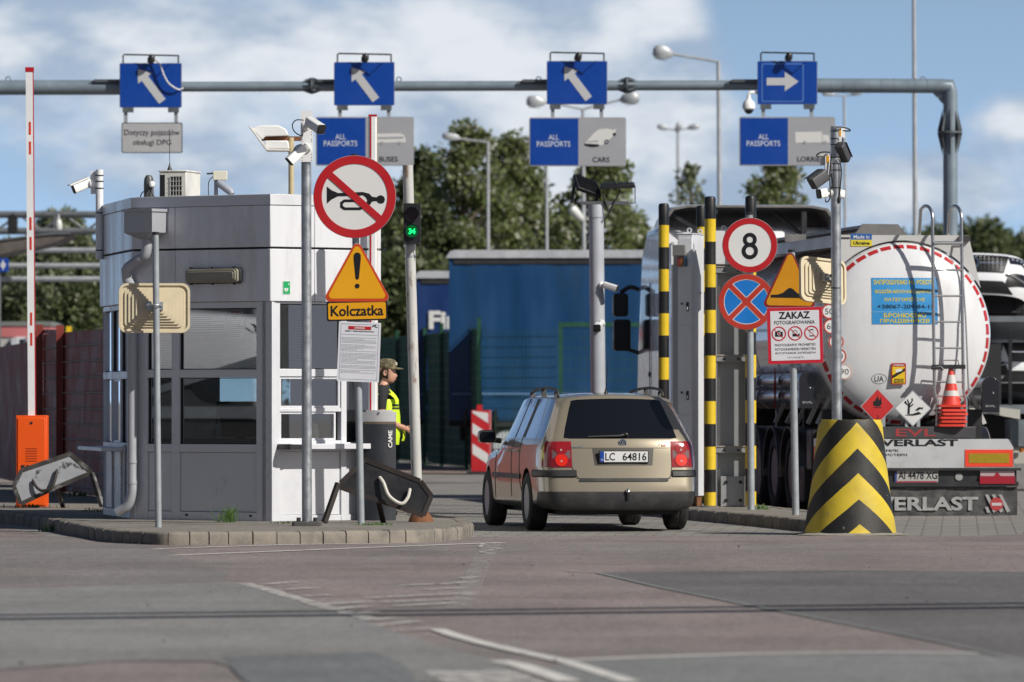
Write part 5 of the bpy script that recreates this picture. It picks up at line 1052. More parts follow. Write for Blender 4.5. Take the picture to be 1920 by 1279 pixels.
def frame_(w, h, e, z): 
    for a in ((-w / 2, -w / 2 + e, -h / 2, h / 2), (w / 2 - e, w / 2, -h / 2, h / 2), (-w / 2, w / 2, -h / 2, -h / 2 + e), (-w / 2, w / 2, h / 2 - e, h / 2)): d.box(a[0], a[1], z, 0, a[2], a[3])
frame_(nw * .90, nh * .93, .0035, -.0012); d.box(-nw * .43, nw * .43, -.0016, 0, nh * .285, nh * .29)
d.use(sign_red).box(-nw * .27, nw * .27, -.003, 0, nh * .375, nh * .43); d.use(sign_blk); d.prism([(nw * .28, nh * .435), (nw * .37, nh * .47), (nw * .385, nh * .455), (nw * .30, nh * .425)], (0, 0, 0), d=.003); d.prism([(nw * .36, nh * .45), (nw * .38, nh * .43), (nw * .42, nh * .43), (nw * .42, nh * .42), (nw * .37, nh * .42), (nw * .345, nh * .445)], (0, 0, 0), d=.003); d.build('plate', t)
l = MB(sign_white); l.text('UWAGA', (0, nh * .403), nw * .25, .022, off=.004, bold=.03); l.use(sign_blk); l.text('OBIEKT I TEREN MONITOROWANY', (0, nh * .345), nw * .70, .013, off=.002, bold=.03); l.build('lettering', t)
l = MB(mat('small print', (.26, .27, .31), .6)); y = nh * .235; r_ = random.Random(4)
while y > -nh * .36:
    ww = nw * .84 * (r_.uniform(.96, 1) if r_.random() < .68 else r_.uniform(.25, .7)); x = -nw * .42
    while x < -nw * .42 + ww: a = r_.uniform(.012, .034); l.box(x, min(x + a, -nw * .42 + ww), -.0012, 0, y - .0026, y + .0026); x += a + .005
    y -= nh * (.021 if r_.random() < .86 else .036)
l.build('small_print', t); clamp(t, .1); clamp(t, -.1)

# grey lift barrier
zb = 68.6; kb = zb / F; t = thing('barrier_gate', 'dark grey lift barrier cabinet with its boom raised beside the guard', 'barrier', (PX(711, zb), zb, .126), 0)
cam_g = mat('anthracite cabinet', (.028, .031, .038), .42, var=.12, scale=3); cap_g = mat('barrier cap grey', (.42, .42, .43), .4)
w = 31 * kb; H_ = PH(769, zb) - .126; oct_ = [(-w, .06), (-w, -.04), (-.06, -.10), (.07, -.10), (w, -.04), (w, .16), (.07, .21), (-.07, .21)]
d = MB(cam_g); d.prism(oct_, (0, 0, 0), (1, 0, 0), (0, 1, 0), d=H_ - .125); d.build('cabinet', t); d = MB(cap_g); d.prism([(x * 1.01, y * 1.01) for x, y in oct_], (0, 0, H_ - .124), (1, 0, 0), (0, 1, 0), d=.105); d.prism([(x * .8, y * .8) for x, y in oct_], (0, 0, H_ - .0185), (1, 0, 0), (0, 1, 0), d=.018); d.use(chrome); d.lathe([(.012, 0), (.012, .012), (.001, .014)], (.0, -.101, H_ - .03), (0, -1, 0), 12); d.build('lid', t)
d = MB(mat('dust band', (.12, .09, .06), .8)); d.prism([(x * 1.005, y * 1.005) for x, y in oct_], (0, 0, H_ - .150), (1, 0, 0), (0, 1, 0), d=.022); d.build('dusty_rim', t)
l = MB(sign_white); l.text('CAME', (0, 0), .185, .05, (.118, -.083, H_ - .31), (0, .0, 1), (-.90, -.42, 0), off=.004, bold=.03); l.build('lettering', t)
d = MB(white_p); bx = (698.5 - 711) * kb; ht = PH(218, zb) - .126; d.prism([(bx + a, .05 + b) for a, b in ((-.045, .02), (-.045, -.02), (-.03, -.035), (.03, -.035), (.045, -.02), (.045, .02), (.03, .035), (-.03, .035))], (0, 0, H_ - .05), (1, 0, 0), (0, 1, 0), d=ht - H_ + .05); d.build('boom', t)
d = MB(sign_red); d.box(bx - .028, bx - .012, .012, .0145, H_, ht); d.use(mat('boom amber strip', (.55, .33, .06), .5)); d.box(bx + .0455, bx + .049, .04, .06, H_, ht); d.use(sign_red); d.box(bx - .046, bx + .046, .012, .088, ht, ht + .02); d.build('boom_strip', t)

# rusty signal pole with two-lamp signal
zt2 = 67.7; kt = zt2 / F; t = thing('signal_pole', 'leaning pale pole with rust streaks carrying the green signal', 'post', (PX(784, zt2), zt2, .126))
rp = mat('rust streaked white paint', (.48, .48, .46), .5, var=.08, scale=4, dirt=(.20, .10, .045), dirt_amt=.85, dscale=7, dlo=.58, dhi=.66, stretch=(1.6, 1.6, .45))
q = lambda px, py: ((PX(px, zt2) - PX(784, zt2)), 0, PH(py, zt2) - .126); d = MB(rp); d.tube([q(787, 977), q(781, 900), q(764.5, 310)], [.058, .057, .056], 20); d.use(rust); d.lathe([(.14, -.003), (.12, .05), (.085, .10), (.06, .13)], (.03, 0, 0), n=14); d.build('pole', t)
d = MB(galv); [d.ring((0, 0), .058, .062, q(x, y), (1, 0, 0), (0, 1, 0), d=.02, n=20) for x, y in ((768.6, 463), (769, 482))]; d.build('strap', t)
t = thing('signal_light', 'black two-lamp signal showing green digits on the leaning pole', 'traffic light', (PX(773, zt2), zt2 - .08, PH(420, zt2))); w, h = 32 * kt, 76 * kt
d = MB(black_pl); d.prism(rrect(w, h, .012), (0, .02, 0), d=.10); d.box(-w / 2 - .004, w / 2 + .004, -.09, .024, -h / 2 - .002, -h / 2 + .01); d.build('housing', t, bevel=.004)
for z_, m_, nm in ((17 * kt, mat('unlit red lens', (.03, .004, .004), .25), 'red_lamp'), (-14.5 * kt, mat('lit green lens', (.0, .02, .006), .3, emit=(.0, .09, .02), estr=1.0), 'green_lamp')):
    d = MB(black_pl); d.ring((0, z_), .066, .072, (0, -.08, 0), d=.03, n=32); n_ = 18; d.grid([[(.074 * math.cos(R(a)), y, z_ + .074 * math.sin(R(a))) for a in range(-10, 191, 10)] for y in (-.08, -.17)]); d.use(m_); d.prism(circle(.067, 32, (0, z_)), (0, -.08, 0), d=.006)
    if 'green' in nm: d.use(mat('signal digits', (.0, .3, .1), .4, emit=(.01, 1.0, .2), estr=2.0)); d.text('34', (0, z_), .072, .06, (0, -.087, 0), off=.003, bold=.03)
    d.build(nm, t)
d = MB(cable_m); d.tube(bez([(.05, -.0, -h / 2), (.085, .0, -h / 2 - .06), (.07, .02, -h / 2 - .13), (.02, .05, -h / 2 - .14)]), .006, 6); d.build('cable', t)

# tilted spike-barrier ends
def spike(label, px, z, poly, leg, face, edge, handle, lean, by):
    x0 = PX(px, z); t = thing('spike_barrier', label, 'spike barrier', (x0, z, .126)); Q = lambda a: (PX(a[0], z) - x0, PH(a[1], z) - .126)
    P = [Q(a) for a in poly]; cx = sum(p[0] for p in P) / len(P); cz = sum(p[1] for p in P) / len(P); U = (1, lean * .3, 0); V = (0, lean, 1)
    d = MB(face); d.prism(P, (0, 0, 0), U, V, d=.012); d.build('plate', t); e = MB(edge)
    for i in range(len(P)): a, b = P[i], P[(i + 1) % len(P)]; o3 = lambda p: Vector((p[0], 0, 0)) + Vector((0, lean * .3 * p[0] + lean * p[1], p[1])); e.beam(o3(a) + Vector((0, -.012, 0)), o3(b) + Vector((0, -.012, 0)), .05, .022, (0, 1, 0))
    e.build('edge_frame', t); bk = MB(edge); top = Q(by); bk.beam((top[0], .05, top[1]), (top[0] + .1, .32, 0), .05, .03); bk.build('rear_leg', t)
    l = MB(edge); a, b = Q(leg[0]), Q(leg[1]); l.beam((a[0], -.0, a[1]), (b[0], -.12, b[1]), .045, .05); l.build('leg', t)
    h_ = MB(handle[1]); pts = bez([(*Q(p), 0) for p in handle[0]], 10); rows = [[(p.x, -.035 - .05 * math.sin(math.pi * i / (len(pts) - 1)) + s_ * .0 + lean * p.y, p.y + s_ * .0) for s_ in (0,)] for i, p in enumerate(pts)]
    h_.tube([r_[0] for r_ in rows], [.018 if 0 < i < len(rows) - 1 else .012 for i in range(len(rows))], 8); h_.build('handle', t); return t
blk_w = mat('worn black steel', (.022, .023, .026), .5, .3, var=.3, scale=5, dirt=(.5, .5, .5), dirt_amt=.8, dscale=6, dlo=.70, dhi=.76); wht_w = mat('chipped white plate', (.30, .31, .33), .5, var=.12, dirt=(.03, .028, .028), dirt_amt=.95, dscale=5, dlo=.56, dhi=.62)
brn = mat('brown steel edge', (.035, .028, .025), .6, .3, var=.3)
spike('black tilted spike barrier end with a pale strap handle at the kerb', 700, 67.0, [(638, 906), (684, 862), (788, 902), (809, 930), (794, 967), (638, 914)], ((634, 906), (609, 979)), blk_w, brn, ([(711, 894), (719, 905), (730, 930), (752, 944), (764, 934), (769, 916)], mat('pale strap', (.55, .53, .47), .6)), .10, (700, 900))
spike('white chipped spike barrier end propped before the orange barrier', 90, 76.3, [(131, 851), (172, 886), (102, 915), (39, 945), (26, 911), (40, 882)], ((172, 887), (193, 949)), wht_w, mat('dark worn edge', (.05, .045, .042), .6, .3, var=.4, dirt=(.4, .4, .38), dirt_amt=.7, dscale=5), ([(61, 900), (68, 912), (80, 920), (97, 914), (103, 900), (107, 880)], brn), .12, (100, 900))

# orange lift barrier
zo = 77.2; ko = zo / F; t = thing('barrier_gate', 'orange lift barrier cabinet with a striped boom standing upright', 'barrier', (PX(59, zo), zo, .126), 0)
org = mat('orange powder coat', (.80, .095, .006), .4, var=.06, scale=3, dirt=(.4, .05, .01), dirt_amt=.3); w = 29 * ko; H_ = PH(779, zo) - .126
d = MB(org); d.box(-w, w, 0, .30, 0, H_); d.box(-w + .02, w - .02, -.012, -.0005, .02, H_ - .03); d.build('cabinet', t, bevel=.012)
d = MB(mat('orange louvre shade', (.30, .03, .004), .6)); [d.box(-.07, .07, -.0165, -.0125, H_ * .50 + i * .030, H_ * .50 + .007 + i * .030) for i in range(6)]; d.use(black_pl); d.lathe([(.016, 0), (.016, .006)], (.0, -.0125, H_ - .09), (0, -1, 0), 12); d.build('louvre', t)
l = MB(black_pl); l.text('FAAC', (0, H_ * .435), .25, .055, off=.0165, bold=.045); l.build('lettering', t)
bw = 7 * ko; ht = PH(134, zo) - .126; q = lambda py: PH(py, zo) - .126; x0, x1 = (57.5 - 59) * ko, (54.5 - 59) * ko
d = MB(white_p); dx = (53.5 - 58) * ko; n_ = 1
def bar(mb, a0, a1, y0, y1, z0, z1):
    s0 = dx * (z0 - H_) / (ht - H_); s1 = dx * (z1 - H_) / (ht - H_); mb.add([(a0 + s0, y0, z0), (a1 + s0, y0, z0), (a1 + s0, y1, z0), (a0 + s0, y1, z0), (a0 + s1, y0, z1), (a1 + s1, y0, z1), (a1 + s1, y1, z1), (a0 + s1, y1, z1)], [(0, 3, 2, 1), (4, 5, 6, 7), (0, 1, 5, 4), (1, 2, 6, 5), (2, 3, 7, 6), (3, 0, 4, 7)])
bar(d, -.047, .036, .08, .14, H_, ht); d.build('boom', t); d = MB(sign_red); bar(d, .0365, .046, .085, .135, H_, ht); bar(d, -.053, .05, .075, .145, ht, ht + .055); d.build('boom_edge', t)
d = MB(mat('red reflector', (.60, .035, .012), .4))
for y0, y1 in ((289, 228), (468, 407), (648, 586)):
    for a, b in ((y0, y0 - 24), (y1 + 24, y1)): bar(d, -.013, .012, .077, .0798, q(a), q(b))
d.build('reflector', t)
# ------------------------------------------------------------------ island with striped poles, scanner cabinet and signs
yel_pole = mat('pole yellow', (.66, .46, .02), .38, var=.07, scale=5, dirt=(.25, .2, .1), dirt_amt=.3, dscale=9, dlo=.6, dhi=.75); blk_pole = mat('pole black', (.012, .012, .013), .42, var=.15)
def striped(label, px, z, top, dia, n0=42.7, h0=.126):
    t = thing('striped_pole', label, 'pole', (PX(px, z), z, h0)); H_ = PH(top, z) - h0; st = n0 * 77 / F; r = dia / 2; y, i = H_, 0; b = MB(blk_pole); yl = MB(yel_pole)
    b.lathe([(r, H_ - st), (r, H_ - .03), (r * .9, H_ - .012), (r * .6, H_ - .002), (.001, H_)], n=24); y = H_ - st; i = 1
    while y > .001: y0 = max(0, y - st); b.use(yel_pole if i % 2 else blk_pole).lathe([(r, y0), (r, y)], n=24); y = y0; i += 1
    b.build('banded_pipe', t); f = MB(mat('pole foot', (.12, .10, .08), .9, var=.3)); f.lathe([(r + .05, -.002), (r + .04, .012), (r + .002, .02)], n=20); f.build('foot', t); return t
striped('black and yellow banded pole rising just beyond the gold car roof', 1244.5, 79.5, 381, .132)
striped('full-height black and yellow banded pole between the white cabinet and the grey steel column', 1331.5, 77.0, 368, .136)
striped('black and yellow banded pole mostly hidden behind the eight disc post', 1407.5, 77.1, 367, .132)
striped('banded pole whose black top peeks out behind the white cabinet', 1314.5, 80.8, 385, .120)
cabw = mat('white cabinet coating', (.66, .67, .70), .38, var=.03, scale=1.5, dirt=(.4, .38, .36), dirt_amt=.25, dscale=4, stretch=(1, 1, .4)); zc = 77.6; kc_ = zc / F
t = thing('scanner_cabinet', 'tall white steel cabinet with locked doors beside the gold car', 'cabinet', (PX(1298.5, zc), zc, .126), -16); z_ = lambda py: PH(py, zc) - .126; cw, cdp = .185, .56; zt_, zb_ = z_(439), z_(931)
d = MB(cabw); d.box(-cw, 0, 0, cdp, zb_, zt_); d.box(-cw - .01, .01, -.008, cdp + .01, zt_, zt_ + .012); d.build('body', t, bevel=.006)
for y0, y1 in ((446, 607), (610, 776), (779, 926)):
    dr = MB(cabw); dr.box(-cw + .008, -.008, -.008, -.001, z_(y1), z_(y0)); dd = dr.build('door', t, bevel=.003)
    lk = MB(dark_m); ym = (y0 + y1) / 2 + 48 * (1 if y0 > 440 and y0 < 700 else 0); lk.box(-.07, -.045, -.022, -.009, z_(ym + 9), z_(ym - 8)); lk.box(-.075, -.06, -.03, -.009, z_(ym - 1), z_(ym - 5)); lk.lathe([(.014, 0), (.014, .008)], (-.13, -.009, z_(ym - 5)), (0, -1, 0), 14); lk.use(chrome); lk.box(-.06, -.05, -.032, -.022, z_(ym + 6), z_(ym + 1)); lk.build('lock', dd)
d = MB(mat('cabinet side rail', (.36, .38, .40), .45, .2)); d.box(-cw - .06, -cw - .001, .03, .12, zb_, z_(498)); d.build('side_rail', t); d = MB(mat('pale rail', (.6, .62, .64), .4)); d.box(-cw - .085, -cw - .062, .02, .06, zb_, z_(496)); d.build('pale_rail', t)
d = MB(mat('work lamp grey', (.20, .20, .19), .4)); d.box(-cw - .05, -.075, -.07, -.009, z_(480), z_(459)); d.build('lamp_box', t, bevel=.008)
for x, m_ in ((-.16, mat('lens red', (.18, .015, .01), .2)), (-.13, mat('lens amber', (.22, .06, .005), .2)), (-.075, mat('lens blue', (.003, .06, .11), .2))): d = MB(m_); d.box(x - (.02), x + .014, -.05, -.009, z_(500), z_(482)); d.build('lens', t, bevel=.005)
d = MB(white_pl); d.lathe([(.02, 0), (.02, .03), (.012, .034)], (.0, .30, z_(549)), (1, 0, 0), 14); d.build('knob', t)
def eyelet(t, x, y, z0): d = MB(white_p); d.ring((0, .034), .018, .032, (x, y, z0), (1, 0, 0), (0, 0, 1), d=.012, n=24); d.box(x - .014, x + .014, y - .012, y, z0 - .004, z0 + .008); d.build('lifting_eye', t)
eyelet(t, -.05, .05, zt_ + .012); eyelet(t, -.03, .50, zt_ + .012)
d = MB(rust); d.box(-cw + .03, -.02, .02, cdp - .03, -.002, zb_ - .001); d.build('plinth', t)
# steel column with detector box
stm = mat('grey steel plate', (.30, .31, .315), .5, .25, var=.10, scale=2, dirt=(.20, .19, .18), dirt_amt=.5, dscale=2.5, stretch=(1.5, 1.5, .5)); zk = 77.3; kk_ = zk / F
t = thing('steel_column', 'grey bolted steel column with cross plates between two banded poles', 'column', (PX(1371, zk), zk, .126)); x_ = lambda px: (px - 1371) * kk_; z_ = lambda py: PH(py, zk) - .126
d = MB(stm); d.box(x_(1345), x_(1397), .02, .03, .0, z_(497)); d.box(x_(1341), x_(1344.6), -.04, .16, 0, z_(497)); d.box(x_(1397.4), x_(1401), -.04, .16, 0, z_(497)); d.build('web', t)
d = MB(mat('pale steel strip', (.42, .42, .41), .5, .2)); [d.box(x_(1346), x_(1351), .010, .0195, z_(b), z_(a)) for a, b in ((536, 664), (708, 836), (880, 930))]; d.build('pale_strip', t)
for py in (499, 665, 836): 
    d = MB(stm); d.box(x_(1339), x_(1401), -.055, .015, z_(py + 12.5), z_(py + 11)); d.box(x_(1340), x_(1401), -.045, -.038, z_(py + 14), z_(py + 2)); d.use(mat('worn plate top', (.40, .35, .30), .6, .2, var=.4)).box(x_(1338), x_(1402), -.056, .016, z_(py + 1.9), z_(py)); cp = d.build('cross_plate', t)
    d = MB(dark_m); [d.lathe([(.016, 0), (.016, .012), (.009, .02)], (x_(p_), -.045, z_(py + 8)), (0, -1, 0), 6) for p_ in (1358, 1384)]; d.build('bolt', t)
bpm = mat('pale base plate', (.36, .37, .38), .45, .3, var=.06); d = MB(bpm); d.box(x_(1351), x_(1401), -.07, -.058, .008, z_(893)); d.box(x_(1351), x_(1355), -.0695, .02, .0, z_(893) + .002); d.build('base_plate', t, bevel=.003)
d = MB(dark_m); [d.lathe([(.022, 0), (.022, .006), (.015, .007), (.013, .022)], (x_(p_), -.07, z_(q_)), (0, -1, 0), 8) for p_ in (1361, 1388) for q_ in (904, 938)]; d.build('bolt', t)
d = MB(cabw); d.box(x_(1341), x_(1404), -.06, .3, z_(496), z_(433)); d.build('detector_box', t, bevel=.006); eyelet(t, x_(1357), .02, z_(433)); eyelet(t, x_(1338), .2, z_(433))
# eight tonne disc and no stopping disc
z8 = 75.3; k8 = z8 / F; zf8 = z8 - .07
post_thing('grey post at the island edge carrying the eight disc and the no stopping disc', 1408.5, 955, z8, 1405, 400, .042)
t = sthing('weight_limit_sign', 'round white sign with red rim and a black figure eight', 1406, 460, zf8); r = 51 * zf8 / F
d = MB(back_al); d.prism(circle(r + .005, 64), (0, .012, 0), d=.01); d.use(sign_white); d.prism(circle(r, 64), (0, .002, 0), d=.003); d.use(sign_red); d.ring((0, 0), r * .785, r, (0, -.001, 0), d=.003, n=72); d.use(sign_blk); d.ring((0, .066), .036, .082, (0, -.0008, 0), d=.003, n=40); d.ring((0, -.068), .049, .096, (0, -.0012, 0), d=.003, n=40); d.build('plate', t); clamp(t, 0, .042)
t = sthing('no_stopping_sign', 'round blue sign with red rim and red cross', 1399.5, 566, zf8 + .004); r = 52 * zf8 / F; rred = mat('sign brick red', (.42, .035, .02), .4, var=.08)
d = MB(back_al); d.prism(circle(r + .004, 64), (0, .012, 0), d=.01); d.use(mat('sign sky blue', (.008, .16, .52), .38, var=.05)); d.prism(circle(r, 64), (0, .002, 0), d=.003); d.use(sign_white)
for a in (45, 135): u_ = Vector((math.cos(R(a)), math.sin(R(a)))); v_ = Vector((-u_.y, u_.x)); e_, w_ = r * .83, r * .115; d.prism([tuple(u_ * s + v_ * q) for s, q in ((-e_, -w_), (e_, -w_), (e_, w_), (-e_, w_))], (0, -.001, 0), d=.002)
d.ring((0, 0), r * .79, r * .84, (0, -.001, 0), d=.0025, n=72); d.use(rred); d.ring((0, 0), r * .81, r, (0, -.001, 0), d=.004, n=72)
for a in (45, 135): u_ = Vector((math.cos(R(a)), math.sin(R(a)))); v_ = Vector((-u_.y, u_.x)); w_ = r * .092; e_ = r * .85; d.prism([tuple(u_ * s + v_ * q) for s, q in ((-e_, -w_), (e_, -w_), (e_, w_), (-e_, w_))], (0, -.001, 0), d=.0034 + a * 2e-6)
d.build('plate', t); clamp(t, 0, .042)
# hump triangle and photography ban
zz = 71.8; kz = zz / F; zfz = zz - .07; post_thing('grey post beside the bollard carrying the hump triangle and photography ban', 1492, 965, zz, 1484, 470, .04)
t = sthing('hump_sign', 'yellow triangle with dark red edge and a black road hump, half behind the mirror', 1481, 520, zfz, 0); t.rotation_euler = (0, R(1), 0); w, h = 100 * kz, 110 * kz
d = MB(back_al); d.prism(rtri(w + .034, h + .03, .05), (0, .012, 0), d=.01); d.use(mat('sign maroon', (.22, .008, .014), .4)); d.prism(rtri(w + .028, h + .024, .05), (0, .002, 0), d=.003); d.use(mat('sign amber', (.56, .24, .004), .4, var=.05)); d.prism(rtri(w - .045, h - .035, .035), (0, -.0005, -.006), d=.003)
hump = [(-.215, -.22), (.215, -.22), (.215, -.19), (.14, -.185), (.08, -.165), (.03, -.12), (0, -.108), (-.03, -.12), (-.08, -.165), (-.14, -.187), (-.215, -.19)]; d.use(sign_blk); d.prism(hump, (.005, -.0032, -.01), d=.003); d.build('plate', t); clamp(t, 0, .04)
t = sthing('photo_ban_sign', 'red framed white board banning photography with three crossed icons', 1491, 629, zfz - .01); t.rotation_euler = (0, R(-1.6), 0); w = 103 * kz
d = MB(back_al); d.prism(rrect(w + .006, w + .016, .008), (0, .014, 0), d=.01); d.use(mat('ban red', (.50, .012, .03), .4)); d.prism(rrect(w, w + .01, .006), (0, .004, 0), d=.003); d.use(mat('ban white', (.64, .64, .67), .4, var=.02)); d.prism(rrect(w - .07, w - .06, .004), (0, .001, 0), d=.0025); d.build('plate', t)
l = MB(sign_blk); Z1 = lambda py: (629 - py) * kz
l.text('ZAKAZ', (-.004, Z1(591)), 59 * kz, 13.5 * kz, off=.003, bold=.03); l.text('FOTOGRAFOWANIA', (-.004, Z1(604.5)), 76 * kz, 7 * kz, off=.003, bold=.012)
for s_, y in (('PHOTOGRAPHY PROHIBITED', 646.5), ('FOTOGRAFIEREN VERBOTEN', 654.5), ('ФОТОГРАФИЯ ЗАПРЕЩЕНА', 662)): l.text(s_, (-.002, Z1(y)), 76 * kz, 4.6 * kz, off=.003, bold=.006)
l.text('التصوير محظور', (0, Z1(670)), 30 * kz, 5 * kz, off=.003); l.build('lettering', t)
for i, px in enumerate((1460.5, 1491, 1521.5)):
    c = ((px - 1491) * kz, Z1(625)); g = MB(sign_blk); o_ = (0, -.0016, 0)
    if i == 0: g.prism(rrect(.088, .055, .008, c=(c[0], c[1] - .006)), o_, d=.001); g.prism(rrect(.03, .02, .004, c=(c[0], c[1] + .025)), o_, d=.001); g.use(MATS['ban white']); g.ring(c, .012, .018, (0, -.0026, 0), d=.0006, n=20)
    elif i == 1: g.prism([(c[0] - .03, c[1] - .036), (c[0] + .024, c[1] - .036), (c[0] + .024, c[1] - .005), (c[0] - .03, c[1] - .005)], o_, d=.001); g.prism([(c[0] + .024, c[1] - .02), (c[0] + .05, c[1] + .004), (c[0] + .05, c[1] - .036)], o_, d=.001); g.ring((c[0] - .002, c[1] + .008), .022, .028, o_, d=.0012, n=20, a0=-10, a1=190)
    else: g.prism(rrect(.042, .082, .006, c=c), o_, d=.001); g.use(MATS['ban white']); g.prism(rrect(.036, .056, .002, c=c), (0, -.0026, 0), d=.0006)
    g.use(MATS['ban red']); r = 13.6 * kz; g.ring(c, r * .84, r, (0, -.0032, 0), d=.0008, n=40); u_ = Vector((math.cos(R(-45)), math.sin(R(-45)))); v_ = Vector((-u_.y, u_.x)); g.prism([tuple(Vector(c) + u_ * s + v_ * q) for s, q in ((-r * .86, -.004), (r * .86, -.004), (r * .86, .004), (-r * .86, .004))], (0, -.0033, 0), d=.0008); g.build('icon', t)
clamp(t, .15, .04); clamp(t, -.15, .04)

# striped concrete bollard
def bollard_mat():
    m = bpy.data.materials.new('chevron painted concrete'); m.use_nodes = True; t = m.node_tree; N = t.nodes; L = t.links; b = N['Principled BSDF']; b.inputs['Roughness'].default_value = .55
    def M_(op, a, c=None):
        n = N.new('ShaderNodeMath'); n.operation = op
        for i, v in enumerate((a, c)):
            if v is None: continue
            if isinstance(v, (int, float)): n.inputs[i].default_value = v
            else: L.new(v, n.inputs[i])
        return n.outputs[0]
    tcn = N.new('ShaderNodeTexCoord'); sp = N.new('ShaderNodeSeparateXYZ'); L.new(tcn.outputs['Object'], sp.inputs[0]); X, Y, Z = sp.outputs
    n = N.new('ShaderNodeTexNoise'); n.inputs['Scale'].default_value = 7; n.inputs['Detail'].default_value = 6; L.new(tcn.outputs['Object'], n.inputs[0]); wob = M_('MULTIPLY', M_('SUBTRACT', n.outputs[0], .5), .018)
    th = M_('ABSOLUTE', M_('SUBTRACT', M_('ARCTAN2', X, M_('MULTIPLY', Y, -1)), .16)); v = M_('ADD', M_('ADD', Z, M_('MULTIPLY', th, .375)), wob)
    fr_ = M_('FRACT', M_('DIVIDE', M_('ADD', M_('SUBTRACT', v, .913), 5.3), .53)); isy = M_('LESS_THAN', fr_, .51)
    x = N.new('ShaderNodeMix'); x.data_type = 'RGBA'; L.new(isy, x.inputs[0]); x.inputs[6].default_value = (.012, .012, .012, 1); x.inputs[7].default_value = (.62, .46, .03, 1)
    n2 = N.new('ShaderNodeTexNoise'); n2.inputs['Scale'].default_value = 9; n2.inputs['Detail'].default_value = 10; n2.inputs['Roughness'].default_value = .7; L.new(tcn.outputs['Object'], n2.inputs[0]); chip = N.new('ShaderNodeMapRange'); L.new(n2.outputs[0], chip.inputs[0]); chip.inputs[1].default_value = .635; chip.inputs[2].default_value = .66; chip.inputs[4].default_value = .8
    y = N.new('ShaderNodeMix'); y.data_type = 'RGBA'; L.new(chip.outputs[0], y.inputs[0]); L.new(x.outputs[2], y.inputs[6]); y.inputs[7].default_value = (.22, .20, .17, 1)
    n3 = N.new('ShaderNodeTexNoise'); n3.inputs['Scale'].default_value = 3; n3.inputs['Detail'].default_value = 8; L.new(tcn.outputs['Object'], n3.inputs[0]); dr = N.new('ShaderNodeMapRange'); L.new(n3.outputs[0], dr.inputs[0]); dr.inputs[1].default_value = .45; dr.inputs[2].default_value = .75; dr.inputs[4].default_value = .32
    q = N.new('ShaderNodeMix'); q.data_type = 'RGBA'; L.new(dr.outputs[0], q.inputs[0]); L.new(y.outputs[2], q.inputs[6]); q.inputs[7].default_value = (.10, .085, .05, 1); L.new(q.outputs[2], b.inputs['Base Color'])
    bp = N.new('ShaderNodeBump'); bp.inputs['Strength'].default_value = .5; bp.inputs['Distance'].default_value = .008; L.new(n2.outputs[0], bp.inputs['Height']); L.new(bp.outputs[0], b.inputs['Normal']); return m
zbo = 67.2; H_ = PH(787, zbo); n_ = 56; t = thing('bollard', 'stout concrete bollard painted with black and yellow chevrons', 'bollard', (PX(1594, zbo), zbo, 0)); rr = random.Random(5)
d = MB(bollard_mat()); rows = []
for j in range(25):
    u = j / 24; r = .49 + (.335 - .49) * u - .012 * math.sin(math.pi * u); zz_ = H_ * u
    if j == 24: r -= .012
    rows.append([(r * (1 + .008 * noise.noise((math.cos(2 * math.pi * k / n_) * 2, math.sin(2 * math.pi * k / n_) * 2, zz_ * 3))) * math.cos(2 * math.pi * k / n_), r * math.sin(2 * math.pi * k / n_), zz_ + (.006 * noise.noise((k * .7, 0, 3)) if j == 24 else 0)) for k in range(n_)])
d.grid(rows, True); d.f.append(tuple(24 * n_ + k for k in range(n_))); d.mi.append(0); d.build('painted_body', t, smooth=60)
cm_ = mat('crumbled concrete', (.27, .25, .21), .95, var=.3, scale=9, bump=.8, bscale=40); d = MB(cm_); n_ = 40
d.grid([[((.50 + e) * (1 + .12 * noise.noise((math.cos(6.283 * k / n_) * 2, math.sin(6.283 * k / n_) * 2, 1 + e))) * math.cos(6.283 * k / n_), (.50 + e) * (1 + .12 * noise.noise((k * .5, 2, e))) * math.sin(6.283 * k / n_), z__) for k in range(n_)] for e, z__ in ((-.04, .03), (.02, .022), (.12, .006))], True); d.build('crumbled_foot', t)

# camera post and mirror behind the bollard
zq = 67.95; kq = zq / F
t = post_thing('galvanised camera post rising behind the chevron bollard', 1570, 1000, zq, 1566.5, 237, .054, galv, 'camera_post', cap=False, h0=.0)
d = MB(dark_m); [d.ring((0, 0), .054, .058, ((1567 - 1570) * kq, 0, PH(y, zq)), (1, 0, 0), (0, 1, 0), d=.01, n=20) for y in (247, 261, 272, 296, 308, 320, 353, 541)]; d.build('strap', t)
mirror('cream back of a convex traffic mirror angled across the hump triangle', 1541, 527, zq + .24, .60, 86 * kq, 33, -8, 5)
dkb = mat('dark camera body', (.05, .05, .055), .5, var=.1)
def qp(px, py, d=0): return (PX(px, zq), zq + d, PH(py, zq))
def wbox(label, x0, y0, x1, y1, dd=.10, extra=None):
    c = ((x0 + x1) / 2, (y0 + y1) / 2); t = thing('camera_bracket', label, 'bracket', qp(c[0], c[1], .0)); w, h = abs(x1 - x0) * kq, abs(y1 - y0) * kq
    d = MB(white_p); d.box(-w / 2, w / 2, -.05, dd, -h / 2, h / 2); d.build('box', t, bevel=.004); l = MB(sign_yel); l.box(-w * .2, w * .35, -.053, -.0505, h * .1, h * .42); l.build('warning_label', t); return t
wbox('upper white camera bracket box on the post top', 1571.5, 238, 1577.5, 283); wbox('lower white camera bracket box on the post flank', 1546.5, 289, 1555.5, 332)
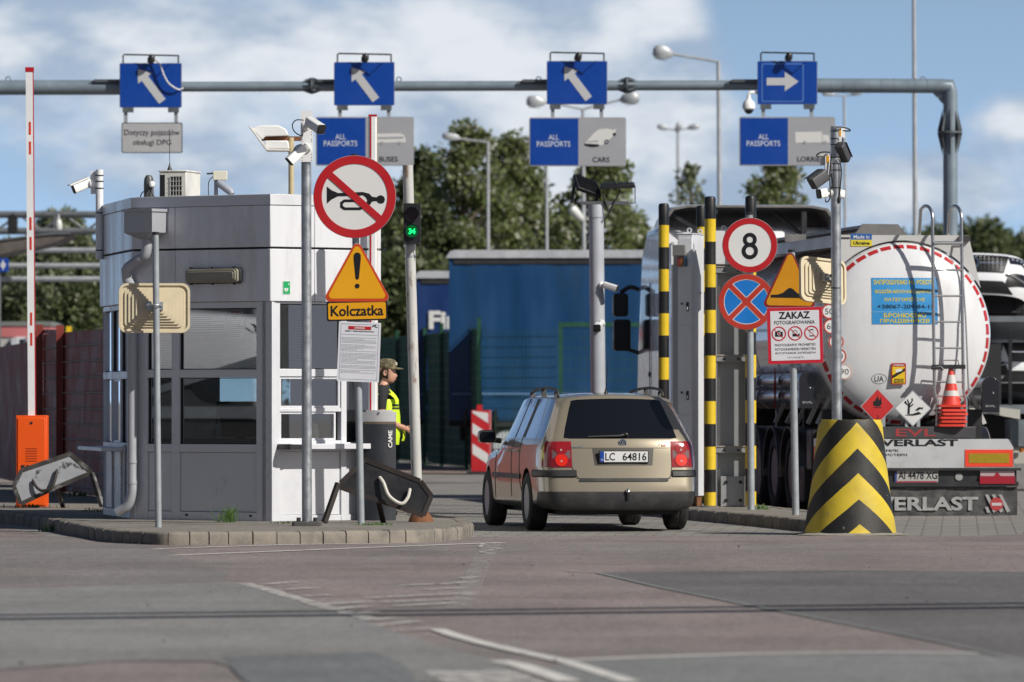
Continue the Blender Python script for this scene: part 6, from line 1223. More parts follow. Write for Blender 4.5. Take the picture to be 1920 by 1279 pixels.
bullet('surveillance_camera', 'dark slab camera hanging low beside the post, tipped towards the cab', qp(1535, 336, -.06), (-.62, -.30, -.45), .20, .13, .13, body=dkb, mount=qp(1552, 325, 0)); bullet('surveillance_camera', 'dark slab camera hanging on the sky side of the post', qp(1580, 285, -.02), (.30, .55, -.62), .22, .10, .10, body=dkb, mount=qp(1573, 262, 0))
bullet('surveillance_camera', 'tiny white camera with a yellow label on a ball joint low on the post', qp(1541, 363, -.08), (-.8, -.5, -.15), .09, .10, .10, mount=qp(1558, 362, 0), hood=False); bullet('surveillance_camera', 'tiny white camera tucked behind the post with a hanging plug', qp(1575, 363, .06), (.7, .7, -.1), .09, .07, .09, mount=qp(1568, 362, 0), hood=False)
d = MB(white_p); d.box(-.03, .03, -.03, .04, -.06, .06); d.build('junction_box', label='small white box clipped to the far flank of the camera post top', cat='box', loc=qp(1579.5, 248, .05)); d = MB(acw); d.box(-.025, .025, -.03, .04, -.06, .06); d.build('junction_box', label='small cream box clipped beside the lower camera bracket', cat='box', loc=qp(1542.5, 299, .02))
d = MB(cable_m); [d.tube(bez(p), .007, 6) for p in ([qp(1566, 239, -.07), qp(1575, 239, -.07), qp(1588, 241, -.05), qp(1594, 245, -.04), qp(1588, 246, -.03), qp(1580, 245, .0)], [qp(1556, 286, -.07), qp(1540, 286, -.07), qp(1531, 291, -.06), qp(1534, 294, -.05), qp(1542, 294, -.03)], [qp(1570, 298, -.07), qp(1575, 306, -.06), qp(1577, 325, -.06), qp(1574, 362, -.05), qp(1573, 376, -.05)], [qp(1557, 300, -.07), qp(1555, 330, -.07), qp(1556, 366, -.07), qp(1553, 377, -.07), qp(1548, 379, -.07), qp(1547, 374, -.07)])]; d.lathe([(.012, -.04), (.02, 0), (.008, .04)], qp(1573, 374, -.05), n=10); d.build('camera_cable', label='black loops of camera cable on the post behind the bollard', cat='cable', origin=qp(1566, 239))

# floodlight post behind the gold car
zl = 84.5; kl = zl / F
t = post_thing('thick pale grey post behind the gold car carrying two floodlights', 1124, 953, zl, 1117.5, 384, .10, mat('pale post paint', (.44, .46, .50), .42, .1, var=.06, scale=4), 'floodlight_post', cap=False, h0=0.0)
tx, tz = PX(1117.5, zl) - PX(1124, zl), PH(384, zl); d = MB(MATS['pale post paint']); d.tube([(tx + .004, 0, tz - .17), (tx, 0, tz)], .108, 20); d.build('collar', t); d = MB(mat('floodlight bar', (.10, .105, .12), .5)); d.box(PX(1088, zl) - PX(1124, zl), PX(1177, zl) - PX(1124, zl), -.09, .09, tz + .0, tz + .045); d.build('cross_bar', t)
def flood(label, cx, cy, w, a, roll, yaw=0):
    t = thing('floodlight', label, 'floodlight', (PX(cx, zl), zl, PH(cy, zl))); M = Matrix.Rotation(R(yaw), 4, 'Z') @ Matrix.Rotation(R(roll), 4, 'Y') @ Matrix.Rotation(R(a), 4, 'X'); d = MB(black_pl); d.at(M); d.box(-w / 2, w / 2, -.16, .16, -.02, .035); [d.box(-w / 2 + .04 + i * (w - .08) / 9 - .006, -w / 2 + .04 + i * (w - .08) / 9 + .006, -.15, .15, .036, .06) for i in range(10)]; d.build('housing', t, bevel=.006)
    d = MB(mat('floodlight glass', (.30, .28, .26), .2)); d.at(M); d.box(-w / 2 + .02, w / 2 - .02, -.14, .14, -.024, -.021); d.build('glass', t); b = MB(dark_m); zz_ = PH(381, zl) - PH(cy, zl)
    for s_ in (-1, 1): p = M @ Vector((s_ * (w / 2 + .006), 0, 0)); b.beam(p, (p.x - .04 * (1 if roll > 5 else 0), p.y, zz_), .012 if roll < 5 else .04, .03, (0, 1, 0))
    b.beam((-w / 2, 0, zz_), (w / 2, 0, zz_), .03, .012); b.build('bracket', t); return t
flood('floodlight turned upward with its pale glass showing, on the thick post', 1100, 350, .36, 38, 18, 25); flood('flat floodlight seen edge-on at the end of the bar on the thick post', 1158, 349.5, .45, 6, -3)
d = MB(cable_m); lp_ = lambda px, py, dd=-.1: (PX(px, zl), zl + dd, PH(py, zl)); d.tube(bez([lp_(1162, 355), lp_(1159, 366), lp_(1152, 378), lp_(1146, 390), lp_(1140, 404), lp_(1133, 412)]), .012, 8); d.tube(bez([lp_(1130, 360), lp_(1134, 375), lp_(1139, 390), lp_(1140, 398)]), .012, 8); d.build('floodlight_cable', label='black cables drooping from the floodlights to the thick post', cat='cable', origin=lp_(1162, 355))
d = MB(cable_m); d.tube(bez([(0, 0, 0)] + [(0, 0, 0.001)] , 1), .001, 3) if False else None
t = bullet('surveillance_camera', 'white tube camera pointing sideways off the thick floodlight post', (PX(1144, zl), zl - .16, PH(538, zl)), (.86, -.32, -.28), .20, .085, .085, mount=(PX(1127, zl), zl - .09, PH(535, zl)), hood=False)
t = bullet('surveillance_camera', 'white round camera facing the lane low on the floodlight post', (PX(1121, zl), zl - .20, PH(613, zl)), (-.15, -.93, -.2), .20, .10, .10, mount=(PX(1128, zl), zl - .09, PH(606, zl)), hood=False)
# ------------------------------------------------------------------ vehicles: shared helpers
from mathutils.bvhtree import BVHTree
def bake(o):
    """apply the modifiers of o (subdivision, wheel arch cuts)"""
    dg = bpy.context.evaluated_depsgraph_get(); dg.update(); me = bpy.data.meshes.new_from_object(o.evaluated_get(dg)); old = o.data; o.modifiers.clear(); o.data = me; bpy.data.meshes.remove(old); return me
def bvh_of(o):
    me = o.data; return BVHTree.FromPolygons([v.co.copy() for v in me.vertices], [tuple(p.vertices) for p in me.polygons])
def decal(mb, bv, corners, dirn, off=.006, n=8, m=6, fallback=0.0):
    """a patch between four corner points pressed on to the body along dirn and set off a few mm from it"""
    a, b, c, d_ = (Vector(q) for q in corners); D = Vector(dirn).normalized(); rows = []
    for i in range(m + 1):
        r_ = []
        for j in range(n + 1):
            u, v = j / n, i / m; p = (a * (1 - u) + b * u) * (1 - v) + (d_ * (1 - u) + c * u) * v; h = bv.ray_cast(p - D * 4, D)
            r_.append((h[0] if h[0] is not None else p) - D * off)
        rows.append(r_)
    return mb.grid(rows)
def disc_decal(mb, bv, c, r, dirn, off=.008, n=24, rings=3, r0=0.0, sy=1.0):
    D = Vector(dirn).normalized(); up = Vector((0, 0, 1)); rt = D.cross(up).normalized(); c = Vector(c); rows = []
    for i in range(rings + 1):
        q = r0 + (r - r0) * i / rings; rows.append([])
        for k in range(n):
            p = c + rt * (q * math.cos(6.2832 * k / n)) + up * (q * sy * math.sin(6.2832 * k / n)); h = bv.ray_cast(p - D * 4, D); rows[-1].append((h[0] if h[0] is not None else p) - D * off)
    return mb.grid(rows, True)
def surf(bv, p, dirn):
    D = Vector(dirn).normalized(); h = bv.ray_cast(Vector(p) - D * 4, D); return h[0] if h[0] is not None else Vector(p)

# ------------------------------------------------------------------ gold estate car
gold = mat('gold metallic paint', (.335, .287, .207), .26, .42, coat=1.0)
trim = mat('black bumper plastic', (.020, .020, .021), .55, var=.15, scale=5, dirt=(.09, .085, .075), dirt_amt=.5, dscale=3)
dkglass = glass('tinted car glass', (.10, .11, .12), 1.25, .88, (.006, .007, .008)); sdglass = glass('side car glass', (.25, .28, .3), 2.6, .72, (.008, .01, .012))
zcar = 68.75; car = thing('estate_car', 'gold estate car seen from behind driving into the lane', 'car', (PX(1167, zcar), zcar, 0), 9.4)
def make_car_body():
    S = [0.0, .05, .20, .46, .72, 1.05, 1.40, 1.52, 1.60, 2.02, 2.10, 2.62, 2.92, 3.02, 3.30, 3.75, 4.15, 4.45, 4.62, 4.68]
    Wd = [.735, .80, .845, .862, .870, .873, .873, .873, .873, .873, .873, .873, .872, .872, .868, .86, .825, .74, .60, .50]
    sh = [.05, .03, .0, .0, .075, .115, .15, .45, .50, .50]       # how far forward each row lies at the tail
    base = [(.50, .24), (.90, .22), (.985, .30), (.995, .43), (1.0, .74), (.985, .93), (.945, 1.000), (.735, 1.435), (.60, 1.482), (0, 1.510)]
    hood = [(.50, .24), (.90, .22), (.985, .30), (.995, .43), (1.0, .66), (.98, .80), (.93, .86), (.72, .92), (.4, .95), (0, .965)]
    P = []
    for j, (s, w) in enumerate(zip(S, Wd)):
        fw = max(0, 1 - s / 1.0); t = 0 if s <= 2.7 else min(1, (s - 2.62) / (3.42 - 2.62)); row = []
        for k in range(10):
            x, z = base[k]; hx, hz = hood[k]
            if s > 3.2: z_ = hz - max(0, s - 3.4) ** 2 * .075 * (1 if k > 4 else 0); x_ = hx
            elif k > 6: z_ = z + (hz - z) * t ** 1.1; x_ = x + (hx - x) * t
            else: u = min(1, max(0, (s - 2.6) / .7)); z_ = z + (hz - z) * u * (1 if k > 2 else 0); x_ = x + (hx - x) * u
            if k >= 7 and s < 2.6: z_ -= .022 * (max(0, (1.2 - s)) / 1.2) ** 1.5
            row.append((x_ * w, s + sh[k] * fw, z_))
        P.append(row)
    return S, P
S, P = make_car_body(); v = []; f = []; fm = []; idx = {}
def vid(j, k, sgn):
    key = (j, k, 0 if k == 9 else sgn)
    if key not in idx: x, y, z = P[j][k]; idx[key] = len(v); v.append((x * sgn if k < 9 else 0, y, z))
    return idx[key]
glass_j = [j for j in range(len(S) - 1) if S[j] in (.20, .46, .72, 1.05, 1.60, 2.10, 2.62)]
for sgn in (-1, 1):
    for j in range(len(S) - 1):
        for k in range(9):
            q = (vid(j, k, sgn), vid(j + 1, k, sgn), vid(j + 1, k + 1, sgn), vid(j, k + 1, sgn)); q = q if sgn > 0 else q[::-1]; m_ = 0
            if k <= 2 and k < 2 or (k == 2 and (S[j] < .45)): m_ = 1
            if k == 6 and .05 < S[j] < 2.9: m_ = 2 if S[j] not in (1.40, 1.52, 2.02) else 1
            f.append(q); fm.append(m_)
# tail: columns across
cols = [-1, -.905, -.45, 0, .45, .905, 1]; cap = {}
for k in range(10):
    for ci, c in enumerate(cols):
        if k == 9: x_w = .40 * .735
        if c in (-1, 1) and k < 9: cap[k, ci] = vid(0, k, int(c))
        else:
            x, y, z = P[0][k] if k < 9 else (P[0][8][0], P[0][9][1], P[0][9][2])
            if k == 9: continue
            cap[k, ci] = len(v); v.append((x * c, y - .075 * (1 - abs(c) ** 2.5) * (1 if k < 7 else .8), z + (.02 * (1 - c * c) if k >= 7 else 0)))
for k in range(8):
    for ci in range(6):
        q = (cap[k, ci], cap[k, ci + 1], cap[k + 1, ci + 1], cap[k + 1, ci]); m_ = 1 if k < 3 else (2 if k == 6 and 0 < ci < 5 else 0); f.append(q); fm.append(m_)
# roof tail edge: fan rows 8 -> centre line
top = [cap[8, ci] for ci in range(7)]; f.append((top[0], top[1], top[2], top[3], vid(0, 9, 1))); fm.append(0); f.append((top[3], top[4], top[5], top[6], vid(0, 9, 1))); fm.append(0)
# nose and floor
nj = len(S) - 1; f.append(tuple([vid(nj, k, 1) for k in range(9)] + [vid(nj, 9, 1)] + [vid(nj, k, -1) for k in range(8, -1, -1)])); fm.append(1)
for j in range(nj): f.append((vid(j, 0, -1), vid(j + 1, 0, -1), vid(j + 1, 0, 1), vid(j, 0, 1))); fm.append(1)
f.append(tuple(cap[0, ci] for ci in range(6, -1, -1))); fm.append(1)
me = bpy.data.meshes.new('body'); me.from_pydata(v, [], f)
for m_ in (gold, trim, dkglass, MATS['side car glass'], gap_m): me.materials.append(m_)
me.polygons.foreach_set('material_index', fm); me.polygons.foreach_set('use_smooth', [True] * len(f)); me.update()
bmx = bmesh.new(); bmx.from_mesh(me); bmesh.ops.remove_doubles(bmx, verts=bmx.verts, dist=1e-5); bmesh.ops.recalc_face_normals(bmx, faces=bmx.faces)
cl_ = bmx.edges.layers.float.new('crease_edge')
for e in bmx.edges:
    ms = {q.material_index for q in e.link_faces}
    if len(ms) > 1: e[cl_] = 1.0 if 2 in ms else .7
cv_ = bmx.verts.layers.float.new('crease_vert')
for v_ in bmx.verts:
    if sum(q.material_index == 2 for q in v_.link_faces) == 1 and any(q.material_index != 2 for q in v_.link_faces): v_[cv_] = .62
bmx.to_mesh(me); bmx.free()
body = bpy.data.objects.new('body', me); COL.objects.link(body); sb = body.modifiers.new('s', 'SUBSURF'); sb.levels = 2; sb.render_levels = 2
bake(body)
for p in body.data.polygons:                                        # side windows use the clearer glass
    if p.material_index == 2 and abs(p.normal.x) > .6: p.material_index = 3
cut = MB(gap_m)
for y in (1.05, 3.755):
    for sx in (-1, 1): cut.lathe([(.355, 0), (.355, .5)], (sx * .58, y, .325), (sx, 0, 0), 40)
cutter = cut.build('cutter'); bo = body.modifiers.new('b', 'BOOLEAN'); bo.operation = 'DIFFERENCE'; bo.object = cutter; bo.solver = 'EXACT'
bvcar = bvh_of(body); bake(body); bpy.data.objects.remove(cutter)
body.data.polygons.foreach_set('use_smooth', [True] * len(body.data.polygons)); body.data.set_sharp_from_angle(angle=R(42)); body.parent = car; body.name = 'body'
RE = (0, 1, 0); LS, RS_ = (1, 0, 0), (-1, 0, 0)
alloy = mat('dusty alloy rim', (.30, .30, .31), .45, .7, var=.15)
for x in (-.775, .775):
    for y in (1.05, 3.755): w = thing('wheel', None, None, (x, y, .316)); w.parent = car; wheel(w, (0, 0, 0), .316, .20, (1, 0, 0), rim_mat=alloy, spokes=7, sgn=1 if x > 0 else -1)
lred = mat('tail lamp red', (.26, .008, .012), .12, coat=1.0); lred2 = mat('tail lamp bright red', (.28, .008, .01), .1, coat=1.0); lgrey = mat('tail lamp smoke', (.16, .10, .10), .15, coat=1.0); lwhite = mat('tail lamp clear', (.45, .36, .35), .12, coat=1)
lit_red = mat('lit brake lens', (.62, .02, .008), .2, emit=(1, .04, .012), estr=.03)
for sx in (-1, 1):
    L_ = MB(lred); rows = []; rows2 = []
    for i in range(9):
        z_ = .695 + (.972 - .695) * i / 8; r_ = []
        for j in range(15):
            if j < 9: p = Vector((sx * (.545 + (.70 - .545) * j / 8), 0, z_)); D = Vector((0, 1, 0))
            else: a = R(90 * (j - 8) / 6); p = Vector((sx * .70, .25, z_)); D = Vector((-sx * math.sin(a), math.cos(a), 0))
            h = bvcar.ray_cast(p - D * 3, D); r_.append((h[0] or p) - D * .007)
        rows.append(r_)
    L_.grid(rows if sx > 0 else [r_[::-1] for r_ in rows]); tl = L_.build('tail_lamp', car)
    g = MB(lgrey); decal(g, bvcar, [(sx * .56, 0, .79), (sx * .75, 0, .79), (sx * .75, 0, .875), (sx * .56, 0, .875)], RE, .0085); g.build('smoke_band', tl)
    for z_, m_, rr_ in ((.893, lred2, .062), (.772, lit_red, .066)):
        g = MB(m_); disc_decal(g, bvcar, (sx * .655, 0, z_), rr_, RE, .013); g.use(lred); disc_decal(g, bvcar, (sx * .655, 0, z_), rr_ + .006, RE, .0115, r0=rr_ - .004, rings=1); g.use(lwhite); disc_decal(g, bvcar, (sx * .655, 0, z_ - .012), .010, RE, .0145); g.build('lamp_lens', tl)
# bumper strips, tailgate gaps
for sx, x0, x1 in ((-1, .50, .78), (1, .55, .78)):
    d = MB(trim); rows = []
    for z_ in (.585, .60, .65, .665):
        r_ = []
        for j in range(16):
            if j < 7: p = Vector((sx * (x0 + (.70 - x0) * j / 6), 0, z_)); D = Vector((0, 1, 0))
            else: a = R(90 * (j - 6) / 9); p = Vector((sx * .70, .30 + (.35 * (j - 12) / 3 if j > 12 else 0), z_)); D = Vector((-sx * math.sin(a), math.cos(a), 0))
            h = bvcar.ray_cast(p - D * 3, D); r_.append((h[0] or p) - D * (.022 if .59 < z_ < .66 else .002))
        rows.append(r_)
    d.grid(rows if sx > 0 else [r_[::-1] for r_ in rows]); d.build('bumper_strip', car)
d = MB(trim); decal(d, bvcar, [(-.47, 0, .545), (.50, 0, .545), (.50, 0, .572), (-.47, 0, .572)], RE, .012, 16, 2); decal(d, bvcar, [(-.5, 0, .572), (.53, 0, .572), (.53, 0, .578), (-.5, 0, .578)], RE, .004, 16, 1); d.build('tailgate_sill', car)
gp_ = MB(gap_m); w_ = .0045
for a, b in (((-.545, .70), (-.50, .60)), ((-.50, .60), (-.47, .572)), ((.545, .70), (.53, .60)), ((.53, .60), (.50, .572)), ((-.545, .70), (-.548, .97)), ((.545, .70), (.548, .97)), ((-.548, .90), (.548, .90))):
    n_ = 14; pts = [surf(bvcar, (a[0] + (b[0] - a[0]) * i / n_, 0, a[1] + (b[1] - a[1]) * i / n_), RE) - Vector((0, .0005, 0)) for i in range(n_ + 1)]; gp_.tube(pts, w_ * (.6 if a[1] == b[1] else 1), 6)
for pts in ([(1.12, .30), (1.48, .52), (1.52, .95), (1.54, 1.0)], [(2.06, .28), (2.06, 1.0)], [(3.18, .32), (3.16, .86)]):
    P2 = bez([(0, y, z_) for y, z_ in pts], 8); gp_.tube([surf(bvcar, p, LS) - Vector((.0005, 0, 0)) for p in P2], .005, 6)
gp_.build('panel_gap', car)
d = MB(trim); decal(d, bvcar, [(0, 1.45, .555), (0, 3.32, .555), (0, 3.32, .61), (0, 1.45, .61)], LS, .014, 20, 3); d.build('side_moulding', car)
d = MB(trim); decal(d, bvcar, [(0, 1.45, .555), (0, 3.32, .555), (0, 3.32, .61), (0, 1.45, .61)], RS_, .014, 20, 3); d.build('side_moulding', car)
d = MB(gold); [d.tube(bez([surf(bvcar, (0, y, .86), LS) - Vector((.0, 0, 0)), surf(bvcar, (0, y + .04, .865), LS) - Vector((.035, 0, 0)), surf(bvcar, (0, y + .15, .868), LS) - Vector((.035, 0, 0)), surf(bvcar, (0, y + .19, .865), LS)], 4), .013, 8) for y in (1.62, 2.18)]; d.build('door_handle', car)
# number plate, badges, wiper
d = MB(mat('plate recess', (.05, .045, .035), .5)); decal(d, bvcar, [(-.30, 0, .715), (.33, 0, .715), (.35, 0, .895), (-.32, 0, .895)], RE, .003, 16, 6); d.build('plate_recess', car)
ys = min(surf(bvcar, (x, 0, z_), RE).y for x in (-.25, .02, .28) for z_ in (.75, .885)) - .018
d = MB(black_pl); d.box(-.255, .285, ys, ys + .02, .742, .872); d.use(sign_white); d.box(-.245, .275, ys - .004, ys - .0002, .751, .864); d.use(sign_blue); d.box(-.2445, -.203, ys - .0055, ys - .004, .7515, .8635)
np_ = d.build('number_plate', car); l = MB(sign_blk); l.text('LC', (-.137, .808), .105, .082, (0, ys - .0042, 0), off=.002, bold=.012); l.text('64816', (.13, .808), .26, .082, (0, ys - .0042, 0), off=.002, bold=.012); l.use(sign_white); l.text('PL', (-.224, .775), .026, .018, (0, ys - .0056, 0), off=.001); l.build('lettering', np_)
yb_ = surf(bvcar, (.012, 0, .955), RE).y - .010; d = MB(chrome); d.ring((.012, .955), .037, .044, (0, yb_ + .006, 0), d=.008, n=36); d.use(sign_blk); d.prism(circle(.037, 32, (.012, .955)), (0, yb_ + .006, 0), d=.004); d.use(chrome)
for pts in ([(-.02, .979), (.000, .932)], [(.000, .932), (.009, .955)], [(.009, .955), (.015, .955)], [(.015, .955), (.024, .932)], [(.024, .932), (.044, .979)], [(-.004, .986), (.012, .961)], [(.012, .961), (.028, .986)]): d.beam((pts[0][0], yb_ - .001, pts[0][1]), (pts[1][0], yb_ - .001, pts[1][1]), .007, .006, (0, 1, 0))
d.build('emblem', car)
d = MB(chrome); yq = surf(bvcar, (-.46, 0, .915), RE).y - .004; d.text('PASSAT', (-.46, .917), .16, .021, (0, yq, 0), off=.002, bold=.02); d.build('lettering', car); d = MB(chrome); yq = surf(bvcar, (.45, 0, .925), RE).y - .004; d.text('T', (.415, .927), .02, .022, (0, yq, 0), off=.002, bold=.03); d.use(sign_red).text('DI', (.462, .927), .045, .022, (0, yq, 0), off=.002, bold=.03); d.build('lettering', car)
d = MB(trim); wp = lambda x, z_: surf(bvcar, (x, 0, z_), RE) - Vector((0, .025, 0)); d.tube([wp(.05, 1.045), wp(-.02, 1.03), wp(-.36, 1.022)], [.016, .013, .008], 8); d.tube([wp(.06, 1.05), wp(.05, 1.035)], .026, 10); d.build('rear_wiper', car)
d = MB(chrome); d.lathe([(.001, 0), (.018, .008), (.025, .025), (.018, .042), (.012, .05)], (.045, -.085, .415), (0, 0, 1), 16); d.use(dark_m).tube([(.045, -.085, .42), (.045, -.08, .36), (.045, .02, .31), (.045, .3, .3)], .018, 8); d.build('tow_ball', car)
for sx in (-1, 1):
    rr_ = MB(trim); z0 = 1.462; pts = bez([(sx * .575, .72, z0 - .01), (sx * .575, .80, z0 + .055), (sx * .572, 1.3, z0 + .085), (sx * .565, 1.9, z0 + .08), (sx * .555, 2.45, z0 + .05), (sx * .55, 2.56, z0)], 8); rr_.tube(pts, .015, 8)
    for y, zz_ in ((.82, .04), (1.65, .07), (2.4, .03)): rr_.beam((sx * .572, y, z0 - .02), (sx * .572, y + .02, z0 + zz_), .05, .026)
    rr_.build('roof_rail', car)
d = MB(black_pl); pz = surf(bvcar, (-.05, .72, 1.2), (0, 0, -1)); d.lathe([(.03, -.01), (.022, .015), (.010, .05), (.006, .07)], (-.05, .72, 1.475), (0, -.0, 1), 12); d.tube([(-.05, .72, 1.54), (-.045, .60, 1.87)], [.005, .003], 6); d.build('roof_aerial', car)
for sx in (-1, 1):
    m_ = MB(gold); m_.at(Matrix.Translation((sx * .995, 2.93, 1.01)) @ Matrix.Rotation(R(-6 * sx), 4, 'Z')); rows = [[(x * q, y, z_ * q) for x, z_ in rrect(.20, .14, .045, 5)] for y, q in ((0, .96), (-.005, 1.0), (.05, 1.02), (.10, .8), (.13, .3))]; m_.grid(rows, True); n_ = len(rows[0]); m_.f.append(tuple(4 * n_ + i for i in range(n_))); m_.mi.append(0); mm = m_.build('door_mirror', car, smooth=60)
    g = MB(trim); g.at(m_.M); g.prism(rrect(.185, .125, .04, 5), (0, .006, 0), d=.002); g.tube([(-sx * .08, .05, -.04), (-sx * .17, .06, -.05)], .03, 10); g.use(mat('mirror glass', (.05, .055, .06), .05, .9)); g.prism(rrect(.165, .105, .035, 5), (0, .002, 0), d=.006); g.build('mirror_glass', mm)
d = MB(under); d.box(-.62, .62, .3, 4.3, .18, .3); d.tube([(-.35, .06, .24), (-.35, .6, .25)], .03, 10); d.build('underbody', car)
d = MB(mat('car seat cloth', (.02, .02, .022), .9)); [d.box(x - .24, x + .24, y, y + .14, .5, 1.1) or d.box(x - .13, x + .13, y + .02, y + .1, 1.11, 1.28) for x in (-.38, .38) for y in (1.5, 2.55)]; d.build('seat', car)

# ------------------------------------------------------------------ guard
skin = mat('skin', (.50, .27, .19), .5, var=.06, scale=12); cloth_b = mat('black shirt', (.014, .014, .017), .85, var=.2, scale=10); trou = mat('dark olive trousers', (.028, .030, .022), .9, var=.2, scale=8); boot = mat('black boots', (.012, .012, .012), .5); hiv = mat('hi-vis yellow', (.55, .74, .02), .6, var=.04, scale=6); camo1 = mat('camouflage cap', (.085, .075, .04), .85, var=.25, scale=9, dirt=(.20, .17, .10), dirt_amt=.9, dscale=22, dlo=.50, dhi=.54); hairm = mat('brown hair', (.05, .03, .018), .6, var=.3, scale=30)
zg = 70.4; guard = thing('person', 'guard in a yellow vest and camouflage cap standing sideways with hands clasped', 'person', (PX(722, zg), zg, .126), 0)
def skinmesh(verts, edges, radii, name, parent, mats, pick, sub=2, rootv=0):
    me = bpy.data.meshes.new(name); me.from_pydata(verts, edges, []); o = bpy.data.objects.new(name, me); COL.objects.link(o); sk = o.modifiers.new('s', 'SKIN'); sk.use_smooth_shade = True; o.modifiers.new('u', 'SUBSURF').levels = sub
    for i, r in enumerate(radii): me.skin_vertices[0].data[i].radius = (r, r) if not isinstance(r, tuple) else r
    me.skin_vertices[0].data[rootv].use_root = True; bake(o)
    for m_ in mats: o.data.materials.append(m_)
    for p in o.data.polygons: p.material_index = pick(p.center); p.use_smooth = True
    o.parent = parent; return o
V = []; E = []; Rd = []
def sv(p, r, to=None):
    V.append(p); Rd.append(r)
    if to is not None: E.append((to, len(V) - 1))
    return len(V) - 1
pel = sv((-.02, 0, .95), (.13, .16)); ab = sv((.0, 0, 1.10), (.125, .15), pel); ch = sv((-.01, 0, 1.27), (.125, .165), ab); up_c = sv((-.02, 0, 1.38), (.095, .13), ch); nk = sv((-.012, 0, 1.46), (.055, .055), up_c); nk2 = sv((.012, 0, 1.52), (.052, .052), nk)
arms = {}
for s_ in (-1, 1):
    hp_ = sv((-.02, s_ * .09, .88), (.09, .085), pel); kn = sv((-.01, s_ * .10, .50), (.06, .06), hp_); cf = sv((-.03, s_ * .10, .36), (.058, .055), kn); an = sv((-.03, s_ * .10, .10), (.042, .042), cf); hl = sv((-.03, s_ * .105, .055), (.045, .045), an); toe = sv((.14, s_ * .115, .045), (.04, .032), hl)
    sh_ = sv((-.02, s_ * .165, 1.375), (.062, .062), up_c); el = sv((-.035, s_ * .215, 1.10), (.043, .043), sh_); fa = sv((.09, s_ * .17, 1.035), (.036, .038), el); wr = sv((.20, s_ * .07, .985), (.026, .028), fa); arms[s_] = wr
    pm = sv((.245, s_ * .035, .965), (.030, .022), wr)
    for q in range(4):
        yq = s_ * (.035 - .008 * q) ; zq_ = .985 - .017 * q; ln = (.90, 1.0, .95, .75)[q]
        a = sv((.275, yq * .9, zq_ - .008), .0095, pm); b = sv((.275 + .030 * ln, yq * .5 - s_ * .004, zq_ - .016), .0085, a); c = sv((.275 + .048 * ln, yq * .15 - s_ * .016, zq_ - .026), .0075, b)
    a = sv((.235, s_ * .012, .992), .011, wr); b = sv((.262, -s_ * .006, 1.0), .010, a); sv((.285, -s_ * .02, .996), .0085, b)
def pickm(c):
    if c.z < .13: return 3
    if c.z < .98 and c.x < .13: return 2
    if c.z > 1.455: return 0
    if abs(c.y) > .15 and c.z < 1.185 and c.z > .9: return 0
    if c.x > .13 and c.z < 1.15: return 0
    return 1
gb = skinmesh(V, E, Rd, 'body', guard, (skin, cloth_b, trou, boot), pickm, 2, pel)
# head: rings around the skull, face looking along +x
hd = MB(skin); rows = []; HC = Vector((.03, 0, 1.60))
for z_, fx, bx, wy in ((-.125, .052, -.0, .030), (-.112, .074, -.03, .046), (-.085, .085, -.058, .060), (-.06, .087, -.075, .066), (-.035, .088, -.085, .070), (-.01, .087, -.094, .073), (.02, .084, -.10, .076), (.05, .084, -.102, .076), (.08, .075, -.095, .070), (.105, .052, -.07, .05), (.118, .02, -.03, .02)):
    r_ = []
    for k in range(28):
        a = 6.2832 * k / 28; cx = math.cos(a); x = (fx if cx > 0 else -bx) * (abs(cx) ** .85) * (1 if cx > 0 else -1); y = wy * math.sin(a)
        fr_ = max(0, cx) ** 14
        if -.07 < z_ < .03: x += fr_ * (.024 if -.05 < z_ < -.02 else .012 if z_ < .0 else .003)       # nose
        if -.09 < z_ < -.07: x += max(0, cx) ** 6 * .006                                                  # lips
        if .01 < z_ < .03: x -= .006 * math.exp(-((a - .42) / .2) ** 2) + .006 * math.exp(-((a - 5.86) / .2) ** 2)  # eye sockets
        r_.append((x, y, z_))
    rows.append(r_)
hd.grid(rows, True); hd.f.append(tuple(range(27, -1, -1))); hd.mi.append(0)
for s_ in (-1, 1): hd.grid([[(-.005 + .022 * math.cos(a) * q, s_ * (.074 + o_), -.012 + .032 * math.sin(a) * q) for a in [6.2832 * k / 12 for k in range(12)]] for q, o_ in ((1, 0), (1.0, .014), (.6, .012), (.05, .006))], True)
h_ = hd.build('head', guard, loc=HC, smooth=80); h_.rotation_euler = (0, R(4), R(-14))
d = MB(mat('eye white', (.6, .58, .55), .3)); [d.lathe([(.001, -.008), (.007, -.005), (.009, 0), (.007, .005), (.001, .008)], (.074, s_ * .030, .018), (1, 0, 0), 12) for s_ in (-1, 1)]; d.use(sign_blk); [d.lathe([(.004, 0), (.003, .002)], (.0815, s_ * .030, .018), (1, 0, 0), 10) for s_ in (-1, 1)]; d.use(hairm); [d.beam((.086, s_ * .016, .036), (.080, s_ * .046, .036), .006, .006) for s_ in (-1, 1)]; d.use(mat('lips', (.42, .13, .11), .5)); d.beam((.0915, -.018, -.078), (.0915, .018, -.078), .008, .010); d.build('face_feature', h_)
d = MB(hairm); d.grid([[(x, y, z_) for x, y in [((-.108 if True else 0) * math.cos(a) * q + .012, .084 * math.sin(a) * q) for a in [R(-100 + 200 * k / 16) for k in range(17)]]] for z_, q in ((-.09, .62), (-.06, .88), (-.01, 1.0), (.05, 1.0))]); d.lathe([(.001, -.04), (.028, -.025), (.034, 0), (.026, .025), (.001, .036)], (-.115, 0, -.03), (0, 0, 1), 14); d.build('hair', h_)
d = MB(camo1); rows = []
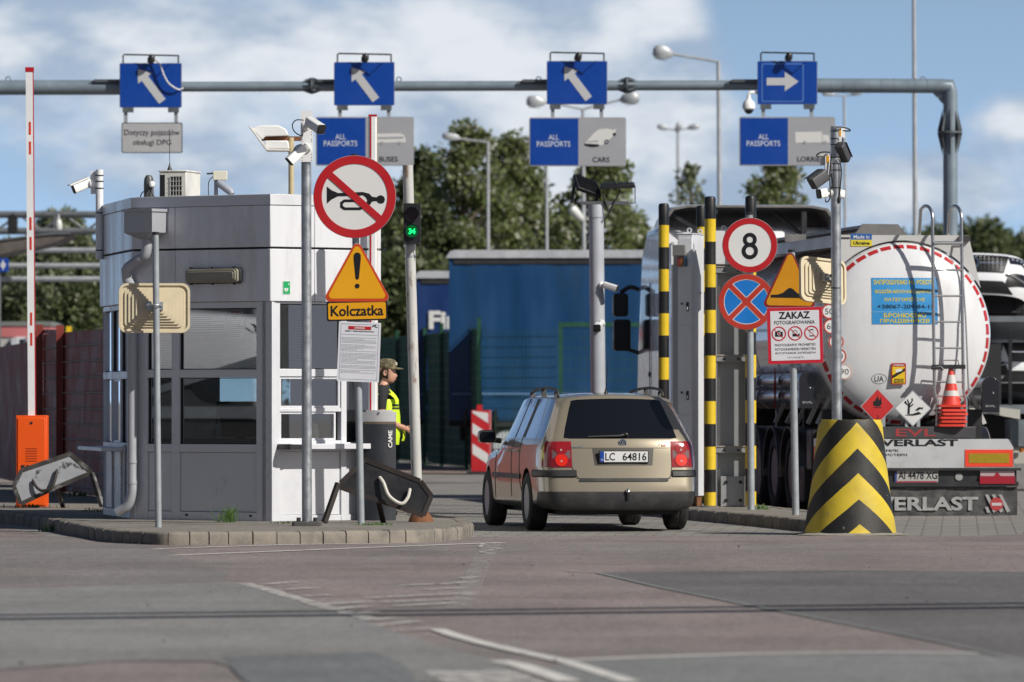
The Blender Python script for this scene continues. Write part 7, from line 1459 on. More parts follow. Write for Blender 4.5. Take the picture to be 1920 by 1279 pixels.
for z_, q in ((.045, 1.02), (.075, 1.04), (.105, 1.0), (.128, .86), (.142, .58), (.148, .2)): rows.append([((.094 if math.cos(a) > 0 else .108) * math.cos(a) * q - .003, .086 * math.sin(a) * q, z_) for a in [6.2832 * k / 28 for k in range(28)]])
d.grid(rows, True); d.f.append(tuple(5 * 28 + k for k in range(28))); d.mi.append(0)
vis = [[(.085 * math.cos(a) + e * math.cos(a) ** .5 * 1.0, .080 * math.sin(a) * (1 - .1 * u), .062 - .012 * u - .010 * abs(math.sin(a)) * u - t_) for a in [R(-75 + 150 * k / 14) for k in range(15)]] for u, e, t_ in ((0, 0, 0), (.5, .045, 0), (1, .09, 0), (1, .09, .006), (.5, .045, .006), (0, 0, .006))]; d.grid(vis); d.build('cap', h_, smooth=60); d = MB(mat('cap badge', (.6, .58, .45), .5)); d.prism(rrect(.045, .032, .006), (.088, .0, .096), (0, 1, 0), (-.25, 0, 1), d=.006); d.build('cap_badge', h_)
# vest: shell a little wider than the body, open at the arms
d = MB(hiv); 
def torso_ring(z_, ax, ay, cx, n=32): return [(cx + ax * math.cos(6.2832 * k / n), ay * math.sin(6.2832 * k / n), z_) for k in range(n)]
d.grid([torso_ring(z_, ax, ay, cx) for z_, ax, ay, cx in ((.80, .165, .205, -.01), (.92, .170, .205, .0), (1.03, .165, .195, .005), (1.12, .160, .188, .006), (1.20, .155, .185, .002), (1.27, .150, .186, -.004), (1.30, .145, .178, -.008))], True)
n_ = 9
for s_ in (-1, 1):   # shoulder straps
    d.grid([[(-.16 + .32 * i / 12 - .008, s_ * (.115 + j * .022 - .05 * abs(i - 6) / 12 + .045 * (abs(i - 6) / 6) ** 2), 1.29 + .135 * math.sin(math.pi * i / 12) ** .75 - .018 * j) for j in range(4)] for i in range(13)])
d.use(mat('vest print', (.03, .04, .02), .7)); 
for z_ in (1.19, 1.225): d.grid([[(.004 + (.160) * math.cos(a), .190 * math.sin(a), z_ + q) for a in [R(-60 + 45 * k / 8) for k in range(9)]] for q in (0, .02)])
for z_ in (1.18, 1.235): d.grid([[(.004 + (.160) * math.cos(a), .190 * math.sin(a), z_ + q) for a in [R(185 + 35 * k / 8) for k in range(9)]] for q in (0, .024)])
d.build('vest', guard, smooth=70); d = MB(hiv); d.grid([[(.15 + .02 * math.sin(j) + .06 * (1 - abs(i - 3) / 6), -.05 + i * .03, .84 + j * .04) for i in range(6)] for j in range(5)]); d.build('vest_flap', guard)
# ------------------------------------------------------------------ tanker truck
ZTK, SK = 78.5, F / 78.5; tw = mat('white tank coating', (.66, .665, .68), .22, .0, coat=.7, var=.02, scale=.8, dirt=(.42, .40, .36), dirt_amt=.34, dscale=2.2, dlo=.48, dhi=.8, bump=.03, bscale=.7, stretch=(2, 2, .45))
tank = thing('tanker_truck', 'white tanker truck with a dashed red ring on its rounded rear end', 'truck', (PX(1709, ZTK), ZTK, 0), 7)
TX = lambda px: (px - 1709) / SK
TH = lambda py: (CH + (HZ - py) / SK)
TA, TB, TCX, TCZ = 1.115, 1.15, TX(1700), TH(627)
HEAD = ((0, -.02), (.2, -.016), (.4, .0), (.6, .03), (.75, .07), (.86, .125), (.93, .185), (.97, .245), (.99, .30), (1, .37))
def tk(s, a, off=0.0):
    for (s0, y0), (s1, y1) in zip(HEAD, HEAD[1:]):
        if s <= s1 + 1e-6: y = y0 + (y1 - y0) * (s - s0) / (s1 - s0); break
    p = 1.12; c, s_ = math.cos(a), math.sin(a); e = (abs(c) ** (2 / p * 1.12) * 0 + 1); return Vector((TCX + TA * s * c, y - off, TCZ + TB * s * s_))
NT = 72; d = MB(tw); rows = [[tk(max(s, .002), 6.28318 * k / NT) for k in range(NT)] for s, y in HEAD]
for y, q in ((1.6, 1), (4, 1), (8, 1), (11.2, 1), (11.45, .95), (11.6, .8), (11.65, .4), (11.66, .01)): rows.append([(TCX + TA * q * math.cos(6.28318 * k / NT), y, TCZ + TB * q * math.sin(6.28318 * k / NT)) for k in range(NT)])
d.grid([r_[::-1] for r_ in rows], True); d.build('tank', tank, smooth=60)
[(lambda d: (d.grid([[(TCX + (TA + o_) * math.cos(6.28318 * k / NT), y + e, TCZ + (TB + o_) * math.sin(6.28318 * k / NT)) for k in range(NT)] for e, o_ in ((-.03, .0), (-.025, .008), (.025, .008), (.03, .0))], True), d.build('weld_band', tank)))(MB(mat('weld seam', (.55, .55, .56), .35))) for y in (1.6, 3.2, 4.8, 6.4, 8, 9.6)]
d = MB(mat('ring red', (.42, .02, .025), .35, var=.08))
for i in range(40):
    a0 = 6.28318 * i / 40; 
    d.grid([[tk(s, a0 + .121 * j / 4, .005) for j in range(4, -1, -1)] for s in (.922, .945, .960)])
d.build('dashed_ring', tank)
def ysurf(x, z): return tk(min(.9999, math.hypot((x - TCX) / TA, (z - TCZ) / TB)), 0).y
def conform(mb, y0): mb.v = [(x, ysurf(x, z) + (y - y0), z) for x, y, z in mb.v]; return mb
HP = lambda px, py, y=-.06: Vector((TX(px), y, TH(py)))
def flatpoly(mb, pts, y, dd=.004): mb.prism([(TX(x), TH(q)) for x, q in pts], (0, y, 0), d=dd); return mb
# end plate and walkway on top
gwm = mat('pale grey fairing', (.50, .50, .49), .4, var=.05, scale=1.5); d = MB(gwm); arc = [(TX(1700) + (TA + .01) * math.cos(R(a)), TCZ + (TB + .01) * math.sin(R(a))) for a in range(30, 152, 4)]; d.prism([(TX(1826), TH(440)), *arc, (TX(1573), TH(440))], (0, .30, 0), d=.03); d.box(TX(1573), TX(1826), .30, 10.8, TH(440) - .02, TH(440)); d.box(TX(1573), TX(1573) + .03, .30, 10.8, TH(462), TH(440) - .021); d.box(TX(1826) - .03, TX(1826), .30, 10.8, TH(462), TH(440) - .021); d.build('walkway', tank)
d = MB(mat('vent slot dark', (.03, .03, .03), .6)); d.box(TX(1576), TX(1599), .262, .269, TH(447), TH(439.5) - .03); [d.box(TX(1808), TX(1826) + .01, .2, .269, TH(451), TH(440) - .004)]; d.build('vent_slot', tank)
d = MB(mat('manhole cover grey', (.16, .155, .15), .5, .3, var=.1)); flatpoly(d, [(1619, 438.5), (1636, 417), (1704, 417.5), (1721, 438.5)], .75, .03); flatpoly(d, [(1570, 439), (1570, 424), (1612, 424), (1612, 439)], 4.0, .03); d.box(TX(1636), TX(1704), .75, 9.5, TH(425), TH(419)); d.build('guard_board', tank)
# ladder
d = MB(mat('stainless tube', (.50, .50, .50), .25, .9)); yl = -.20
for px in (1747, 1802):
    pts = [HP(px + 4, 803, yl + .0), HP(px + 5, 752, yl), HP(px, 735, yl), HP(px - 2, 600, yl), HP(px - 3, 430, yl + .02), HP(px - 3, 405, yl + .04), HP(px - 6, 390, yl + .12), HP(px - 10, 386, yl + .28), HP(px - 14, 392, yl + .42), HP(px - 14, 440, yl + .52)]
    d.tube([pts[0], pts[1], pts[2], pts[3], pts[4]] + bez(pts[4:9], 5)[1:] + [pts[9]], .021, 10)
d.build('ladder_rail', tank); d = MB(MATS['stainless tube'])
for py in (507, 555.5, 604, 653, 687, 716, 743, 770): d.tube([HP(1745.5, py, yl), HP(1800.5, py, yl)], .013, 8)
d.tube([HP(1745, 457, yl), HP(1800, 457, yl)], .026, 8); d.tube([HP(1808, 440, .2), HP(1811, 600, -.05), HP(1815, 738, -.10)], .012, 8); d.build('ladder_rung', tank)
d = MB(dark_m); d.box(TX(1742), TX(1805), yl - .04, yl + .02, TH(692), TH(684)); d.tube([HP(1740, 691, yl - .04), HP(1757, 688, yl - .05), HP(1762, 694, yl - .05)], .02, 8); d.build('latch', tank); d = MB(MATS['stainless tube']); d.tube([HP(1764, 684, yl), HP(1764, 676, yl), HP(1792, 676, yl), HP(1793, 684, yl)], .008, 6); d.build('latch_hoop', tank)
# painted notices on the end
def board(name, x0, y0, x1, y1, m_, y, rnd_=.006, dd=.01, slant=0):
    d = MB(m_); d.prism(rrect((x1 - x0) / SK, (y1 - y0) / SK, rnd_, c=(TX((x0 + x1) / 2), TH((y0 + y1) / 2))), (0, y, 0), d=dd); return d
hb_ = mat('notice cyan', (.035, .25, .55), .4, var=.04); d = MB(hb_); d.grid([[(TX(1634 + 125 * i / 16), -.005, TH(608 - 87 * j / 12)) for i in range(17)] for j in range(13)]); d.use(mat('notice joint', (.2, .4, .6), .5)); d.grid([[(TX(1634 + 125 * i / 16), -.007, TH(585.5 - j)) for i in range(17)] for j in range(2)]); nb = conform(d, 0).build('notice_board', tank)
l = MB(mat('notice yellow', (.62, .52, .02), .4)); o_ = (0, -.006, 0)
for s_, py, w_, h_ in (('ЗАПРОШУЄМО НА РОБОТУ', 529, 117, 9), ('ВОДІЇВ-МІЖНАРОДНИКІВ', 546.5, 112, 9), ('КАТЕГОРІЇ С+Е', 561, 76, 8), ('БРОНЮЄМО', 591.5, 80, 8.5), ('ПРАЦІВНИКІВ', 602.5, 94, 8.5)): l.text(s_, (TX(1696), TH(py)), w_ / SK, h_ / SK, o_, off=.002, bold=.02)
l.use(sign_blk); l.text('+38067-209-84-15', (TX(1698), TH(575)), 108 / SK, 7.5 / SK, o_, off=.002, bold=.012); conform(l, 0).build('lettering', nb)
d = board('sticker', 1601, 437.5, 1641, 461, mat('sticker blue', (.02, .10, .33), .4), .27, .004, .006); d.use(mat('sticker yellow', (.62, .52, .03), .4)); d.box(TX(1601), TX(1641), .262, .264, TH(461), TH(449)); st = d.build('sticker', tank); l = MB(sign_white); l.text('Made in', (TX(1621), TH(443.5)), 30 / SK, 6.5 / SK, (0, .262, 0), off=.002, bold=.01); l.use(sign_blk); l.text('Ukraine', (TX(1621), TH(455)), 31 / SK, 6.5 / SK, (0, .262, 0), off=.002, bold=.03); l.build('lettering', st)
l = MB(sign_blk); el = lambda q: [(TX(1648) + 14.5 / SK * q * math.cos(a), TH(710.5) + 9.5 / SK * q * math.sin(a)) for a in [6.28318 * k / 40 for k in range(40)]]; yy = -.002; l.grid([[(x, yy, z_) for x, z_ in el(1)], [(x, yy, z_) for x, z_ in el(.93)]], True); l.text('UA', (TX(1648), TH(710.5)), 17 / SK, 10.5 / SK, (0, yy + .0, 0), off=.001); conform(l, 0).build('country_mark', tank)
yy = -.012; d = board('sticker', 1670, 681, 1698, 721, mat('angle sticker red', (.35, .012, .012), .4), yy, .015, .006); d.use(mat('angle sticker yellow', (.66, .45, .01), .4)); d.prism([(TX(a), TH(b)) for a, b in ((1672, 688), (1696, 688), (1696, 719), (1672, 719))], (0, yy - .006, 0), d=.002); d.use(sign_blk); d.prism([(TX(a), TH(b)) for a, b in ((1672, 704), (1696, 690), (1696, 696), (1672, 710))], (0, yy - .008, 0), d=.001); d.use(sign_white); d.prism([(TX(a), TH(b)) for a, b in ((1677, 694), (1688, 691), (1691, 695), (1680, 699))], (0, yy - .009, 0), d=.001); d.use(sign_blk); d.text('ANGLES', (TX(1684), TH(712)), 19 / SK, 3.6 / SK, (0, yy - .008, 0), off=.002, bold=.03); d.text('MORTS', (TX(1684), TH(716.5)), 19 / SK, 3.6 / SK, (0, yy - .008, 0), off=.002, bold=.03); d.use(sign_white); d.text('ATTENTION', (TX(1684), TH(685)), 21 / SK, 3.2 / SK, (0, yy - .006, 0), off=.002, bold=.03); d.build('sticker', tank)
for i, (px, py, s_, m_) in enumerate(((1555, 584, '50', rred), (1558, 612, '60', rred), (1567, 641, '70', rred), (1572, 668, '80', rred), (1583, 697, '90', mat('faded ring', (.50, .36, .33), .5)))):
    a = math.atan2((TH(py) - TCZ) / TB, (TX(px) - TCX) / TA); q = math.hypot((TH(py) - TCZ) / TB, (TX(px) - TCX) / TA); r = 14.5 / SK; p = Vector((TX(px), 0, TH(py))); y0 = min(tk(min(.999, math.hypot((p.z + r * .8 * math.sin(b) - TCZ) / TB, (p.x + r * .8 * math.cos(b) - TCX) / TA)), 0).y for b in (0, 1.57, 3.14, 4.71)) - .01
    d = MB(sign_white); d.prism(circle(r, 32, (p.x, p.z)), (0, y0, 0), d=.004); d.use(m_); d.ring((p.x, p.z), r * .82, r, (0, y0 - .003, 0), d=.003, n=32); d.use(sign_blk); d.text(s_, (p.x, p.z), 16 / SK, 11 / SK, (0, y0 - .004, 0), off=.002); d.build('speed_disc', tank)
# hazard diamonds
def diamond(px, py, hw, hh, m_, kind):
    c = (TX(px), TH(py)); y = -.24; d = MB(back_al); P = [(c[0] - hw / SK, c[1]), (c[0], c[1] - hh / SK), (c[0] + hw / SK, c[1]), (c[0], c[1] + hh / SK)]; d.prism(P, (0, y + .012, 0), d=.012); d.use(m_); q = .93; d.prism([(c[0] + (a - c[0]) * q, c[1] + (b - c[1]) * q) for a, b in P], (0, y, 0), d=.003); d.use(sign_blk); k_ = 1 / SK; T = lambda pts: [(c[0] + a * k_, c[1] + b * k_) for a, b in pts]; o_ = (0, y - .003, 0)
    if kind == 'fire': d.prism(T([(-8, 2), (-9, 8), (-6, 12), (-6, 8), (-3, 14), (0, 20), (2, 14), (1, 10), (4, 14), (6, 17), (7, 11), (8, 7), (7, 3), (4, 0), (-4, 0)]), o_, d=.002); d.prism(T([(-8, -3), (8, -3), (8, -1.5), (-8, -1.5)]), o_, d=.002); d.text('3', (c[0], c[1] - 20 * k_), None, 7 * k_, o_, off=.002)
    else:
        for a, b in (((-8, -10), (-7, 8)), ((-7, 5), (-16, 12)), ((-7, 8), (-10, 17)), ((-7, 6), (-1, 14)), ((-1, 14), (-1, 19)), ((-12, 8.7), (-14, 14)), ((-6, 3), (1, 8))): d.beam((c[0] + a[0] * k_, y - .004, c[1] + a[1] * k_), (c[0] + b[0] * k_, y - .004, c[1] + b[1] * k_), (.028 if a == (-8, -10) else .016), .003, (0, 1, 0))
        d.prism(T([(-16, -13), (-10, -11), (0, -10), (6, -8), (11, -6), (17, -10), (10, -12), (0, -13.5)]), o_, d=.002); d.prism(T([(4, -5), (9, 1), (14, 3), (17, 1), (20, 4), (19, -2), (14, -1), (10, -4)]), o_, d=.002)
    d.build('hazard_diamond', tank)
diamond(1638, 762, 33, 34, mat('hazard red', (.45, .02, .02), .4, var=.06), 'fire'); diamond(1704.5, 766, 35, 34, mat('hazard white', (.60, .60, .60), .4, var=.05), 'tree')
d = MB(greypost); [d.box(TX(px) - .02, TX(px) + .02, -.22, -.17, TH(806), TH(772)) for px in (1626, 1650, 1694, 1716)]; d.build('diamond_stand', tank)
# rear beam, panel, lights, flap
drk = mat('dark grey beam', (.055, .055, .058), .5, .2, var=.15); d = MB(drk); d.box(TX(1540), TX(1823), -.28, .3, TH(821.5), TH(800)); d.build('rear_beam', tank, bevel=.006); l = MB(mat('dull red letter', (.28, .03, .035), .5)); l.text('EVL', (TX(1709), TH(811)), 76 / SK, 14 / SK, (0, -.28, 0), off=.003, bold=.02); l.build('lettering', tank)
pan = mat('pale bumper panel', (.50, .51, .52), .35, .15, var=.05, scale=2, dirt=(.3, .28, .25), dirt_amt=.4, dscale=3); d = MB(pan); d.prism([(TX(1527), TH(877)), (TX(1893), TH(877)), (TX(1894), TH(838)), (TX(1884), TH(823)), (TX(1537), TH(823)), (TX(1527), TH(838))], (0, -.27, 0), d=.03); d.build('bumper_panel', tank); d = MB(drk); d.box(TX(1527) + .01, TX(1893) - .01, -.268, .2, TH(877) + .002, TH(824)); d.build('bumper_beam', tank)
l = MB(sign_blk); l.text('EVERLAST', (TX(1708), TH(830)), 162 / SK, 13 / SK, (0, -.30, 0), off=.003, bold=.035); l.text('ВИРОБНИК', (TX(1697.5), TH(845)), 61 / SK, 5 / SK, (0, -.30, 0), off=.003, align='R', bold=.01) if False else None
l.text('ВИРОБНИК', (TX(1676), TH(844.5)), 62 / SK, 5.2 / SK, (0, -.30, 0), off=.003, align='R', bold=.02); l.text('ЦИСТЕРН', (TX(1692), TH(853)), 48 / SK, 5.2 / SK, (0, -.30, 0), off=.003, align='R', bold=.02); l.build('lettering', tank)
ofl = mat('marker orange red', (.72, .055, .022), .4); ygl = mat('marker olive yellow', (.30, .21, .008), .4, var=.12, scale=20)
for a, b in ((1802, 1893), (1527, 1616)): d = MB(ofl); d.box(TX(a), TX(b), -.308, -.301, TH(875), TH(843)); d.use(ygl); d.box(TX(a + 7), TX(b - 7), -.311, -.308, TH(868), TH(850)); d.build('marker_plate', tank)
d = MB(ofl); d.box(TX(1522), TX(1524.5), -.25, -.05, TH(868), TH(838)); d.use(sign_white); d.box(TX(1522), TX(1524.5), -.25, -.05, TH(837), TH(822)); d.build('edge_reflector', tank)
lbar = mat('light bar black', (.022, .022, .023), .45, var=.2); d = MB(lbar); d.box(TX(1527), TX(1902), -.24, .1, TH(905), TH(879)); d.box(TX(1522), TX(1909), -.30, -.18, TH(882), TH(877.5)); d.box(TX(1527), TX(1905), -.26, -.2, TH(912), TH(903)); d.build('light_bar', tank)
for sg, a, b in ((1, 1831, 1898), (-1, 1530, 1590)): d = MB(mat('lamp red dark', (.30, .006, .02), .2, coat=1)); d.box(TX(a), TX(b), -.275, -.241, TH(907), TH(893)); d.use(mat('lamp pale', (.42, .30, .31), .2, coat=1)); d.box(TX(a + 1), TX(b - 1), -.272, -.241, TH(892.5), TH(882.5)); d.use(MATS['lamp red dark']); d.prism([(TX(a + 26), TH(893)), (TX(a + 40), TH(893)), (TX(a + 33), TH(884))], (0, -.271, 0), d=.004); d.build('tail_lamp', tank)
d = MB(mat('reversing lens', (.3, .3, .3), .2)); d.lathe([(.05, 0), (.045, .012), (.001, .014)], (TX(1792), -.241, TH(894)), (0, -1, 0), 20); d.build('reversing_lamp', tank)
d = MB(mat('plate dull white', (.36, .35, .34), .5, var=.12, scale=6)); d.box(TX(1670), TX(1752), -.262, -.242, TH(904), TH(880.5)); d.use(mat('plate dull blue', (.02, .05, .2), .5)); d.box(TX(1670), TX(1674), -.2635, -.262, TH(904), TH(881)); npl = d.build('number_plate', tank); l = MB(sign_blk); l.text('AI 4478 XG', (TX(1713.5), TH(891)), 74 / SK, 14.5 / SK, (0, -.262, 0), off=.002, bold=.015); l.use(mat('plate dull red', (.25, .04, .06), .5)).box(TX(1672), TX(1750), -.264, -.262, TH(904.5), TH(901.5)); l.build('lettering', npl)
flp = mat('rubber mud flap', (.035, .035, .037), .75, var=.3, scale=10, dirt=(.13, .125, .12), dirt_amt=.8, dscale=6, dlo=.42, dhi=.7); d = MB(flp); d.grid([[(TX(1527 + (1904 - 1527) * i / 30), -.22 + .008 * math.sin(i * .9 + j), TH(913 + 53 * j / 6)) for i in range(31)] for j in range(7)]); d.grid([[(TX(1904 - (1904 - 1527) * i / 30), -.205 + .008 * math.sin((30 - i) * .9 + j), TH(913 + 53 * j / 6)) for i in range(31)] for j in range(7)]); d.build('mud_flap', tank)
fl = mat('flap print', (.30, .30, .30), .6, var=.2, scale=8); l = MB(fl); l.text('EVERLAST', (TX(1723), TH(944)), 212 / SK, 26 / SK, (0, -.235, 0), off=.002, bold=.03)
for i in range(4): l.prism([(TX(1842 + i * 13 + a), TH(b)) for a, b in ((0, 927), (6, 927), (22, 958), (16, 961))] if i < 3 else [(TX(1842), TH(950)), (TX(1848), TH(950)), (TX(1852), TH(961)), (TX(1846), TH(961))], (0, -.235, 0), d=.002)
l.use(mat('flap red', (.36, .03, .035), .6)); l.prism(circle(12.5 / SK, 32, (TX(1864), TH(945))), (0, -.238, 0), d=.002); l.use(mat('flap bar', (.45, .42, .42), .6)); l.box(TX(1854.5), TX(1873.5), -.243, -.24, TH(948), TH(942.5)); l.build('flap_print', tank)
d = MB(drk); d.grid([[(TX(1600 + 10 * 0) + TX(1860) * 0 + (.98 + .28 * math.cos(a)), y, .95 + .28 * math.sin(a)) for a in [R(10 + 160 * k / 12) for k in range(13)]] for y in (-.15, .25)]); d.build('hose_guard', tank)
# hose tubes with black caps
slv = mat('brushed pipe', (.50, .51, .53), .28, .85, var=.08); blk = mat('glossy black cap', (.012, .012, .014), .3, coat=.4)
for sx, xa, xb, ya, yb in ((-1, 1503, 1536, 697, 766), (1, 1852, 1886, 706, 773)):
    xm = TX((xa + xb) / 2) + (.12 if sx > 0 else .0); w_ = (xb - xa) / 2 / SK; z1 = TH(ya); z0 = TH(yb); d = MB(blk); xm = TX((xa + xb) / 2); pts = [(xm - w_, z0), (xm + w_, z0)] + [(xm + w_ * math.cos(R(a)), z1 - w_ + w_ * math.sin(R(a))) for a in range(0, 181, 15)]; d.prism(pts, (0, .35, 0), d=.06); d.use(chrome); d.lathe([(.012, 0), (.012, .01)], (xm + .03, .29, z1 - .2), (0, -1, 0), 10); cap_ = d.build('tube_cap', tank, bevel=.006); l = MB(mat('cap lettering', (.25, .25, .26), .5)); l.text('EVL', (xm, z0 + .075), .13, .025, (0, .29, 0), off=.003, bold=.03); l.build('lettering', cap_)
    for zt_ in (z1 - .105, z1 - .30):
        for y0 in (.36, 2.0, 3.7, 5.4, 7.0): d = MB(slv); d.tube([(xm, y0, zt_), (xm, y0 + 1.5, zt_)], .088, 18); d.build('hose_tube', tank)
for y, m_ in ((1.95, MATS['hazard red']), (3.62, MATS['hazard white'])): d = MB(m_); c = (-1.31, y, 1.57); d.prism([(-.18, 0), (0, -.25), (.18, 0), (0, .25)], (TX(1503) - .02, y, 1.57), (-.25, -1, 0), (0, 0, 1), d=.01); d.build('side_diamond', tank)
# frame, supports, wheels, fenders
d = MB(lbar); d.box(-.5, .5, .2, 11.5, .78, 1.08); [d.box(-1.0, 1.0, y, y + .1, .9, 1.3) for y in (.6, 2.0, 4.1, 6.0, 8.0)]; d.build('chassis', tank)
for s_ in (-1, 1):
    for y in (.7, 1.4, 2.2, 3.0, 3.9): d = MB(gwm); d.beam((s_ * 1.05, y, 1.12), (s_ * .85, y, 1.55), .05, .05); d.build('brace', tank)
yh = mat('wheel hub yellow', (.45, .22, .01), .5)
for y in (1.75, 3.06, 4.37):
    for sx in (-1, 1):
        w = thing('wheel', None, None, (sx * 1.03, y, .5)); w.parent = tank; wheel(w, (0, 0, 0), .5, .36, (1, 0, 0), rim_mat=mat('dirty steel rim', (.16, .16, .16), .5, .5), spokes=0, sgn=sx); hb = MB(yh)
        for k in range(10): a = k * .628; hb.lathe([(.03, 0), (.018, .09)], (sx * .06, .2 * math.cos(a), .2 * math.sin(a)), (sx, 0, 0), 8)
        hb.lathe([(.12, 0), (.1, .08), (.001, .1)], (sx * .05, 0, 0), (sx, 0, 0), 16); hb.build('wheel_nut_caps'.replace('caps', 'cap'), w)
        fd = MB(blk); fd.grid([[(sx * x, y + .585 * math.cos(a) * q, .5 + .585 * math.sin(a) * q) for a in [R(-5 + 190 * k / 18) for k in range(19)]] for x, q in ((.84, 1), (1.22, 1), (1.25, .97), (1.22, .94), (.84, .94))]); fd.use(mat('fender edge', (.2, .2, .2), .4)); fd.tube([(sx * 1.25, y + .58 * math.cos(a), .5 + .58 * math.sin(a)) for a in [R(-5 + 190 * k / 18) for k in range(19)]], .008, 6); fd.build('fender', tank)
for bx_ in ((-1.22, -1.0, .15, .5, .55, 1.05), (-1.22, -.9, .7, 1.05, .15, .6), (-1.24, -.85, 5.2, 8.4, .35, .95), (.9, 1.22, 5.2, 8.4, .35, .95)): d = MB(lbar); d.box(*bx_); d.build('tool_box', tank, bevel=.02)
# tractor cab
cabp = mat('white cab paint', (.68, .69, .71), .25, coat=.8, var=.02); d = MB(cabp); Y0, Y1 = 12.7, 15.0
prof = [(Y0, 1.05), (Y0, 3.80), (Y0 + .12, 3.88), (Y1 - .9, 3.86), (Y1 - .45, 3.55), (Y1 - .02, 2.2), (Y1 + .06, 1.6), (Y1 + .04, .55), (Y1 - .75, .5), (Y1 - .85, 1.05)]
sec = [(-1.10, .965), (-1.20, .985), (-1.245, 1.0), (1.245, 1.0), (1.20, .985), (1.10, .965)]; cy_, cz_ = 13.9, 2.2
for x0_, q0 in ((0, 0),): 
    xs = [(-1.25, .955), (-1.235, .98), (-1.19, 1.0), (1.19, 1.0), (1.235, .98), (1.25, .955)]
    d.grid([[(x, cy_ + (y - cy_) * q, cz_ + (z_ - cz_) * q) for y, z_ in prof] for x, q in xs], True); n_ = len(prof); d.f.append(tuple(range(n_))); d.mi.append(0); d.f.append(tuple(5 * n_ + i for i in range(n_ - 1, -1, -1))); d.mi.append(0)
cab = d.build('cab', tank, smooth=50)
cg = mat('cab glass', (.008, .009, .011), .08)
for sx in (-1, 1):
    d = MB(cg); d.prism([(13.75, 2.15), (14.72, 2.15), (14.55, 3.0), (13.75, 3.05)], (sx * 1.252, 0, 0), (0, 1 if sx > 0 else -1, 0), (0, 0, 1), d=.006) if sx > 0 else d.prism([(-13.75, 2.15), (-14.72, 2.15), (-14.55, 3.0), (-13.75, 3.05)], (sx * 1.252, 0, 0), (0, -1, 0), (0, 0, 1), d=.006); d.build('side_window', cab)
    d = MB(black_pl); x = sx * 1.50
    rows = lambda w, h, c, dd: d.prism(rrect(w, h, .05, c=c), (0, 15.0 + dd, 0), d=.16)
    rows(.22, .34, (x, 2.80), .12); rows(.25, .46, (x - sx * .02, 2.36), .12); d.tube(bez([(sx * 1.24, 14.9, 3.02), (sx * 1.36, 15.0, 3.06), (x, 15.05, 2.98)], 4), .035, 8); d.tube([(sx * 1.24, 14.9, 2.1), (x - sx * .03, 15.05, 2.18)], .03, 8); m_ = d.build('door_mirror', cab, bevel=.02); g = MB(mat('truck mirror glass', (.015, .017, .018), .25)); g.prism(rrect(.18, .29, .04, c=(x, 2.80)), (0, 14.959, 0), d=.003); g.prism(rrect(.21, .41, .04, c=(x - sx * .02, 2.36)), (0, 14.959, 0), d=.003); g.build('mirror_glass', m_)
d = MB(lbar); d.tube([(-1.262, 13.7, 1.0), (-1.262, 13.7, 3.1)], .006, 6); d.box(-1.27, -1.252, 13.72, 13.80, 1.75, 1.82); d.box(-1.23, -.9, 12.35, 12.65, .5, 3.55); d.box(.9, 1.23, 12.35, 12.65, .5, 3.55); [d.box(-1.265, -1.248, 14.0, 14.7, z_, z_ + .05) for z_ in (.7, 1.0)]; d.build('cab_trim', cab); d = MB(mat('cab side fairing', (.62, .63, .65), .3, coat=.5)); d.box(-1.245, -1.215, 11.7, 12.68, 1.1, 3.6); d.box(1.215, 1.245, 11.7, 12.68, 1.1, 3.6); d.build('side_fairing', cab)
spo = mat('deflector shell', (.50, .50, .49), .35, coat=.4, var=.05); spd = mat('deflector inside', (.15, .145, .14), .6, var=.2); d = MB(spo); pr = [(-1.22, 3.70), (-1.21, 4.02), (-1.12, 4.14), (-.9, 4.18), (.9, 4.18), (1.12, 4.14), (1.21, 4.02), (1.22, 3.70)]
def shrink(y, q, zt): return [(x * (1 - .12 * q), y, 3.70 + (z_ - 3.70) * (1 - q) * 1.0 + zt) for x, z_ in pr]
d.grid([shrink(12.45, 0, 0), shrink(12.9, .0, .02), shrink(13.6, .25, .06), shrink(14.3, .7, .12)]); d.use(spd); d.grid([[(x * .975, y + .0, z_ - .03) for x, y, z_ in r_][::-1] for r_ in (shrink(12.45, 0, 0), shrink(12.9, .0, .02), shrink(13.6, .25, .06), shrink(14.3, .7, .10))]); d.grid([shrink(12.45, 0, 0)[::-1], [(x * .975, y, z_ - .03) for x, y, z_ in shrink(12.45, 0, 0)][::-1]]); d.build('roof_deflector', cab, smooth=40)
d = MB(dark_m); d.box(-.62, -.54, 12.5, 12.6, 3.55, 4.12); d.box(-.70, -.46, 12.48, 12.62, 4.06, 4.14); d.beam((-.6, 12.55, 3.75), (-1.1, 12.6, 4.05), .05, .05); d.build('deflector_strut', cab); d = MB(dark_m); d.box(.75, .82, 12.5, 12.6, 3.6, 4.1); d.beam((.78, 12.55, 3.75), (.4, 12.9, 4.1), .05, .05); d.build('deflector_strut', cab); d = MB(cabp); d.box(-1.1, 1.1, 12.4, 12.69, 3.52, 3.66); d.build('rear_sill', cab)
for sx in (-1, 1):
    for y in (11.4, 14.6): w = thing('wheel', None, None, (sx * 1.03, y, .5)); w.parent = tank; wheel(w, (0, 0, 0), .5, .32, (1, 0, 0), rim_mat=MATS['dirty steel rim'], spokes=0, sgn=sx)
d = MB(lbar); d.box(-.5, .5, 10.6, 15, .7, 1.0); d.box(-1.22, -.6, 12.4, 13.6, .4, .95); d.box(.6, 1.22, 12.4, 13.6, .4, .95); d.build('tractor_frame', tank)

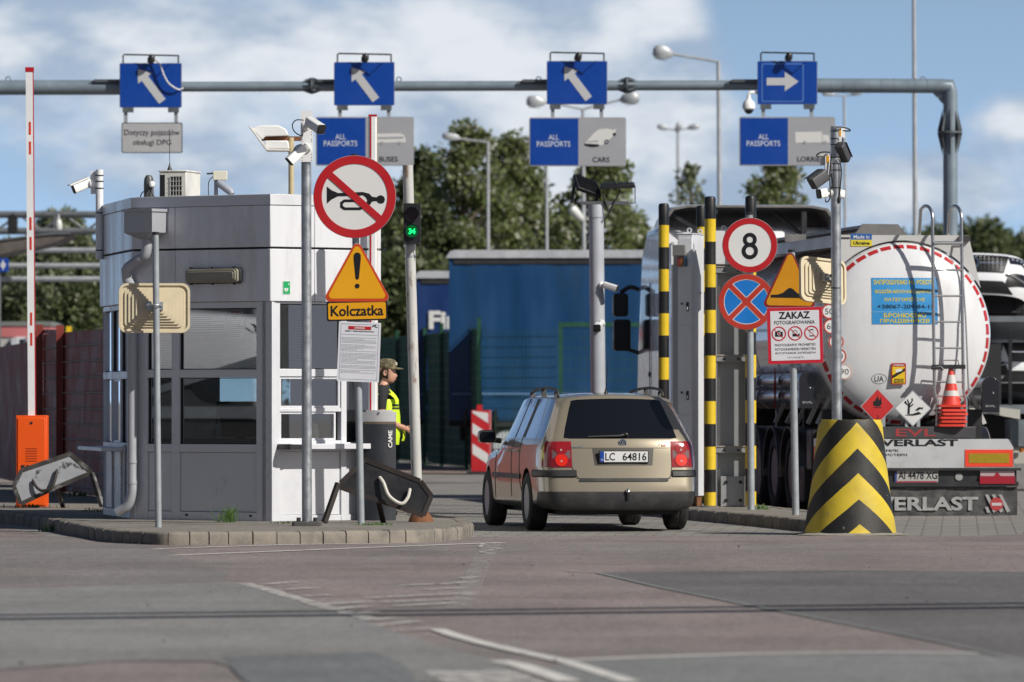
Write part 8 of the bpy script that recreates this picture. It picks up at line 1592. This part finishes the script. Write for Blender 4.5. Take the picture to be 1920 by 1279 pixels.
# cones stacked on the rear beam
co = mat('cone orange', (.66, .05, .03), .45, var=.08); cw = mat('cone white sleeve', (.55, .52, .50), .5)
zcn = ZTK - .13; cx0 = PX(1783, zcn)
cone = thing('traffic_cone', 'orange and white traffic cone topping the stack behind the tanker ladder', 'cone', (cx0, zcn, TH(800) + .24)); hC = TH(690) - TH(800) - .24
d = MB(co); d.prism(rrect(.34, .34, .04), (0, 0, 0), (1, 0, 0), (0, 1, 0), d=.03); d.build('base', cone); rc = lambda z_: .125 - (.125 - .026) * z_ / hC
d = MB(co); d.lathe([(rc(.03), .03), (rc(hC * .28), hC * .28)], n=28); d.lathe([(rc(hC * .42), hC * .42), (rc(hC * .60), hC * .60)], n=28); d.lathe([(rc(hC * .82), hC * .82), (rc(hC), hC), (rc(hC) * .7, hC + .006), (.001, hC + .006)], n=28); d.build('cone_body', cone); d = MB(cw); d.lathe([(rc(hC * .28) + .003, hC * .28), (rc(hC * .42) + .003, hC * .42)], n=28); d.lathe([(rc(hC * .60) + .003, hC * .60), (rc(hC * .82) + .003, hC * .82)], n=28); d.build('sleeve', cone)
for i in range(5):
    c = copy_tree(cone); c.location = (cx0 + (.012 if i % 2 else -.008), zcn, TH(800) + .002 + i * .046); c['label'] = 'orange cone nested in the stack, of which only its square base edge shows'; c['group'] = 'nested traffic cones on the tanker beam'; c.rotation_euler = (0, 0, R((i * 37) % 17)); c.scale = (1 if i < 4 else .98,) * 2 + (.97,)
# ------------------------------------------------------------------ car transporter with white off-roaders
ZS = 100.0; wp_ = mat('white car paint', (.74, .75, .77), .2, coat=1.0)
def suv(label, x, z, h, rot):
    t = thing('offroad_car', label, 'car', (x, z, h), rot); colsx = [(-.93, 4.5), (-.96, 3.0), (-.965, 1.5), (-.96, .85), (-.93, .45), (-.78, .16), (-.45, .04), (0, 0), (.45, .04), (.78, .16), (.93, .45), (.96, .85), (.965, 1.5), (.96, 3.0), (.93, 4.5)]
    rows_ = [(.32, .96, .08), (.45, .99, .0), (.62, 1.0, -.02), (.85, .99, .02), (.98, .97, .06), (1.04, .93, .14), (1.09, .88, .45), (1.13, .80, .95), (1.16, .70, 1.25)]
    v_ = []; d = MB(wp_); P_ = []
    for z_, q, dy in rows_: P_.append([(x_ * q, y_ + (dy if y_ < 4 else 0) if y_ < 1.0 else max(y_, dy), z_) for x_, y_ in colsx])
    d.grid(P_); d.add([P_[-1][i] for i in range(15)], [tuple(range(14, -1, -1))]); b = d.build('body', t, smooth=180); b.data.validate()
    sb = b.modifiers.new('s', 'SUBSURF'); sb.levels = 2; bake(b); cut = MB(gap_m); [cut.lathe([(.40, 0), (.40, .5)], (s_ * .62, y, .36), (s_, 0, 0), 32) for s_ in (-1, 1) for y in (.92, 3.75)]
    b.data.polygons.foreach_set('use_smooth', [True] * len(b.data.polygons)); bv = bvh_of(b); fw = (0, 1, 0)
    gh_ = MB(wp_); g2 = MB(cg); zs_ = [(1.12, 1.30, .78, 4.3), (1.45, 1.75, .70, 4.2), (1.64, 2.25, .60, 3.9), (1.68, 2.7, .5, 3.6)]
    gh_.use(cg); gh_.grid([[(-w_, y1, z_), (-w_, (y0 + y1) / 2, z_), (-w_, y0 + .15, z_), (-w_ * .8, y0, z_), (w_ * .8, y0, z_), (w_, y0 + .15, z_), (w_, (y0 + y1) / 2, z_), (w_, y1, z_)] for z_, y0, w_, y1 in zs_[:3]], True); gh_.use(wp_); gh_.grid([[(-w_, y1, z_), (-w_, (y0 + y1) / 2, z_), (-w_, y0 + .15, z_), (-w_ * .8, y0, z_), (w_ * .8, y0, z_), (w_, y0 + .15, z_), (w_, (y0 + y1) / 2, z_), (w_, y1, z_)] for z_, y0, w_, y1 in zs_[2:]], True); n0 = len(gh_.v) - 8; gh_.f.append(tuple(range(n0, n0 + 8))); gh_.mi.append(1); gh_.build('cabin', t)
    d = MB(mat('grille black', (.010, .010, .011), .3)); decal(d, bv, [(-.52, 0, .66), (.52, 0, .66), (.60, 0, .965), (-.60, 0, .965)], fw, .012, 16, 6); gr = d.build('grille', t)
    d = MB(mat('grille diamond', (.09, .09, .095), .25, .8)); [d.beam(surf(bv, (a, 0, z_), fw) + Vector((0, -.02, 0)), surf(bv, (a + .035, 0, z_ + .03), fw) + Vector((0, -.02, 0)), .006, .006) for a in [-.52 + .065 * i for i in range(16)] for z_ in (.69, .735, .78, .825, .87, .915)]; d.build('grille_mesh', gr)
    d = MB(chrome); y0 = surf(bv, (0, 0, .865), fw).y - .03; d.ring((0, .815), .10, .118, (0, y0, 0), d=.015, n=36); [d.beam((0, y0 - .01, .815), (.11 * math.cos(R(a)), y0 - .01, .815 + .11 * math.sin(R(a))), .022, .008, (0, 1, 0)) for a in (90, 210, 330)]; d.beam((.13, y0, .815), (.53, surf(bv, (.53, 0, .815), fw).y - .02, .82), .02, .018); d.beam((-.13, y0, .815), (-.53, surf(bv, (-.53, 0, .815), fw).y - .02, .82), .02, .018); d.build('emblem', gr)
    for sx in (-1, 1):
        d = MB(mat('headlamp dark', (.012, .013, .018), .08, coat=1)); decal(d, bv, [(sx * .62, 0, .83), (sx * .90, 0, .86), (sx * .915, 0, .97), (sx * .59, 0, .955)], fw, .01, 8, 4); hl_ = d.build('headlamp', t); d = MB(mat('headlamp lens', (.35, .36, .45), .1, .3)); [disc_decal(d, bv, (sx * a, 0, .915), .022, fw, .016, 12, 2, sy=.7) for a in (.66, .73, .80, .86)]; d.build('lamp_lens', hl_)
        d = MB(mat('intake black', (.010, .010, .011), .4)); decal(d, bv, [(sx * .50, 0, .42), (sx * .88, 0, .50), (sx * .90, 0, .70), (sx * .60, 0, .66)], fw, .01, 8, 4); d.build('side_intake', t); d = MB(mat('intake blade', (.4, .41, .42), .2, .7)); d.tube([surf(bv, (sx * a, 0, z_), fw) - Vector((0, .02, 0)) for a, z_ in ((.55, .64), (.70, .60), (.86, .56))], .02, 8); d.build('intake_blade', t)
    d = MB(MATS['intake black']); decal(d, bv, [(-.66, 0, .34), (.66, 0, .34), (.50, 0, .52), (-.50, 0, .52)], fw, .012, 12, 4); d.build('lower_intake', t); d = MB(under); d.box(-.8, .8, .6, 4.3, .18, .5); d.build('underbody', t)
    cutter = cut.build('cutter'); bo = b.modifiers.new('b', 'BOOLEAN'); bo.operation = 'DIFFERENCE'; bo.object = cutter; bo.solver = 'FAST'; bake(b); bpy.data.objects.remove(cutter); b.data.polygons.foreach_set('use_smooth', [True] * len(b.data.polygons)); b.data.set_sharp_from_angle(angle=R(50))
    for sx in (-1, 1):
        for y in (.92, 3.75): w = thing('wheel', None, None, (sx * .80, y, .36)); w.parent = t; wheel(w, (0, 0, 0), .36, .25, (1, 0, 0), rim_mat=mat('dark alloy', (.10, .10, .11), .2, .9), spokes=10, sgn=sx)
    return t
hU = PH(465, ZS) - 1.0; suvA = suv('white off-road car facing out on the upper deck of the transporter', PX(1822, ZS), ZS, hU, -2); suvA.rotation_euler = (R(-17), 0, R(-2))
suvB = copy_tree(suvA); suvB.rotation_euler = (0, 0, 0); suvB['label'] = 'white off-road car on the lower transporter deck with a black wheel showing'; suvB.location = (PX(1962, ZS), ZS + 1.2, 1.36); suvB.rotation_euler = (0, 0, R(26))
tr_ = thing('car_transporter', 'grey car transporter decks and posts behind the tanker', 'trailer', (PX(1822, ZS), ZS, 0)); xs_ = lambda px: PX(px, ZS) - PX(1822, ZS); hz_ = lambda py: PH(py, ZS); gm = mat('transporter grey', (.20, .22, .24), .45, .3, var=.15); pal = mat('transporter pale beam', (.46, .45, .40), .5, var=.08)
d = MB(gm); d.add([(x, y, hU - .06 - (y - .3) * .305 + z_) for x in (xs_(1700), xs_(1990)) for y in (.3, 5.2) for z_ in (-.09, 0)], [(0, 1, 3, 2), (4, 6, 7, 5), (0, 4, 5, 1), (2, 3, 7, 6), (1, 5, 7, 3), (0, 2, 6, 4)]); d.box(xs_(1700), xs_(1990), .3, 6, 1.2, 1.34); d.build('deck', tr_); d = MB(under); d.box(xs_(1705), xs_(1985), .6, 6, .5, 1.18); d.box(xs_(1800), xs_(1882), .5, 1, 1.35, 2.3); d.build('underframe', tr_)
d = MB(gm); d.box(xs_(1912), xs_(1926), -1.2, -1.05, hz_(872), hz_(500)); d.build('post', tr_); d = MB(dark_m); d.box(xs_(1886), xs_(1892), -.6, -.5, hz_(760), hz_(625)); d.build('post', tr_); d = MB(gm); d.tube([(xs_(1916), -1.12, hz_(590)), (xs_(1916), -1.12, hz_(510)), (xs_(1908), -1.1, hz_(500))], .03, 8); d.build('rail', tr_)
d = MB(pal); d.add([(xs_(1812), -.7, hz_(757)), (xs_(1906), -.7, hz_(768)), (xs_(1906), -.7, hz_(786)), (xs_(1812), -.7, hz_(768)), (xs_(1812), -.4, hz_(757)), (xs_(1906), -.4, hz_(768)), (xs_(1906), -.4, hz_(786)), (xs_(1812), -.4, hz_(768))], [(3, 2, 1, 0), (4, 5, 6, 7), (0, 1, 5, 4), (2, 3, 7, 6), (1, 2, 6, 5), (3, 0, 4, 7)]); d.build('ramp_beam', tr_)
d = MB(mat('transporter box', (.17, .20, .22), .5, .2, var=.2)); d.box(xs_(1886), xs_(1990), -.9, .2, hz_(836), hz_(787)); d.use(pal).box(xs_(1888), xs_(1990), -.85, .2, hz_(868), hz_(838)); d.build('locker', tr_); d = MB(mat('amber lens', (.5, .14, .01), .3)); d.box(xs_(1902), xs_(1910), -.93, -.901, hz_(847), hz_(840)); d.build('side_marker', tr_)
for px in (1730, 1880, 1960): wheel(tr_, (xs_(px), 1.2, .45), .45, .3, (1, 0, 0), spokes=0, sgn=1)

# out of the picture towards the red fence side: what the booth windows mirror
suvC = copy_tree(suvA); suvC['label'] = 'white off-road car on a transporter outside the frame beside the booth'; suvC.location = (-11.75, 65.8, 1.36); suvC.rotation_euler = (0, 0, R(14)); trC = copy_tree(tr_); trC['label'] = 'second car transporter outside the frame carrying one white car'; trC.location = (-11.2, 63.4, 0); trC.rotation_euler = (0, 0, R(14))
sh = thing('reflection_block', 'unseen added grey shed outside the frame beyond the second transporter', 'reflection block', (-26, 50, 0), 12); d = MB(mat('shed cladding', (.34, .35, .35), .5, var=.06, scale=.3, stretch=(6, 6, .2))); d.box(-14, 0, 0, 46, 0, 6.2); d.build('wall', sh); d = MB(gm); d.box(-14.3, .3, -.3, 46.3, 6.2, 6.6); d.build('roof', sh); d = MB(under); [d.box(.0, .04, 4 + i * 9, 8.5 + i * 9, 0.02, 4.6) for i in range(5)]; d.build('dark_panel', sh)  # unseen grey block added to fill the window reflection; also cuts sky fill
